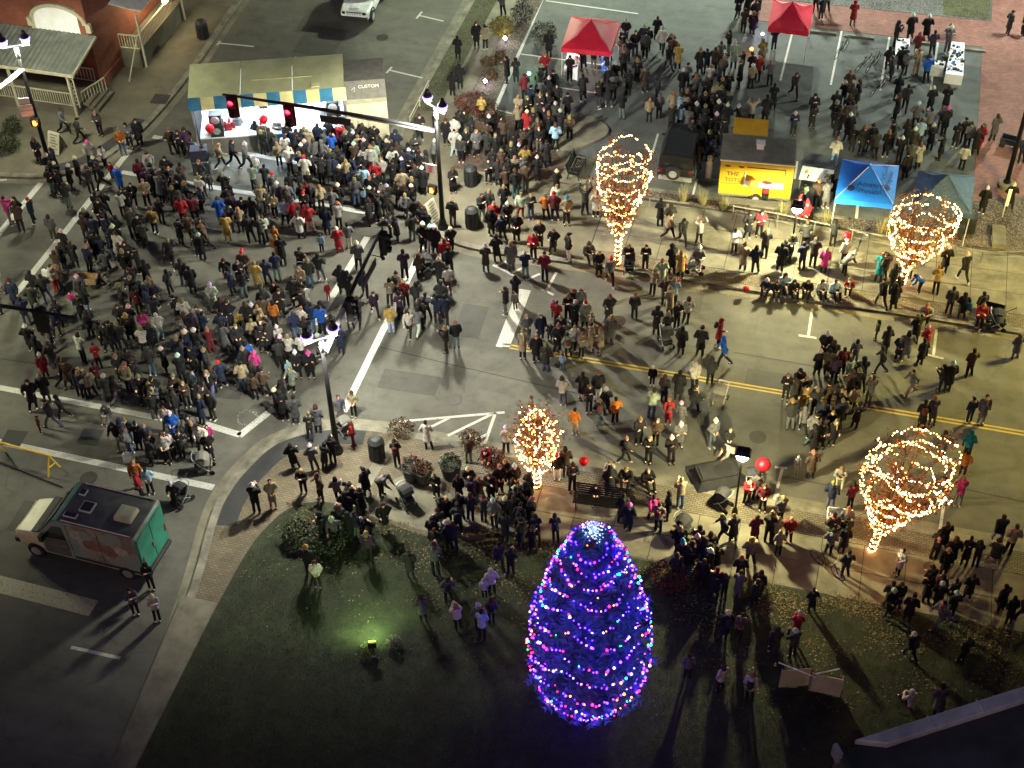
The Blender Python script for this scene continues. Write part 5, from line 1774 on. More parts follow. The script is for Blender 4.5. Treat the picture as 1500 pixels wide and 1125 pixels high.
# ================================================================== LIT TREES
def bulbs(name, pts, cols, r, parent, m='bulb'):
    """strings of small lamps: too small to pick apart, one part"""
    base = MB().ell((0, 0, 0), (1, 1, 1), 5, 4)
    bv = np.array(base.v)
    n = len(pts)
    nv = len(bv)
    rr = np.array(r)[:, None, None] if hasattr(r, '__len__') else r
    V = (bv[None] * rr + np.array(pts)[:, None, :]).reshape(-1, 3)
    F_ = [tuple(i + k * nv for i in f) for k in range(n) for f in base.f]
    me = bpy.data.meshes.new(name)
    me.from_pydata(V.tolist(), [], F_)
    me.materials.append(M[m])
    colattr(me, np.repeat(np.array(cols), nv, axis=0))
    o = obj(name, me, parent)
    o['kind'] = 'stuff'
    return o


def lit_tree(label, px, py, H, prof, h0, lean, turns, spacing=0.105, foliage=1700, inner=0.25, seed=1):
    """prof(t): crown radius for t in 0..1 from crown base h0 to H"""
    rs = random.Random(seed)
    t = thing('lit_tree', label, 'tree', P(px, py, KZ), rs.uniform(0, 6), 'street trees wrapped in warm lights')
    mb = MB()
    lx = Matrix.Rotation(-t.rotation_euler.z, 3, 'Z') @ Vector((lean[0], lean[1], 0))
    cen = lambda z: (lx.x * (z / H) ** 1.3, lx.y * (z / H) ** 1.3)
    mb.tube([(*cen(0), 0), (*cen(h0 * 0.5), h0 * 0.5), (*cen(h0), h0 * 1.05)], [0.13, 0.1, 0.085], 8)
    mb.build('trunk', 'bark', t)
    limbs = MB()
    tips = []
    for k in range(13):
        a = 2 * math.pi * k / 13 + rs.uniform(-0.2, 0.2)
        te = rs.uniform(0.7, 1.0)
        pts = []
        for q in range(5):
            s = q / 4 * te
            z = h0 + (H - h0) * s
            rad = prof(s) * 0.88 * (0.2 + 0.8 * min(1, s * 1.6)) * rs.uniform(0.85, 1.05) * (0.35 if k % 4 == 0 else 1)
            c_ = cen(z)
            pts.append((c_[0] + rad * math.cos(a), c_[1] + rad * math.sin(a), z))
        pts[0] = (*cen(h0), h0)
        limbs.tube(pts, [0.055, 0.04, 0.03, 0.02, 0.01], 5)
        for q in range(1, 5):
            for j in range(5):
                p0 = Vector(pts[q])
                d = Vector((math.cos(a + rs.uniform(-1.5, 1.5)), math.sin(a + rs.uniform(-1.5, 1.5)), rs.uniform(0.0, 1.2))).normalized()
                p1 = p0 + d * rs.uniform(0.3, 0.75)
                limbs.tube([p0, p1], [0.013, 0.004], 4)
                tips += [p0 * 0.5 + p1 * 0.5, p1]
    limbs.build('limbs', 'bark', t)
    if foliage:
        def fn():
            p = tips[rng.integers(len(tips))]
            return np.array(p) + rng.normal(scale=0.13, size=3)
        leaves('crown', foliage, fn, [(0.34, 0.16, 0.05), (0.26, 0.13, 0.045), (0.4, 0.22, 0.08)], 0.07, t)
    pts, cols = [], []

    def put(x, y, z):
        pts.append((x, y, z))
        w_ = rs.random()
        c_ = (1.0, 0.43, 0.1) if w_ < 0.6 else ((1.0, 0.55, 0.3) if w_ < 0.86 else ((1.0, 0.3, 0.04) if w_ < 0.97 else (0.85, 0.65, 1.0)))
        b_ = rs.choice((0.55, 0.9, 1.0, 1.3))
        cols.append(tuple(x * b_ for x in c_))

    # trunk wrap
    n = int(h0 * 34)
    for k in range(n):
        z = h0 * k / n
        a = k * 0.7
        c_ = cen(z)
        put(c_[0] + 0.14 * math.cos(a), c_[1] + 0.14 * math.sin(a), z)
    # crown strings: uneven rings that sag
    for r_ in range(turns):
        s0 = (r_ + 0.3 + rs.uniform(-0.15, 0.15)) / (turns - 0.7)
        tilt, ph = rs.uniform(0.02, 0.07), rs.uniform(0, 6.28)
        lob, lph, lam = rs.choice((3, 4, 5)), rs.uniform(0, 6.28), rs.uniform(0.04, 0.1)
        rad0 = prof(min(1, s0))
        n = int(2 * math.pi * rad0 / spacing)
        skip = rs.uniform(0, 6.28)
        for k in range(n):
            a = 2 * math.pi * k / n
            if rs.random() < 0.06 or abs((a - skip) % 6.28) < 0.35:
                continue
            s = s0 + tilt * math.sin(a + ph) - lam * (abs(math.sin(lob * a / 2 + lph)) - 0.5)
            s = max(0.0, min(1.02, s))
            z = h0 + (H - h0) * s
            c_ = cen(z)
            rad = prof(min(1, s)) * (1 + 0.06 * math.sin(3 * a + r_) + rs.uniform(-0.05, 0.05))
            put(c_[0] + rad * math.cos(a), c_[1] + rad * math.sin(a), z + rs.uniform(-0.05, 0.05))
    # a few strings up the limbs
    for k in range(int(60 * inner)):
        p = tips[rs.randrange(len(tips))]
        for j in range(3):
            put(p[0] + rs.uniform(-0.15, 0.15), p[1] + rs.uniform(-0.15, 0.15), p[2] + rs.uniform(-0.15, 0.15))
    bulbs('light_string', pts, cols, [rs.choice((0.016, 0.022, 0.03, 0.042)) for _ in pts], t)
    return t


def wine(R0):
    return lambda s: R0 * (0.1 + 0.9 * min(1.0, max(0.0, s) / 0.68) ** 0.85) * (1 - 0.06 * (max(0, s - 0.8) / 0.2) ** 2)


lit_tree('vase shaped tree wrapped in warm lights in front of the black off-road car', 904, 388, 6.3, wine(1.2), 1.55, (0.1, 0.1), 8, seed=3)
lit_tree('vase shaped lit tree in front of the slate grey canopy', 1321, 416, 4.1, wine(1.4), 0.95, (0.45, 0.1), 7, seed=5)
lit_tree('small egg shaped lit tree by the lower hatching', 787, 714, 4.3, lambda s: 0.76 * (math.sin(math.pi * min(1, (s * 0.92 + 0.06))) ** 0.8) + 0.06, 1.05, (0, 0), 7, 0.12, 1500, 0.9, seed=8)
lit_tree('largest vase shaped lit tree at the lower right kerb', 1277, 806, 5.2, wine(1.5), 1.05, (0.8, 0.25), 9, seed=11, foliage=2600)

# big spruce with coloured lights
H = 8.9
bp = P(861, 1014, KZ)
bt = thing('spruce_tree', 'big spruce covered in blue and coloured lights on the dark lawn', 'tree', bp)
MB().tube([(0, 0, 0), (0, 0, H * 0.5), (0, 0, H * 0.97)], [0.22, 0.14, 0.03], 8).build('trunk', 'bark', bt)
zz = [0.2, 0.9, 1.8, 2.9, 4.1, 5.3, 6.5, 7.6, 8.4, 8.95]
rr = [1.2, 1.68, 1.95, 2.04, 1.96, 1.74, 1.42, 1.06, 0.72, 0.22]
rad_at = lambda z: float(np.interp(z, zz, rr))
br = MB()
NB = 620
nd_v, nd_f, nd_c = [], [], []
for k in range(NB):
    u = rng.random()
    z = 0.3 + (H - 0.6) * (1 - (1 - u) ** 0.8) if k > 40 else rng.uniform(6.5, 9.1)
    z = 0.25 + (H - 0.5) * rng.random() ** 1.25
    a = rng.uniform(0, 2 * math.pi)
    Rr = rad_at(z) * rng.uniform(0.72, 1.16)
    c_, s_ = math.cos(a), math.sin(a)
    base = np.array((0, 0, z + Rr * 0.12))
    tip = np.array((c_ * Rr, s_ * Rr, z - Rr * 0.1 + rng.uniform(-0.1, 0.1)))
    if k % 3 == 0:
        br.tube([base, base * 0.5 + tip * 0.5 + np.array((0, 0, 0.05)), tip], [0.022, 0.014, 0.005], 4)
    side = np.array((-s_, c_, 0))
    nn_ = 15
    for j in range(nn_):
        f_ = 0.3 + 0.7 * (j + rng.random()) / nn_
        p = base * (1 - f_) + tip * f_
        for sg in (-1, 1):
            L_ = 0.3 * (1.15 - 0.7 * f_) + 0.08
            d = side * sg * rng.uniform(0.5, 1) + np.array((c_, s_, 0)) * rng.uniform(0.2, 0.7) + np.array((0, 0, rng.uniform(-0.35, 0.3)))
            d /= np.linalg.norm(d)
            w_ = np.cross(d, (0, 0, 1)) * 0.05 + np.array((0, 0, rng.uniform(-0.03, 0.03)))
            o_ = len(nd_v)
            nd_v += [p - w_, p + w_, p + d * L_]
            nd_f.append((o_, o_ + 1, o_ + 2))
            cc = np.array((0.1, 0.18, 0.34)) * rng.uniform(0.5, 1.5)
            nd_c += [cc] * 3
br.build('branches', 'bark', bt)
me = bpy.data.meshes.new('needles')
me.from_pydata([tuple(v) for v in nd_v], [], nd_f)
me.materials.append(M['leafmat'])
colattr(me, np.array(nd_c))
obj('needles', me, bt)['kind'] = 'stuff'
pts, cols, rad = [], [], []
pal = [((0.04, 0.008, 0.85), 0.52), ((0.12, 0.09, 0.7), 0.13), ((0.35, 0.003, 0.03), 0.12), ((0.003, 0.2, 0.05), 0.07), ((0.35, 0.07, 0.004), 0.06), ((0.25, 0.02, 0.4), 0.1)]
rs = random.Random(21)


def pick():
    u = rs.random()
    for c_, w_ in pal:
        u -= w_
        if u < 0:
            return c_
    return pal[0][0]


levels = [0.45, 0.85, 1.7, 2.65, 3.6, 4.5, 5.35, 6.15, 6.85, 7.5, 8.05, 8.45]
for li, z0 in enumerate(levels):
    r0 = rad_at(z0) * 1.02
    n = int(2 * math.pi * r0 / 0.125)
    lobes = 4 if z0 < 7 else 3
    ph = 0.5 + (li % 2) * 0.35 + rs.uniform(-0.2, 0.2)
    for k in range(n):
        if rs.random() < 0.1:
            continue
        a = 2 * math.pi * k / n + rs.uniform(-0.03, 0.03)
        z = z0 - (0.62 if z0 < 6.5 else 0.35) * (abs(math.sin(lobes * a / 2 + ph)) - 0.5) + rs.uniform(-0.05, 0.05)
        if abs(math.sin(lobes * a / 2 + ph)) < 0.12 and rs.random() < 0.5:
            continue
        z = max(0.2, z)
        r_ = rad_at(z) * rs.uniform(1.0, 1.07)
        pts.append((r_ * math.cos(a), r_ * math.sin(a), z)); cols.append(np.array(pick()) * rs.choice((0.6, 1, 1, 1.6))); rad.append(rs.choice((0.022, 0.03, 0.036, 0.048)))
for k in range(70):
    z = rs.uniform(0.4, 8.6) if rs.random() < 0.5 else rs.uniform(5.5, 8.6)
    a = rs.uniform(0, 6.28)
    r_ = rad_at(z) * rs.uniform(0.72, 0.98)
    pts.append((r_ * math.cos(a), r_ * math.sin(a), z)); cols.append(np.array(pick()) * 0.8); rad.append(rs.uniform(0.018, 0.028))
bulbs('light_string', pts, cols, rad, bt, 'bulb_colour')
# burst of ice-white lights at the top
pts, cols, rad = [], [], []
for k in range(120):
    d = rng.normal(size=3); d /= np.linalg.norm(d); d[2] = abs(d[2])
    q = d * rng.uniform(0.1, 0.42)
    pts.append((q[0], q[1], H - 0.12 + q[2])); cols.append((0.02, 0.035, 0.12) if k % 3 else (0.06, 0.08, 0.1)); rad.append(0.02)
bulbs('top_light_burst', pts, cols, rad, bt, 'bulb_colour')
spk = MB()
for k in range(26):
    d = Vector(rng.normal(size=3)); d.z = abs(d.z); d.normalize()
    spk.tube([(0, 0, H - 0.12), Vector((0, 0, H - 0.12)) + d * 0.48], [0.012, 0.004], 4)
spk.build('top_burst_rods', 'alu', bt)

# ================================================================== PEOPLE
def remesh(mb, voxel, ratio, smooth_iter=2):
    me = mb.mesh('tmp', [])
    o = obj('tmp', me)
    m_ = o.modifiers.new('r', 'REMESH'); m_.mode = 'VOXEL'; m_.voxel_size = voxel
    if smooth_iter:
        s = o.modifiers.new('s', 'SMOOTH'); s.iterations = smooth_iter; s.factor = 0.5
    if ratio < 1:
        d = o.modifiers.new('d', 'DECIMATE'); d.ratio = ratio
    dg = bpy.context.evaluated_depsgraph_get()
    out = bpy.data.meshes.new_from_object(o.evaluated_get(dg))
    bpy.data.objects.remove(o)
    bpy.data.meshes.remove(me)
    out.polygons.foreach_set('use_smooth', [True] * len(out.polygons))
    return out


def J(**kw):
    """joints of a standing adult facing +x, 1.72 m"""
    j = dict(hipL=(0, 0.09, 0.9), hipR=(0, -0.09, 0.9), kneeL=(0.02, 0.1, 0.49), kneeR=(0.02, -0.1, 0.49), ankL=(0, 0.11, 0.08), ankR=(0, -0.11, 0.08),
             pel=(0, 0, 0.94), chest=(0.0, 0, 1.25), neck=(0, 0, 1.46), head=(0.03, 0, 1.6),
             shL=(0, 0.185, 1.41), shR=(0, -0.185, 1.41), elL=(-0.03, 0.26, 1.13), elR=(-0.03, -0.26, 1.13), wrL=(0.08, 0.25, 0.9), wrR=(0.08, -0.25, 0.9))
    j.update(kw)
    return {k: Vector(v) for k, v in j.items()}


POSES = {
    's': J(),
    'p': J(elL=(-0.05, 0.28, 1.15), elR=(-0.05, -0.28, 1.15), wrL=(0.15, 0.12, 1.02), wrR=(0.15, -0.12, 1.02), ankL=(0.05, 0.13, 0.08)),
    'h': J(elL=(0.12, 0.24, 1.18), elR=(0.12, -0.24, 1.18), wrL=(0.33, 0.07, 1.38), wrR=(0.33, -0.07, 1.36), head=(0.05, 0, 1.59)),
    'w': J(hipL=(0, 0.09, 0.88), hipR=(0, -0.09, 0.88), kneeL=(0.2, 0.1, 0.5), kneeR=(-0.08, -0.1, 0.47), ankL=(0.3, 0.1, 0.09), ankR=(-0.38, -0.1, 0.14), pel=(0.0, 0, 0.92), chest=(0.04, 0, 1.23), neck=(0.07, 0, 1.44), head=(0.11, 0, 1.57), shL=(0.05, 0.185, 1.39), shR=(0.05, -0.185, 1.39), elL=(-0.15, 0.25, 1.15), elR=(0.16, -0.25, 1.14), wrL=(-0.12, 0.24, 0.91), wrR=(0.36, -0.2, 1.02)),
    'a': J(elL=(0.1, 0.33, 1.6), elR=(0.1, -0.33, 1.6), wrL=(0.18, 0.24, 1.86), wrR=(0.18, -0.24, 1.86), ankL=(0, 0.15, 0.08), ankR=(0, -0.15, 0.08)),
    'q': J(hipL=(0, 0.11, 0.9), hipR=(0, -0.07, 0.88), pel=(0, 0.03, 0.93), kneeL=(0.0, 0.11, 0.48), kneeR=(0.1, -0.12, 0.48), ankL=(0, 0.1, 0.08), ankR=(0.08, -0.2, 0.08), chest=(-0.01, 0.01, 1.25), head=(0.04, 0.02, 1.59), elL=(-0.08, 0.33, 1.18), wrL=(0.05, 0.18, 1.0), elR=(0.05, -0.28, 1.15), wrR=(0.3, -0.2, 1.16)),
    'r': J(chest=(0.02, 0, 1.24), neck=(0.06, 0, 1.44), head=(0.12, 0, 1.56), shL=(0.04, 0.185, 1.39), shR=(0.04, -0.185, 1.39), elL=(0.1, 0.24, 1.15), elR=(0.1, -0.24, 1.15), wrL=(0.26, -0.08, 1.14), wrR=(0.27, 0.07, 1.2), ankR=(-0.06, -0.12, 0.08), kneeR=(0.0, -0.11, 0.48)),
    't': J(hipL=(0, 0.1, 0.17), hipR=(0, -0.1, 0.17), kneeL=(0.36, 0.15, 0.46), kneeR=(0.36, -0.15, 0.46), ankL=(0.6, 0.12, 0.08), ankR=(0.6, -0.12, 0.08), pel=(0, 0, 0.2), chest=(0.06, 0, 0.5), neck=(0.12, 0, 0.72), head=(0.17, 0, 0.86), shL=(0.1, 0.185, 0.67), shR=(0.1, -0.185, 0.67), elL=(0.22, 0.27, 0.46), elR=(0.22, -0.27, 0.46), wrL=(0.4, 0.12, 0.5), wrR=(0.4, -0.12, 0.5)),
    'b': J(pel=(-0.08, 0, 0.9), hipL=(-0.08, 0.09, 0.88), hipR=(-0.08, -0.09, 0.88), kneeL=(0.0, 0.1, 0.48), kneeR=(0.0, -0.1, 0.48), chest=(0.14, 0, 1.12), neck=(0.32, 0, 1.22), head=(0.45, 0, 1.25), shL=(0.27, 0.185, 1.18), shR=(0.27, -0.185, 1.18), elL=(0.36, 0.22, 0.93), elR=(0.36, -0.22, 0.93), wrL=(0.52, 0.16, 0.76), wrR=(0.52, -0.16, 0.76)),
}


def hand(mb, el, wr):
    d = (wr - el).normalized()
    s = 1 if wr.y >= 0 else -1
    side = Vector((0, 0, 1)).cross(d)
    if side.length < 0.2:
        side = Vector((1, 0, 0))
    side.normalize()
    mb.cap(wr, wr + d * 0.06, 0.026, 0.036, 8)
    base = wr + d * 0.085
    for k, ln in enumerate((0.06, 0.072, 0.068, 0.05)):
        q = base + side * (k - 1.5) * 0.019
        m_ = q + d * ln * 0.55
        bend = -Vector((0, 0, 1)) * 0.018 if abs(d.z) < 0.8 else Vector((0.02, 0, 0))
        mb.cap(q, m_, 0.0095, 0.009, 6).cap(m_, m_ + d * ln * 0.45 + bend, 0.009, 0.0075, 6)
    th = wr + d * 0.03 + side * 0.03
    mb.cap(th, th + (d * 0.6 + side * 0.8).normalized() * 0.055, 0.012, 0.009, 6)


def fig(pose, detail=True):
    j = POSES[pose]
    b = MB()
    for s in 'LR':
        b.cap(j['hip' + s], j['knee' + s], 0.075, 0.052).cap(j['knee' + s], j['ank' + s], 0.052, 0.036)
        b.cap(j['ank' + s], j['ank' + s] + Vector((0.13, 0, -0.04)), 0.035, 0.03)
        b.cap(j['sh' + s], j['el' + s], 0.05, 0.04).cap(j['el' + s], j['wr' + s], 0.04, 0.027)
        if detail:
            hand(b, j['el' + s], j['wr' + s])
        else:
            d = (j['wr' + s] - j['el' + s]).normalized()
            b.cap(j['wr' + s], j['wr' + s] + d * 0.12, 0.04, 0.03)
    b.cap(j['pel'], j['chest'], 0.12, 0.13).cap(j['chest'], j['neck'], 0.13, 0.06)
    b.cap(j['shL'], j['shR'], 0.055, 0.055)
    h = j['head']
    b.cap(j['neck'], h, 0.05, 0.055)
    b.ell(h + Vector((-0.005, 0, 0.02)), (0.1, 0.078, 0.115), 14, 9)
    b.ell(h + Vector((0.035, 0, -0.055)), (0.06, 0.055, 0.06), 10, 7)
    if detail:
        b.cap(h + Vector((0.092, 0, 0.015)), h + Vector((0.112, 0, -0.025)), 0.011, 0.015, 6)
        for s in (-1, 1):
            b.ell(h + Vector((-0.005, s * 0.08, -0.005)), (0.02, 0.012, 0.032), 6, 5)
            b.ell(h + Vector((0.08, s * 0.032, 0.035)), (0.018, 0.026, 0.01), 6, 5)
    jk = MB()
    pel, ch, nk = j['pel'], j['chest'], j['neck']
    low = pel + (pel - ch).normalized() * (0.06 if pose != 't' else -0.02)
    R2 = Matrix.Identity(3)
    up = (nk - pel).normalized()
    fwd = Vector((1, 0, 0)) - up * up.x
    fwd.normalize()
    lat = up.cross(fwd)
    rot = Matrix((fwd, lat, up)).transposed()
    for f_, rx, ry in ((0.0, 0.165, 0.2), (0.25, 0.15, 0.185), (0.5, 0.155, 0.2), (0.72, 0.15, 0.21), (0.88, 0.11, 0.19)):
        c_ = low + (nk - low) * f_
        jk.ell(c_, (rx, ry, 0.13), 14, 7, rot=rot)
    jk.cap(j['shL'], j['shR'], 0.085, 0.085)
    jk.cap(nk - up * 0.03, nk + up * 0.02, 0.085, 0.075)
    for s in 'LR':
        jk.cap(j['sh' + s], j['el' + s], 0.085, 0.072).cap(j['el' + s], j['wr' + s], 0.07, 0.05)
    # hood lying on the shoulders
    jk.ell(nk - fwd * 0.1 - up * 0.02, (0.07, 0.1, 0.08), 10, 6)
    tr = MB()
    tr.ell(j['pel'] - Vector((0, 0, 0.02)), (0.14, 0.165, 0.12), 12, 7)
    for s in 'LR':
        tr.cap(j['hip' + s], j['knee' + s], 0.098, 0.074).cap(j['knee' + s], j['ank' + s] + Vector((0, 0, 0.03)), 0.074, 0.062)
    sh = []
    for s in 'LR':
        a = j['ank' + s]
        sh.append(MB())
        sh[-1].cap(a + Vector((-0.045, 0, -0.035)), a + Vector((0.13, 0.0, -0.042)), 0.044, 0.038, 8).cap(a, a + Vector((0, 0, 0.05)), 0.05, 0.052, 8)
    lc = None
    if pose in 'spqr':
        lc = MB()
        for f_, rx, ry in ((0.0, 0.19, 0.225), (0.3, 0.175, 0.21), (0.6, 0.16, 0.195)):
            lc.ell((0, 0, 0.58 + 0.45 * f_), (rx, ry, 0.16), 14, 7)
    return j, b, jk, tr, sh, lc


def head_tint(me, h):
    co = np.zeros(len(me.vertices) * 3)
    me.vertices.foreach_get('co', co)
    co = co.reshape(-1, 3)
    t = np.ones((len(co), 3))
    for s in (-1, 1):
        d = np.linalg.norm((co - (np.array(h) + (0.088, s * 0.033, 0.02))) * (1, 1, 1.4), axis=1)
        t[d < 0.016] = (0.12, 0.1, 0.1)
    d = np.linalg.norm((co - (np.array(h) + (0.095, 0, -0.062))) * (1, 0.6, 2.2), axis=1)
    t[d < 0.02] = (0.75, 0.4, 0.4)
    colattr(me, t, 'POINT', 'Tint')


FIG = {}
for ps in POSES:
    j, b, jk, tr, sh, lc = fig(ps)
    body = remesh(b, 0.011, 0.3, 1)
    head_tint(body, j['head'])
    body.materials.append(M['skin'])
    parts = dict(body=body, jacket=remesh(jk, 0.024, 0.55), trousers=remesh(tr, 0.024, 0.5), shoeL=remesh(sh[0], 0.018, 0.6, 1), shoeR=remesh(sh[1], 0.018, 0.6, 1))
    if lc:
        for q in ('v', 'f', 'm'):
            pass
        o_ = len(lc.v)
        lc.v += jk.v
        lc.f += [tuple(i + o_ for i in f) for f in jk.f]
        lc.m += jk.m
        parts['coat'] = remesh(lc, 0.026, 0.5)
    for k in parts:
        if k != 'body':
            parts[k].materials.append(M['cloth'])
        parts[k].name = k
    FIG[ps] = (parts, j)

# hair and hats, about the middle of the head
def hmesh(mb, mats, v=0.016, ratio=0.6):
    me = remesh(mb, v, ratio, 1)
    for m_ in mats:
        me.materials.append(M[m_])
    return me


HAIR = {}
HAIR['short'] = hmesh(MB().ell((-0.022, 0, 0.045), (0.105, 0.092, 0.1), 14, 9).ell((-0.05, 0, 0.0), (0.075, 0.085, 0.09), 12, 8), ['hair'])
HAIR['long'] = hmesh(MB().ell((-0.022, 0, 0.045), (0.11, 0.098, 0.105), 14, 9).cap((-0.06, 0, 0.02), (-0.1, 0, -0.24), 0.095, 0.085).cap((-0.02, 0.085, 0.0), (-0.03, 0.1, -0.17), 0.03, 0.026).cap((-0.02, -0.085, 0.0), (-0.03, -0.1, -0.17), 0.03, 0.026), ['hair'])
bn = MB().ell((-0.012, 0, 0.06), (0.118, 0.104, 0.105), 14, 9)
for k in range(14):
    a = k * 2 * math.pi / 14
    bn.ell((-0.012 + 0.108 * math.cos(a), 0.095 * math.sin(a), 0.045), (0.035, 0.035, 0.03), 8, 5)
bn.ell((-0.02, 0, 0.18), (0.045, 0.045, 0.045), 10, 7)
HAIR['beanie'] = hmesh(bn, ['hair'])
HAIR['hood'] = hmesh(MB().ell((-0.03, 0, 0.03), (0.13, 0.125, 0.14), 14, 9).cap((-0.07, 0, -0.04), (-0.09, 0, -0.16), 0.1, 0.09), ['hair'])
HAIR['cap'] = hmesh(MB().ell((-0.015, 0, 0.06), (0.112, 0.098, 0.09), 14, 9).ell((0.11, 0, 0.055), (0.08, 0.075, 0.014), 10, 6), ['hair'], 0.014)
sc_ = MB().ell((-0.012, 0, 0.06), (0.115, 0.1, 0.09), 14, 9).cap((-0.01, 0, 0.1), (-0.09, 0.03, 0.2), 0.085, 0.045).cap((-0.09, 0.03, 0.2), (-0.17, 0.07, 0.12), 0.045, 0.025)
HAIR['santa'] = hmesh(sc_, ['hair'])
rim = MB()
for k in range(14):
    a = k * 2 * math.pi / 14
    rim.ell((-0.012 + 0.108 * math.cos(a), 0.096 * math.sin(a), 0.04), (0.036, 0.036, 0.032), 8, 5)
rim_me = hmesh(rim, ['fluff'])
pom_me = hmesh(MB().ell((-0.18, 0.075, 0.09), (0.04, 0.04, 0.04), 10, 7), ['fluff'])

bag_me = hmesh(MB().ell((-0.22, 0, 0.02), (0.1, 0.15, 0.2), 12, 8).ell((-0.29, 0, -0.06), (0.05, 0.11, 0.1), 10, 6).cap((-0.14, 0.12, 0.12), (0.15, 0.13, 0.1), 0.025, 0.02, 6).cap((-0.14, -0.12, 0.12), (0.15, -0.13, 0.1), 0.025, 0.02, 6), ['cloth'], 0.02)
purse_me = hmesh(MB().ell((0.06, 0.27, -0.05), (0.13, 0.06, 0.11), 12, 8).cap((0.0, 0.25, 0.05), (-0.05, 0.14, 0.42), 0.016, 0.016, 6), ['cloth'], 0.014)
scm = MB()
for k in range(12):
    a = k * 2 * math.pi / 12
    scm.ell((0.09 * math.cos(a), 0.1 * math.sin(a), 0.0), (0.04, 0.04, 0.05), 8, 6)
scm.cap((0.13, 0.04, -0.03), (0.17, 0.05, -0.28), 0.035, 0.03)
scarf_me = hmesh(scm, ['cloth'], 0.016)

CC = dict(k=(0.014, 0.014, 0.016), n=(0.018, 0.026, 0.06), g=(0.14, 0.14, 0.15), d=(0.04, 0.042, 0.04), b=(0.085, 0.055, 0.038), t=(0.36, 0.29, 0.19), w=(0.58, 0.56, 0.51), r=(0.36, 0.02, 0.028), m=(0.16, 0.022, 0.034), p=(0.66, 0.05, 0.28), u=(0.02, 0.12, 0.55), l=(0.33, 0.52, 0.7), y=(0.42, 0.29, 0.08), o=(0.6, 0.19, 0.03), e=(0.4, 0.5, 0.38), v=(0.05, 0.027, 0.06), c=(0.015, 0.25, 0.29), j=(0.1, 0.15, 0.23))
CN = dict(k='black', n='navy', g='grey', d='charcoal', b='brown', t='tan', w='white', r='red', m='maroon', p='pink', u='bright blue', l='light blue', y='mustard yellow', o='orange', e='pale green', v='purple', c='teal', j='denim')
HC = dict(K=(0.012, 0.01, 0.009), B=(0.055, 0.03, 0.017), Y=(0.26, 0.17, 0.085), W=(0.6, 0.58, 0.53), R=(0.55, 0.02, 0.03), P=(0.8, 0.08, 0.35), C=(0.03, 0.25, 0.4))
SKIN = [(0.62, 0.38, 0.27), (0.55, 0.33, 0.23), (0.68, 0.44, 0.33), (0.36, 0.2, 0.12), (0.2, 0.11, 0.065)]

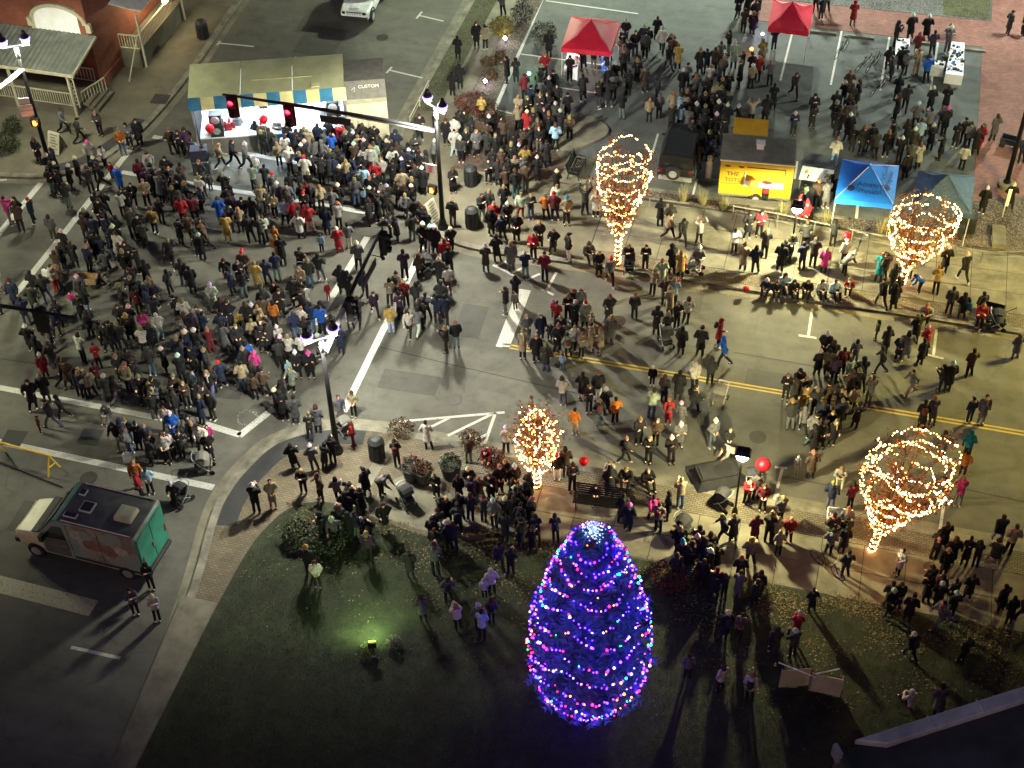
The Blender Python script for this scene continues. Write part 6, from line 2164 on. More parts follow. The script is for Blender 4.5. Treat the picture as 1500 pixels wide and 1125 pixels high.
# x y code; code = coat, legs, head, pose (capital pose = child), facing 0..7 counted from screen right
TILES = [
 (0, 180, 6.25, "205 995 bkBs2 100 920 pgBh0 190 900 kkBs6 325 925 nkRs4 640 780 dgKs2 515 600 dkKs2 490 525 kkWs2 560 590 dkWs3 370 370 kkBs6 500 1075 gbBs2 805 1080 bjKs2 920 900 kkKs2 990 860 kkBs2 905 540 nkWs2 845 640 dkBs2 850 400 wkPs6 975 420 wnKs6 1040 520 rkBS6 1115 630 ukWs2 1135 290 ojYp6 930 120 dkYs6 740 180 dkKw0 600 100 gkBw0 1200 230 gkKs6 1290 220 kkKs6 1390 480 wkBw6 1310 590 mkKs2 1370 650 vkKs6 1440 690 dkKs2 1490 720 gkBs2 1430 1020 ykBs2 1360 770 tkYs6 1140 860 wkBs2 1240 770 dkKs6 900 1100 nkKs2 1000 1110 nkKs4 1100 1080 dkKs2 960 950 kkBs6 1230 1050 dkBs2 1310 1090 kkKs6"),
 (220, 180, 6.25, "215 290 bkYs2 290 300 kkBs6 350 300 vkBs6 400 380 vkBs2 520 460 nkBs6 650 415 tkYw0 770 400 kkBw0 890 430 gkWw0 985 460 wjWS2 490 590 djYs6 560 620 dkBS6 700 690 kkYs2 480 740 wkYs2 310 680 dkKs2 180 560 kkKs6 80 720 dkKs2 170 720 dkKs4 220 620 gkYs6 320 940 rkBp2 420 920 mkKs2 380 1090 bkBw2 290 1110 kkKs2 660 930 ukBs2 765 900 vkBs2 840 1000 tkYs2 950 920 dkKs2 960 620 ekKs2 1070 620 dkKs2 1150 700 gkRs2 1050 235 bkRs2 1190 200 gkWs6 690 185 rkYs6 760 200 rkRs6 620 235 tkYs6 830 170 gkBs2 1190 400 tkYs2 1260 340 wkBs2 1290 470 wkWs2 1360 310 kkBs2 1410 300 kkBs2 1440 550 wkRs2 1410 430 kkWs2 1410 800 kkBs2 1450 760 rkBs2 1490 800 kkBs2 720 1090 yyKs2 930 1100 dkKs2 1060 1080 ekBs6 1155 1120 okYS2 1250 940 lkBs6 1330 950 rkBs2 1440 990 rkKs2 1380 1060 wkBs2 1040 820 tkYs2 1150 870 tkBs6 1280 800 gkKs2 1190 780 gkWs2 1000 760 dkKs4 1080 800 dkKs4 1030 1110 dkYs2 500 1110 dkBs6"),
 (440, 180, 6.25, "300 330 ukBs2 380 260 rkWs2 440 330 kkYs2 500 320 kkWs2 545 335 tkYs2 690 410 eeBs2 590 240 kkBs2 690 250 kkBs6 390 170 kkKs2 520 190 kkBs2 600 130 kkBs6 180 230 nkKs2 60 260 kkYs2 90 310 tkYs2 150 400 gkBs2 70 400 kkWs2 220 400 gkKs2 600 450 wkBs2 660 460 wkYs2 760 560 wkYp6 800 400 kkWs2 860 470 wkBs2 895 520 kkKs2 860 590 kkKs2 1000 410 dkKs2 1090 420 ekRS2 1150 580 dkKs4 1020 540 kkKs6 945 690 tkKs2 1035 750 kkYs2 970 880 gkYw2 700 590 rkYs6 600 640 lkBs2 520 760 gjYs2 690 690 kkYs6 590 750 lkKS2 440 560 tkYs2 380 520 kkKs2 330 540 nkKs2 280 540 kkKs2 200 560 kkKs2 130 830 kkBs2 60 850 kkRs6 30 800 kkBs2 200 800 tkYs2 310 850 gkBs2 250 1020 nkKs2 360 970 wkYs2 720 900 kkKs4 640 940 kkBs4 840 930 kkBs4 890 1090 kkKs4 830 1040 gkBs4 1030 1080 dgKs2 1160 1050 nkBs2 1120 990 dkBs6 1400 950 kgYs2 1400 640 kkBs6 1340 200 kkBs6 1420 200 wlKs6 1100 160 kkBs6 740 80 nkWs6 100 1010 rwBs2"),
 (0, 340, 6.25, "600 340 kkBs2 700 320 kkBs2 830 360 nkYs2 550 400 bkBs2 525 545 wrBs0 590 560 bkYs4 680 690 plBS6 800 720 dlKs2 340 600 kgKs2 20 560 wgYs6 20 740 nkKs4 160 690 nkBs6 260 860 njKs2 330 720 dkKs2 560 860 kkKs2 400 900 gkKs2 485 1070 gkBw2 300 1090 kkWs2 950 1050 kkKs2 1010 1080 kkBs6 1060 1080 kkKs4 1130 1080 dkYs2 1210 1000 kkYs2 1130 900 dkBs6 1340 960 pkBs6 1480 980 wlKs6 1010 420 gkKs2 900 260 kkKs2 960 280 njKs2 1050 250 njKs4 1110 250 wkBs6 1130 330 wkYs2 1190 330 kkBs6 1370 520 kkKs2 1410 640 tkYs2 1240 560 kkBs6 1240 640 dkYs6 1330 700 dkKs2 1140 700 dkYs4 1290 760 mkKs2 1440 830 kkKs2"),
 (220, 340, 6.25, "210 320 kkYs2 320 490 djKs2 400 560 kkKs2 590 720 eeWp6 710 460 kkBw6 830 480 kkYs6 880 430 bkRs6 990 510 yyYs2 1080 480 nkKs2 1170 440 njKs2 1180 250 oyYs2 1220 300 kkKs2 1060 770 djKs2 1170 690 kkBs6 1210 770 kkBs6 1390 400 kkKs2 1380 600 tkYS6 1450 740 wkKs2 1340 970 njKs2 1410 960 wwYs2 1490 910 njKs2 1210 1090 wwWs2 1150 870 okKs2 1020 900 tkYs2 960 880 kkWs6 950 1040 tkYs2 1060 970 tkYs6 1040 1100 kkKs6 1100 1110 kkKs6 700 1090 ggKs2 570 1100 mmYs2 360 1100 ykYs2 340 870 wkYs2 460 900 wkBs6 440 1000 vkKs2 690 860 kkBs2 740 870 kkBs6 820 890 ykYS6 910 880 kkBs2 830 1110 kkYs6 530 170 bkYw4"),
 (440, 340, 6.25, "190 450 dgKs2 260 620 rrWS2 100 760 wkKs2 40 560 tkYs6 360 190 rrWs2 200 180 lkBS2 450 150 gwKs2 540 350 gkWs2 390 570 kkKs2 450 590 kkKs2 600 600 nkKs2 690 770 vkBw6 460 890 wkKs2 540 850 dkBs2 840 930 ylKp2 820 670 tkKs2 900 600 tkBs2 975 680 rkWs2 920 800 vkKs2 1000 950 wkKw6 1100 880 kkBs2 1080 940 gwKw2 1070 690 dkKs2 1160 800 gkKs2 1260 830 nkKs2 1330 840 nkKs2 1300 700 dkKs2 960 430 vkKs2 1100 440 bkBs2 1330 320 rkBs2 1370 400 kkKs2 1280 480 dkWs2 1360 550 wgKs2 1200 190 kwWs6 1130 170 kkWs6 1240 200 kkWs6 1380 180 kkWs6 1340 1100 kkYh4 1430 1060 kgYs2 380 1110 nnKs2 130 900 nwKs2 210 950 ukKs2"),
 (0, 500, 6.25, "390 215 kkKs2 430 335 rkWs6 590 400 kkBw0 650 420 bkBs6 440 550 kkYs2 600 710 dkKw4 490 790 kjKw4 375 840 mkKS0 780 190 ekBs2 920 245 rkBs2 1335 120 wkYs2 1405 315 djKs2 1120 360 kkYs6 1200 330 kkKs2 1190 470 tkYs2 780 520 nkYs2 740 500 nkKs2 860 520 tkYs2 920 430 mkKs2 1010 560 dkWs2 1000 690 ggKt6 1340 560 kkYs6 1400 600 kkYs6 1460 640 ggKs6 1100 960 kgBs6 1210 920 kjYs6 1280 990 kkKs2 1380 1000 nkYs2 1440 1060 kgBs6 320 620 kkKs6"),
 (220, 500, 6.25, "335 250 njBs2 410 280 kkKs6 580 520 kjYw6 670 420 nkRs2 420 450 lkWS6 860 460 tjKp2 975 320 pkPs2 905 250 ukKs2 970 530 bkKs2 1060 500 bkKs2 1280 340 lrWS6 1220 180 kkWs2 1290 200 wkYs2 1360 330 kkWs6 1400 190 wkKs2 1480 340 kkPs6 1230 490 dkKt4 1310 460 ekYs6 1180 680 kkWs4 1340 760 ggKs2 1240 720 kkKs2 80 560 kkKs6 270 560 bkYs6 160 640 ggKt6 350 600 bkYs6 420 600 kkKs2 480 760 nnYs2 350 800 gkKt6 240 900 ukWs6 170 830 wkBs6 490 1030 wkKs6 555 940 ppBS6 300 1060 kkKs2 200 980 gkWt6 70 1040 kkKs6 170 1110 wkBs6"),
 (20, 690, 6.25, "1150 150 okYs6 1190 240 rkBs4 1260 200 lkKs6 1500 330 kkWs6"),
 (380, 600, 6.25, "470 285 djYs2 545 205 ggBs2 870 345 rmYp4 760 125 ggBs6 870 65 tkBs6 330 545 kkKs2 600 545 kkKs2 680 495 kkKs2 510 565 gkWs2 410 760 kkYh6 580 830 bkBs4 130 900 ttKs6 900 880 kkKb4 960 960 kkBs4 740 850 gkKs2 1120 780 gkKb7 1270 530 kkBh2"),
 (600, 620, 6.25, "170 235 wkKs2 250 680 kkYs6 460 720 kkBs2 560 630 kkWs6 540 365 btKs2 880 275 wkWs2 750 700 kkBs6 820 640 kkYs6 900 560 kkYs6 970 650 kkWs6 930 745 kkBs2 1050 810 kkKs2 1350 515 kwRs6 1440 500 bkKs2 1485 625 dkBs6 360 900 kkYs6 580 760 vkKs2 450 1000 dkKs2 560 900 dkBs2 680 900 dkBs2 780 960 gkWs6 980 870 kkKs2 1000 1020 kkKs2 1170 1085 nkKs2 1340 1085 nkKs2 300 1060 dkBs2 880 1090 dkKs2 730 380 mkKb6"),
 (820, 600, 6.25, "590 490 kkYw0 810 485 kkYs6 720 320 kkYs6 870 330 bkYs6 1020 490 kkWs6 1090 345 ggWs6 1380 345 gjWs6 470 590 wkYt6 610 655 kkYt6 790 665 kkYt6 100 735 kkYs6 50 610 kkKs2 320 790 vkKt6 450 805 kkKs2 1100 900 tjYs2 850 1040 pkKs2 900 1115 gkBs2 985 1000 kkKs4 560 1040 kkKs2 620 1105 nkPs2"),
 (1020, 620, 6.25, "270 265 kjYs6 330 385 wkKb4 250 1085 nnYw4 450 740 rkBs6 545 700 gkKs2 600 800 mkBs6 520 1085 mkBs2 750 920 gkYs2 835 1085 rkYs6 720 1105 tkYs2 910 455 wwWS6 1040 505 bkYs2 1070 280 kkKs2 1310 505 wwYt6 1230 200 kkYs6 1220 800 njYs2 1400 785 mkKs2 1350 1005 gkYs2 970 95 gkKw2 1220 1120 ddKs2 1350 1120 kkKs2"),
 (1200, 620, 6.25, "1110 310 gkBs2 1340 340 ckKs2 1300 490 okKs2 1255 755 pgYs2 1120 725 bwKw4"),
 (960, 760, 6.25, "370 315 kkKs2 250 445 vkCs2 310 460 vkBs2 450 465 kkBs2 550 475 kkBs2 530 725 kkBs2 620 745 kkBs2 770 605 kkYs2 860 430 tkYs2 900 795 dkBs2 1420 855 ddKs2 620 1110 kkWs2 760 1105 gkBs2 1120 335 tkYs2 410 630 kkBs2 1260 1120 rkWs2 180 560 dkBs2"),
 (1180, 760, 4.6875, "150 245 gkKs2 260 400 dkKs2 240 235 kkKs2 630 375 wkKp4 870 275 kkKb2 940 385 kkYs6 1080 325 kkKs2 820 575 kkKs2 900 565 mkKs2 1000 605 kkKs2 910 745 ggKw4 690 705 kkKs2 560 665 kkWs6 620 625 kkBs6 1330 645 kkKs2 1390 720 kkKs2 1480 725 bkKs2 1300 275 dkBt2 1380 250 tkBs2 710 960 kkWs2 1060 990 dkBs2 1160 330 dkKs2"),
 (560, 760, 6.25, "700 1005 wkYs2 880 1000 gkWs2 920 1115 lkKs2 1010 690 wkKp2 940 720 wkWS2 380 925 gkBs2 490 500 gkBs2 600 760 gkBs2 1000 960 gkBs2 1380 320 kkBs2"),
 (1000, 750, 3.0, "160 790 wkBs2 290 830 wkYs2 20 730 gkBs2 480 640 dkWs2 1000 860 wkKt2 1115 900 gkBs2 390 640 dkBs2"),
 (350, 750, 3.75, "435 410 wkBp6 540 170 gkWw6 730 140 kkWb4"),
 (180, 820, 3.0, "60 240 gkBs6 155 270 wkWs6 130 130 kkKs6"),
 (660, 0, 6.25, "240 435 kkBs6 320 455 tkBs2 480 145 gkKs2 70 545 kkKs2 90 815 kkKs2 20 880 kkKs2 600 750 kkKs2 520 760 kkKs4 680 930 mkKs2 820 960 ggKs2 940 890 kkKs2 1090 745 kkKs2 1070 1085 kkKs2 1215 635 kkKs2 1350 540 nkBs6 860 710 rkYs6 900 525 kkBs2 620 1115 tkYs2 700 1105 kkYs6 820 1085 kkYs6 880 1065 kkYs6 290 1105 ykYs6 1210 930 kkKs2 1380 940 kgYs2 1440 980 kgKs2"),
 (880, 0, 6.25, "310 525 kgKs6 390 475 ddWs2 430 465 kkKs2 510 365 kkBs2 555 500 wkWs2 700 640 ykYs2 620 640 kkKs2 740 860 kkWs2 780 810 gkKs2 990 835 wkYs2 900 690 kkYs2 1030 680 bkBs2 1110 730 gkYs2 1090 600 gkBs2 1210 625 ekWs2 1160 880 kkYs2 1430 745 rkYs2 1470 585 ykYs2 1370 810 tkWs2 400 850 bkYs2 190 1090 kgBs2 60 1010 kgKs2 650 1085 tkYs2 530 1085 gkKs2 720 1085 lkBs2 860 930 gkYs2 950 960 kkBs2 1100 940 kkYs2 1040 1010 tkYs2 800 1010 kkKs2 200 480 kkKs6 1330 160 kkBs6 1400 240 kkBs6 1440 100 tkYs6 1250 160 kkKs6 1300 300 bkBs2 1380 330 kkYs2 200 640 gkYs2 330 760 kkYs2 60 700 kkKs2 130 800 kkWs2 250 870 kkBs2"),
 (1080, 0, 6.25, "1050 235 rgKs2 760 185 kkKs2 710 110 dkKs2 810 115 gkBs2 330 465 nkBs2 510 895 kkBw6 680 1115 kkKs6 960 965 kkWs2 1010 870 bkYs2 1080 985 kkBs4 1000 1100 kkBs2 200 760 dkYs2 290 780 gkYs2 320 1000 kkKs2 220 660 tkYs2 880 1080 kkBs2"),
 (1280, 0, 6.818, "200 480 kkKs0 350 405 kkWs2 510 415 kkWs2 740 395 gkBt2 1330 350 ddKs0 1480 365 kkKs4 420 580 mkYs2 570 560 vkKs2 720 530 ggWs6 410 760 ttYs2 510 830 ukBs2 300 750 gkKs2 250 710 kkKs2 130 710 kkKs2 160 800 kkKs4 550 1115 kkWs2 300 1110 kkKw2 700 1115 kkBs2"),
 (660, 160, 6.25, "690 580 yyBs2 795 655 kkWs2 885 535 kkKs2 580 425 kkKs2 620 200 tkYs2 700 235 rkWs2 300 115 ekYs2 340 360 bkKs2 150 415 kkYs6 240 425 gkYs6 40 425 wlKs6 370 205 bkBs2 490 340 bkKs2 590 655 tkYs2 440 700 kkBs2 540 710 kkKs2 510 790 bkBs2 390 590 kkBs2 290 1025 kwBh6 490 925 kkYs6 645 995 erYs6 735 1005 djYs6 970 925 ekYs6 1060 1055 tkCs6 970 790 kkWs2 1230 965 dkYa2 1330 985 wkYs2 400 1100 rkYs6 520 1105 kkWs6 360 970 dkYs2 870 1010 okYs2 950 1020 mkRs2 800 300 bkYs2 900 260 kkYs2 1000 250 kkWs2 1090 290 bkYs2 960 380 lkBs2 760 240 kkYs2 850 200 kkYs6 560 560 kkYs2 470 600 bkYs2 350 680 dkKs6 420 460 kkYs2 280 330 bkKs2"),
 (880, 160, 6.25, "720 195 lkBs2 1370 145 wkYa6 540 1065 kkKs2 630 1110 dkBs2 860 200 kkWs2 940 200 kkYs2 1000 150 kkBs2 1060 180 kkWs2 820 340 kkYs2 900 320 kkBs2 980 300 kkKs2 1050 290 kkWs2 870 470 kkKs2 940 470 nkBs2 980 420 nkYs2 640 220 kkYs2 780 150 kkYs2 1140 200 kkWs2 1150 100 kkYs2 1020 80 kkBs2 940 90 kkYs2 840 110 kkBs2 690 100 gkYs2 540 90 gkKs2 440 120 tkYs2"),
 (1080, 160, 6.25, "505 240 nkWs6 675 175 kkKs6 880 515 wlYs2 900 255 kkBs2 1000 290 kkWs2 1040 385 kkYs2 1130 405 kkYs6 1205 390 kkBs2 150 820 oyKs2 245 875 rkYs2 600 855 ekBS2 715 905 bkYs2 800 905 ggKs2 860 810 kkKs2 600 1110 rkRs6 250 120 kkKs2 960 200 bkBs2 880 160 kkYs2 1030 180 gkBs2 1240 460 dkKs2 1350 440 kkYs2"),
 (1280, 160, 6.818, "400 205 gkWs2 530 260 gkKs2 690 255 kkPs2 880 340 dkKs2 800 380 kkKs2 920 400 gkBs2 870 605 wkKp2 550 405 kkWs2 430 385 lkBs2 240 545 kkWs2 340 600 gkBs2 1050 390 rrYp4 1180 315 gkBs2 1070 1045 kkWs2 1340 1000 kkWs2 1460 540 nkKs2 650 230 gkYs2 430 590 wkYs2 300 700 kkKs2"),
 (680, 320, 6.25, "200 485 ddWs2 300 395 kkKs2 430 475 ggYs2 560 545 njWs2 635 375 rkYs6 740 575 mkKp2 690 265 kkYs6 815 315 kkYs6 950 395 kwKs0 1130 350 dkBt6 1230 525 kkYs6 1330 605 gkRw6 470 765 kkKs2 385 885 kgBs4 470 835 wkYS2 575 1115 ggYs6 700 1115 nnYs6 850 995 rkKs2 815 905 pkPS2 990 875 kkYs6 1060 885 eeYs6 1100 995 ekRs6 950 935 kkYs6 1010 1005 kkWs2 1150 1090 ttYs0 1320 945 ddYs6 880 1115 kkYs6 785 1115 kkYS6 350 205 nkKs2 480 210 kkYs6 290 95 rkYs6 385 85 kkKs2 250 155 kkBs2"),
 (900, 320, 6.25, "180 915 dkYs2 345 700 tkYs2 430 605 eeYs2 280 470 kkKs6 120 485 kkYs6 520 505 kkKs2 600 545 ykYs2 560 685 rkYS6 460 790 bkYs2 500 890 tkYs2 540 810 lkYs2 650 965 wkBs2 565 1005 kkYs6 480 1095 dkYs2 380 1065 kkKs2 760 495 gwWp2 615 245 kkKw6 490 185 tkBw0 770 235 wkYa6 1090 325 wkBs6 1170 485 tkBs2 1280 505 nkKs2 1365 365 kkYs2 1215 180 kkKs6 1320 170 mkKs6"),
 (1120, 320, 7.5, "430 345 dkBs2 520 535 kkBs2 640 595 pkYs2 860 505 wkWs2 1240 695 ckYs2 1300 695 dkKs2 870 615 gkWb0 200 510 dkBs2 260 460 kkYs6 20 800 nnWt6 190 760 lkKt6 300 820 kkKt6 460 820 kkYt6 600 820 wkKt6 740 830 lkKt6 930 790 rkYt6 1270 975 kkKs2 1400 1005 kkKs2 400 560 nkKs2 160 590 kkKs2 740 300 dkKs2 20 460 tkYs2 350 60 rkRs6 120 820 kkYt6"),
 (1280, 320, 6.818, "445 750 ukKb4 610 755 ykYs2 690 545 kkWs2 880 630 kkWw2 350 600 ekKS2 860 1000 kkKs2 1040 1010 kkKs2 740 950 dkKs2 520 1000 wkYt6 200 870 kkKs2 80 890 kkKs2 170 740 kkKs2 1040 1105 rkYs6"),
 (720, 460, 6.25, "655 830 wjBs2 830 785 kwKs2 970 795 kwYs2 1050 925 kkWs2 765 1105 otKp2 890 905 kkYs6 980 1025 djYs2 1130 1005 okKs2 1455 945 ejBs2 495 515 djYs2 650 515 ljBS2 285 405 tkYs6 410 435 kkYs6 700 405 ekKs2 820 405 tkYs6 745 350 wkYs6 605 345 kkYs6 1000 360 ttYp4 900 325 ttKs0 1090 275 ggYs2"),
 (940, 460, 6.25, "355 365 ddKs2 530 385 kkKp2 690 290 rkKs0 750 475 ukKw4 480 700 wkKs6 330 785 kkKs2 240 1015 rrYs2 360 1035 ggWs2 200 805 kkBs2 95 650 kkWS6 1310 785 kkYs6 1410 765 kkKs6 460 905 kkBw0 620 640 dkKs2"),
 (1140, 460, 6.25, "410 420 kkWp6 350 565 kkWs2 690 470 ggKw2 930 545 ddKw4 965 365 kkKs2 1090 425 kkYs6 1235 270 kkYs2 1330 380 rkWs2 1205 735 ggKw4 890 235 kkKS4 210 885 yyKs6 250 1085 ggKw2 480 1015 rrYS6 470 1115 kkYs6 1300 1070 kkKp2 1400 1010 ggYs2 440 570 bkKs2 500 640 vkKs2 570 560 mkKs2 640 640 ekBs2 640 780 bkKs2 745 670 kkKs2 810 840 ggBs2 545 900 tkKs2 660 910 tkKs2 440 890 bkKs2 600 970 tkYS2 690 1040 kkKs2 700 760 kkYs2 1150 430 ggKs2 1290 470 kkKs2"),
 (1280, 470, 6.818, "725 705 kkWs2 650 700 kkKs4 940 560 bkKs2 945 1015 nkKs2 1060 1025 ggBs6 1400 380 ggKs2"),
]
people = []
for (x0, y0, sc, s) in TILES:
    tk = s.split()
    for i in range(0, len(tk), 3):
        people.append([x0 + float(tk[i]) / sc, y0 + float(tk[i + 1]) / sc, tk[i + 2]])
out = []
for p in people:
    if all((p[0] - q[0]) ** 2 + ((p[1] - q[1]) * 1.2) ** 2 > 42 for q in out):
        out.append(p)
people = out


# more heads in the dense parts of the crowd, standing close to their neighbours
rc_ = random.Random(99)
base = list(people)
fill = []
DENSE = [(380, 210, 620, 330, 40), (40, 260, 380, 420, 34), (60, 420, 480, 560, 34), (150, 560, 330, 690, 12), (600, 130, 900, 300, 24), (880, 60, 1130, 240, 26), (400, 740, 780, 850, 20), (960, 780, 1130, 900, 10), (1160, 530, 1290, 640, 10), (1290, 800, 1490, 900, 8), (1240, 130, 1420, 260, 8)]
for (x0, y0, x1, y1, n) in DENSE:
    near = [q for q in base if x0 <= q[0] <= x1 and y0 <= q[1] <= y1]
    k = tries = 0
    while k < n and near and tries < 4000:
        tries += 1
        q = rc_.choice(near)
        a = rc_.uniform(0, 6.28)
        d = rc_.uniform(9, 22)
        x, y = q[0] + d * math.cos(a) * 1.25, q[1] + d * math.sin(a)
        if 505 < x < 750 and 470 < y < 620:
            continue
        if all((x - p[0]) ** 2 + ((y - p[1]) * 1.2) ** 2 > 85 for p in people + fill):
            fill.append([x, y, rc_.choice('kkkkkkkkkddnnbg') + rc_.choice('kkkkjdg') + rc_.choice('KKBBYW') + 's' + rc_.choice('2226413')])
            k += 1
    for _ in range(n // 2 if y0 == 740 else 0):
        fill.append([rc_.uniform(430, 770), rc_.uniform(785, 850), rc_.choice('kkkkdnv') + 'k' + rc_.choice('KBBY') + 's2'])
people += fill


def ground_z(x, y):
    """height of the walking surface at a point"""
    def side(line, sgn):
        # nearest segment side test
        best = None
        for a, b in zip(line[:-1], line[1:]):
            dx, dy = b[0] - a[0], b[1] - a[1]
            t = max(0, min(1, ((x - a[0]) * dx + (y - a[1]) * dy) / (dx * dx + dy * dy + 1e-9)))
            d = (x - a[0] - t * dx) ** 2 + (y - a[1] - t * dy) ** 2
            c = dx * (y - a[1]) - dy * (x - a[0])
            if best is None or d < best[0]:
                best = (d, c)
        return best[1] < 0
    for line in (SE, NE, NW):
        if side(line, 0):
            return KZ + 0.01
    return 0.0


BR = 'royvpucwelmt'
zones = [(75, 215, 'by the left lamp post'), (30, 320, 'at the upper left crossing'), (150, 310, 'right of the upper left crossing line'), (240, 240, 'left of the stage front'), (330, 240, 'below the left half of the stage'), (440, 270, 'below the right half of the stage'), (540, 250, 'in the crowd right of the stage'), (610, 250, 'left of the middle lamp post'), (660, 300, 'right of the middle lamp post'), (300, 330, 'in the upper middle of the left crowd'), (420, 340, 'where the crowd meets the crossing'), (230, 400, 'in the middle of the left crowd'), (110, 400, 'by the carts in the left crowd'), (40, 450, 'near the dark mast arm at the left edge'), (330, 450, 'beside the bare patch in the left crowd'), (150, 490, 'in the lower left crowd'), (260, 520, 'in the lower middle of the left crowd'), (370, 530, 'left of the lower lamp post'), (90, 570, 'behind the lower left crossing line'), (190, 600, 'above the seated spectators'), (250, 650, 'among the seated spectators'), (220, 720, 'behind the green van'), (440, 600, 'at the lower corner kerb'), (500, 440, 'along the crossing lines'), (610, 440, 'on the open road by the crossing'), (580, 340, 'under the mast arm'), (640, 390, 'at the upper corner of the crossing'), (470, 700, 'on the lower corner pavement'), (560, 730, 'by the pushchair at the lower corner'), (640, 720, 'by the flower tubs'), (730, 730, 'left of the small lit tree'), (720, 800, 'at the lawn edge left of the spruce'), (830, 720, 'right of the small lit tree'), (680, 900, 'on the dark lawn left of the spruce'), (900, 740, 'by the black bench'), (880, 690, 'on the lower kerb'), (940, 660, 'on the road above the lower kerb'), (860, 600, 'on the road right of the lower hatching'), (980, 600, 'in the road below the yellow line'), (780, 520, 'by the stop line'), (840, 480, 'above the yellow line'), (740, 400, 'at the upper hatching'), (800, 350, 'left of the first lit tree'), (900, 400, 'under the first lit tree'), (990, 400, 'on the upper kerb'), (980, 470, 'in the road below the upper kerb'), (1050, 520, 'alone in the right road'), (1040, 350, 'on the slabs below the yellow trailer'), (1130, 400, 'by the upper low lamp'), (1200, 400, 'left of the right lit tree'), (1180, 430, 'in the row at the upper kerb'), (1300, 440, 'under the right lit tree'), (1400, 430, 'on the slabs at the right'), (1290, 500, 'in the road below the right lit tree'), (1200, 560, 'in the group on the yellow line'), (1340, 590, 'near the yellow line at the right'), (1430, 560, 'in the right road near the edge'), (1200, 680, 'left of the largest lit tree'), (1400, 690, 'right of the largest lit tree'), (1060, 700, 'by the covered cart'), (1110, 740, 'by the lower low lamp'), (1010, 760, 'on the walkway above the lawn'), (1050, 850, 'at the lawn edge right of the spruce'), (1230, 800, 'by the bicycle on the lower walkway'), (1330, 840, 'on the walkway right of the largest lit tree'), (1450, 860, 'on the walkway at the right edge'), (1070, 980, 'on the dark lawn right of the spruce'), (1330, 960, 'on the dark lawn at the right'), (440, 840, 'on the lawn left of the floodlight'), (230, 890, 'below the green van'), (270, 60, 'on the forecourt behind the stage'), (160, 170, 'in front of the brick building'), (700, 70, 'on the top walkway'), (770, 140, 'left of the red canopy tables'), (860, 130, 'below the red canopy'), (940, 70, 'right of the red canopy'), (760, 220, 'in the planting bed crowd'), (840, 220, 'by the kerbed island'), (740, 280, 'right of the middle corner'), (960, 130, 'in the dark lot crowd'), (1060, 130, 'in the lot crowd left of the bicycles'), (1020, 220, 'left of the yellow trailer'), (1110, 60, 'by the far red canopy'), (1220, 30, 'on the far brick path'), (1170, 150, 'alone in the middle of the lot'), (1250, 170, 'in the group below the bicycles'), (1350, 80, 'at the display tables'), (1350, 190, 'above the slate canopy'), (1400, 220, 'right above the slate canopy'), (1450, 200, 'on the right brick path'), (1480, 30, 'at the top right corner'), (1120, 270, 'at the yellow trailer counter'), (1200, 280, 'beside the blue canopy'), (1450, 310, 'by the right lamp post'), (1170, 330, 'behind the pale rail')]


def zone(x, y):
    return min(zones, key=lambda q: (q[0] - x) ** 2 + ((q[1] - y) * 1.2) ** 2)[2]


def rank(p):
    x, y, c = p
    s = y
    if c[0] in BR:
        s += 160
    if c[3] in 'wabthp' or c[3].isupper():
        s += 60
    if y > 780:
        s -= 60 if c[0] not in BR else 0
    return s


order = sorted(range(len(people) - len(fill)), key=lambda i: -rank(people[i]))
keep = set(order[:300])
HAT = {'W': ('beanie', 'white hat'), 'R': ('santa', 'red santa hat'), 'P': ('beanie', 'pink hat'), 'C': ('beanie', 'blue hat')}


def spec(p):
    x, y, c = p
    rs = random.Random(int(x * 31 + y * 17))
    pose = c[3].lower()
    child = c[3].isupper()
    face = int(c[4]) if len(c) > 4 else rs.randrange(8)
    w = P(x, y)
    gz = ground_z(w.x, w.y)
    w = P(x, y, gz)
    yaw = R(14.8 + 45 * face + rs.uniform(-25, 25))
    if pose == 's' and not child:
        pose = rs.choice('sspphqqrrw' if rs.random() < 0.25 else 'spphqqrr')
    if pose == 's' and child:
        pose = 's'
    sc = rs.uniform(0.86, 1.02) * (0.66 if child else 1.0)
    wd = rs.uniform(0.82, 1.02)
    coat = c[0]
    long_ = pose in 'spqr' and (c[0] == c[1] or rs.random() < 0.22) and not child
    if c[2] in HAT:
        hair, hn = HAT[c[2]]
    else:
        hair = rs.choice(('short', 'short', 'long', 'hood', 'cap')) if c[2] == 'K' else (rs.choice(('long', 'short', 'long', 'beanie')) if c[2] == 'B' else rs.choice(('long', 'short', 'beanie', 'long')))
        hn = None
    jit = rs.uniform(0.75, 1.25)
    col = tuple(min(1, v * jit * 0.62) for v in CC[coat])
    leg = tuple(min(1, v * rs.uniform(0.55, 0.95)) for v in CC[c[1]])
    hc = tuple(min(1, v * rs.uniform(0.5, 0.95)) for v in HC[c[2]])
    if hair == 'hood':
        hc = col
    if c[0] == 'k' and c[2] in 'KBY' and rs.random() < 0.35:
        col = tuple(v * 1.8 for v in col)
    sk = SKIN[rs.randrange(3) if rs.random() < 0.8 else rs.randrange(5)]
    shoe = (0.5, 0.5, 0.48) if rs.random() < 0.22 else (0.02, 0.02, 0.02)
    return dict(px=x, py=y, loc=w, yaw=yaw, sc=sc, pose=pose, child=child, long=long_, hair=hair, hn=hn, col=col, leg=leg, hc=hc, skin=sk, shoe=shoe, wd=wd, tilt=(rs.uniform(-0.05, 0.05), rs.uniform(-0.04, 0.07)), bag=rs.random(), coat=coat, legc=c[1])


specs = [spec(p) for p in people]


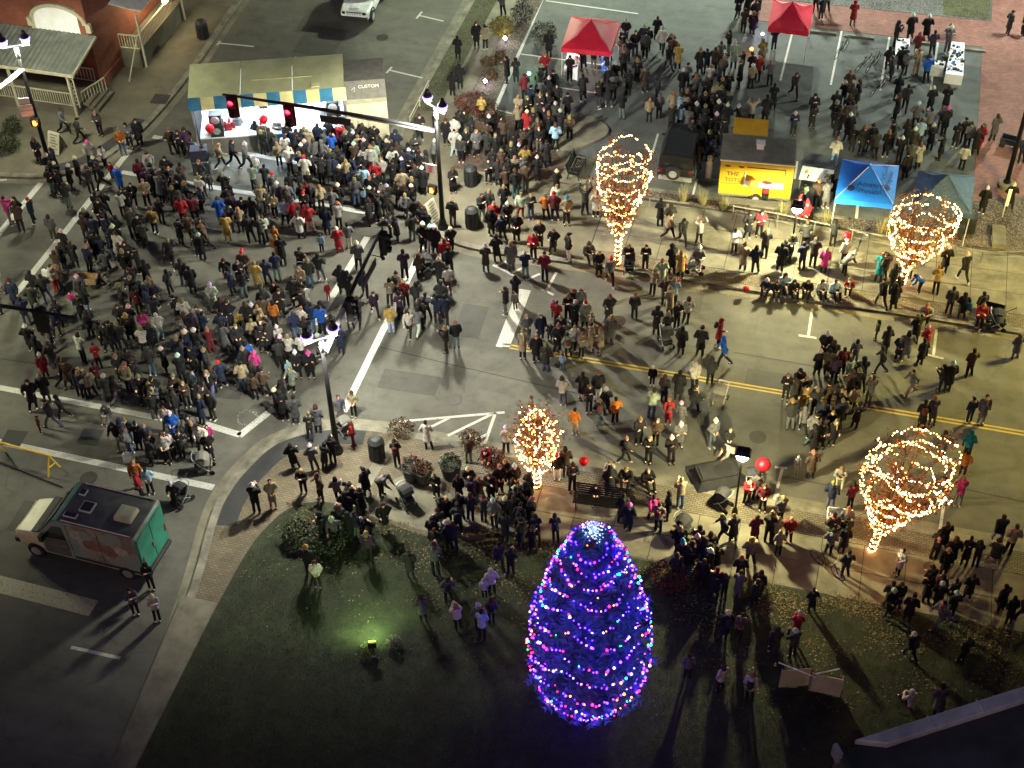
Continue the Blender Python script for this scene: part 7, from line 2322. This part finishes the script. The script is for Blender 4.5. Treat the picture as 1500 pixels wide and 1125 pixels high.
def kid(name, me, parent, col, loc=None):
    o = bpy.data.objects.new(name, me)
    COL.objects.link(o)
    o.parent = parent
    o.color = (*col, 1)
    if loc is not None:
        o.location = loc
    return o


desc = {}
for i in sorted(keep, key=lambda i: specs[i]['px']):
    s = specs[i]
    who = 'child' if s['child'] else 'person'
    d = who + ' in ' + CN[s['coat']] + (' long coat' if s['long'] else ' jacket')
    if s['hn']:
        d += ' and ' + s['hn']
    elif s['legc'] not in 'kd' and s['legc'] != s['coat']:
        d += ' and ' + CN[s['legc']] + (' jeans' if s['legc'] == 'j' else ' trousers').replace('denim ', '')
    d = d.replace('denim jeans', 'blue jeans')
    act = {'t': 'sitting ', 'b': 'bending over ', 'w': 'walking ', 'a': 'with raised arms '}.get(s['pose'], '')
    desc.setdefault(d + ' ' + act + zone(s['px'], s['py']), []).append(i)
ORD = ['leftmost', 'second from left', 'third from left', 'fourth from left', 'fifth from left', 'sixth from left', 'seventh from left', 'eighth from left', 'ninth from left', 'tenth from left', 'eleventh from left', 'twelfth from left']
labels = {}
for d, ids in desc.items():
    for k, i in enumerate(ids):
        d = d.replace(' and red santa hat', ' and santa hat') if len(d.split()) > 12 else d
        labels[i] = d if len(ids) == 1 else d + ', ' + (ORD[k] if k < len(ids) - 1 or k == 0 else 'rightmost')
import re
for i in labels:
    if len(labels[i].split()) > 16:
        labels[i] = re.sub(r' and [a-z ]*?(trousers|jeans|hat)', '', labels[i], count=1)
    if len(labels[i].split()) > 16:
        labels[i] = labels[i].replace(' long coat', ' coat').replace(' jacket', '').replace(' in the ', ' in ').replace(' of the ', ' of ')
    if len(labels[i].split()) > 16:
        print('LONG', labels[i])
for i in sorted(keep):
    s = specs[i]
    parts, j = FIG[s['pose']]
    o = bpy.data.objects.new('person', parts['body'])
    COL.objects.link(o)
    o.location = s['loc']
    o.rotation_euler = (s['tilt'][0], s['tilt'][1], s['yaw'])
    o.scale = (s['sc'] * s['wd'], s['sc'] * s['wd'], s['sc'])
    o.color = (*s['skin'], 1)
    tag(o, labels[i], 'child' if s['child'] else 'person', 'people in the crowd')
    kid('coat' if s['long'] else 'jacket', parts['coat' if s['long'] and 'coat' in parts else 'jacket'], o, s['col'])
    kid('trousers', parts['trousers'], o, s['leg'])
    kid('shoe', parts['shoeL'], o, s['shoe'])
    kid('shoe', parts['shoeR'], o, s['shoe'])
    if s['bag'] < 0.1 and s['pose'] in 'spqrhw' and not s['child']:
        kid('backpack', bag_me, o, (0.02, 0.022, 0.03) if s['bag'] < 0.06 else (0.12, 0.03, 0.03), j['chest'])
    elif s['bag'] < 0.17 and s['pose'] in 'spqr':
        kid('handbag', purse_me, o, (0.05, 0.03, 0.02), j['pel'])
    elif s['bag'] < 0.36 and s['pose'] != 'b':
        kid('scarf', scarf_me, o, [(0.3, 0.03, 0.03), (0.35, 0.32, 0.27), (0.05, 0.06, 0.12), (0.25, 0.2, 0.1)][int(s['bag'] * 1000) % 4], j['neck'])
    if s['hair'] == 'santa':
        h = kid('hat', HAIR['santa'], o, s['hc'], j['head'])
        kid('hat_trim', rim_me, h, (1, 1, 1))
        kid('pompom', pom_me, h, (1, 1, 1))
    else:
        kid('hair' if s['hair'] in ('short', 'long') else ('hood' if s['hair'] == 'hood' else 'hat'), HAIR[s['hair']], o, s['hc'], j['head'])

# everybody else: one dense crowd
def arrays(me):
    v = np.zeros(len(me.vertices) * 3)
    me.vertices.foreach_get('co', v)
    me.calc_loop_triangles()
    f = np.zeros(len(me.loop_triangles) * 3, dtype=np.int32)
    me.loop_triangles.foreach_get('vertices', f)
    return v.reshape(-1, 3), f.reshape(-1, 3)


LOW = {}
for ps in POSES:
    j, b, jk, tr, sh, lc = fig(ps, False)
    LOW[ps] = [arrays(remesh(b, 0.03, 0.35, 0)), arrays(remesh(jk, 0.034, 0.4)), arrays(remesh(tr, 0.034, 0.4)), arrays(FIG[ps][0]['shoeL']), arrays(FIG[ps][0]['shoeR']), arrays(FIG[ps][0]['coat']) if lc else None]
HLOW = {k: arrays(me) for k, me in HAIR.items()}
V, F_, C = [], [], []
off = 0
for i, s in enumerate(specs):
    if i in keep:
        continue
    j = FIG[s['pose']][1]
    c_, s_ = math.cos(s['yaw']), math.sin(s['yaw'])
    rot = np.array(((c_, -s_, 0), (s_, c_, 0), (0, 0, 1)))
    L_ = LOW[s['pose']]
    for (v, f), col, o_ in ((L_[0], s['skin'], None), (L_[5] if s['long'] and L_[5] else L_[1], s['col'], None), (L_[2], s['leg'], None), (L_[3], s['shoe'], None), (L_[4], s['shoe'], None), (HLOW[s['hair']], s['hc'], np.array(j['head']))):
        w = v if o_ is None else v + o_
        w = (w * s['sc']) @ rot.T + np.array(s['loc'])
        V.append(w); F_.append(f + off); C.append(np.tile(np.array(col), (len(w), 1)))
        off += len(w)
V = np.concatenate(V); F_ = np.concatenate(F_); C = np.concatenate(C)
me = bpy.data.meshes.new('crowd')
me.vertices.add(len(V)); me.vertices.foreach_set('co', V.ravel())
me.loops.add(len(F_) * 3); me.loops.foreach_set('vertex_index', F_.ravel().astype(np.int32))
me.polygons.add(len(F_)); me.polygons.foreach_set('loop_start', np.arange(0, len(F_) * 3, 3, dtype=np.int32))
me.polygons.foreach_set('use_smooth', [True] * len(F_))
me.update(calc_edges=True)
me.materials.append(M['crowd'])
colattr(me, C)
o = obj('crowd', me)
tag(o, 'dense crowd of people in dark winter clothes filling the parking lot', 'crowd', kind='stuff')
print('PEOPLE', len(people), 'individual', len(keep), 'crowd tris', len(F_))
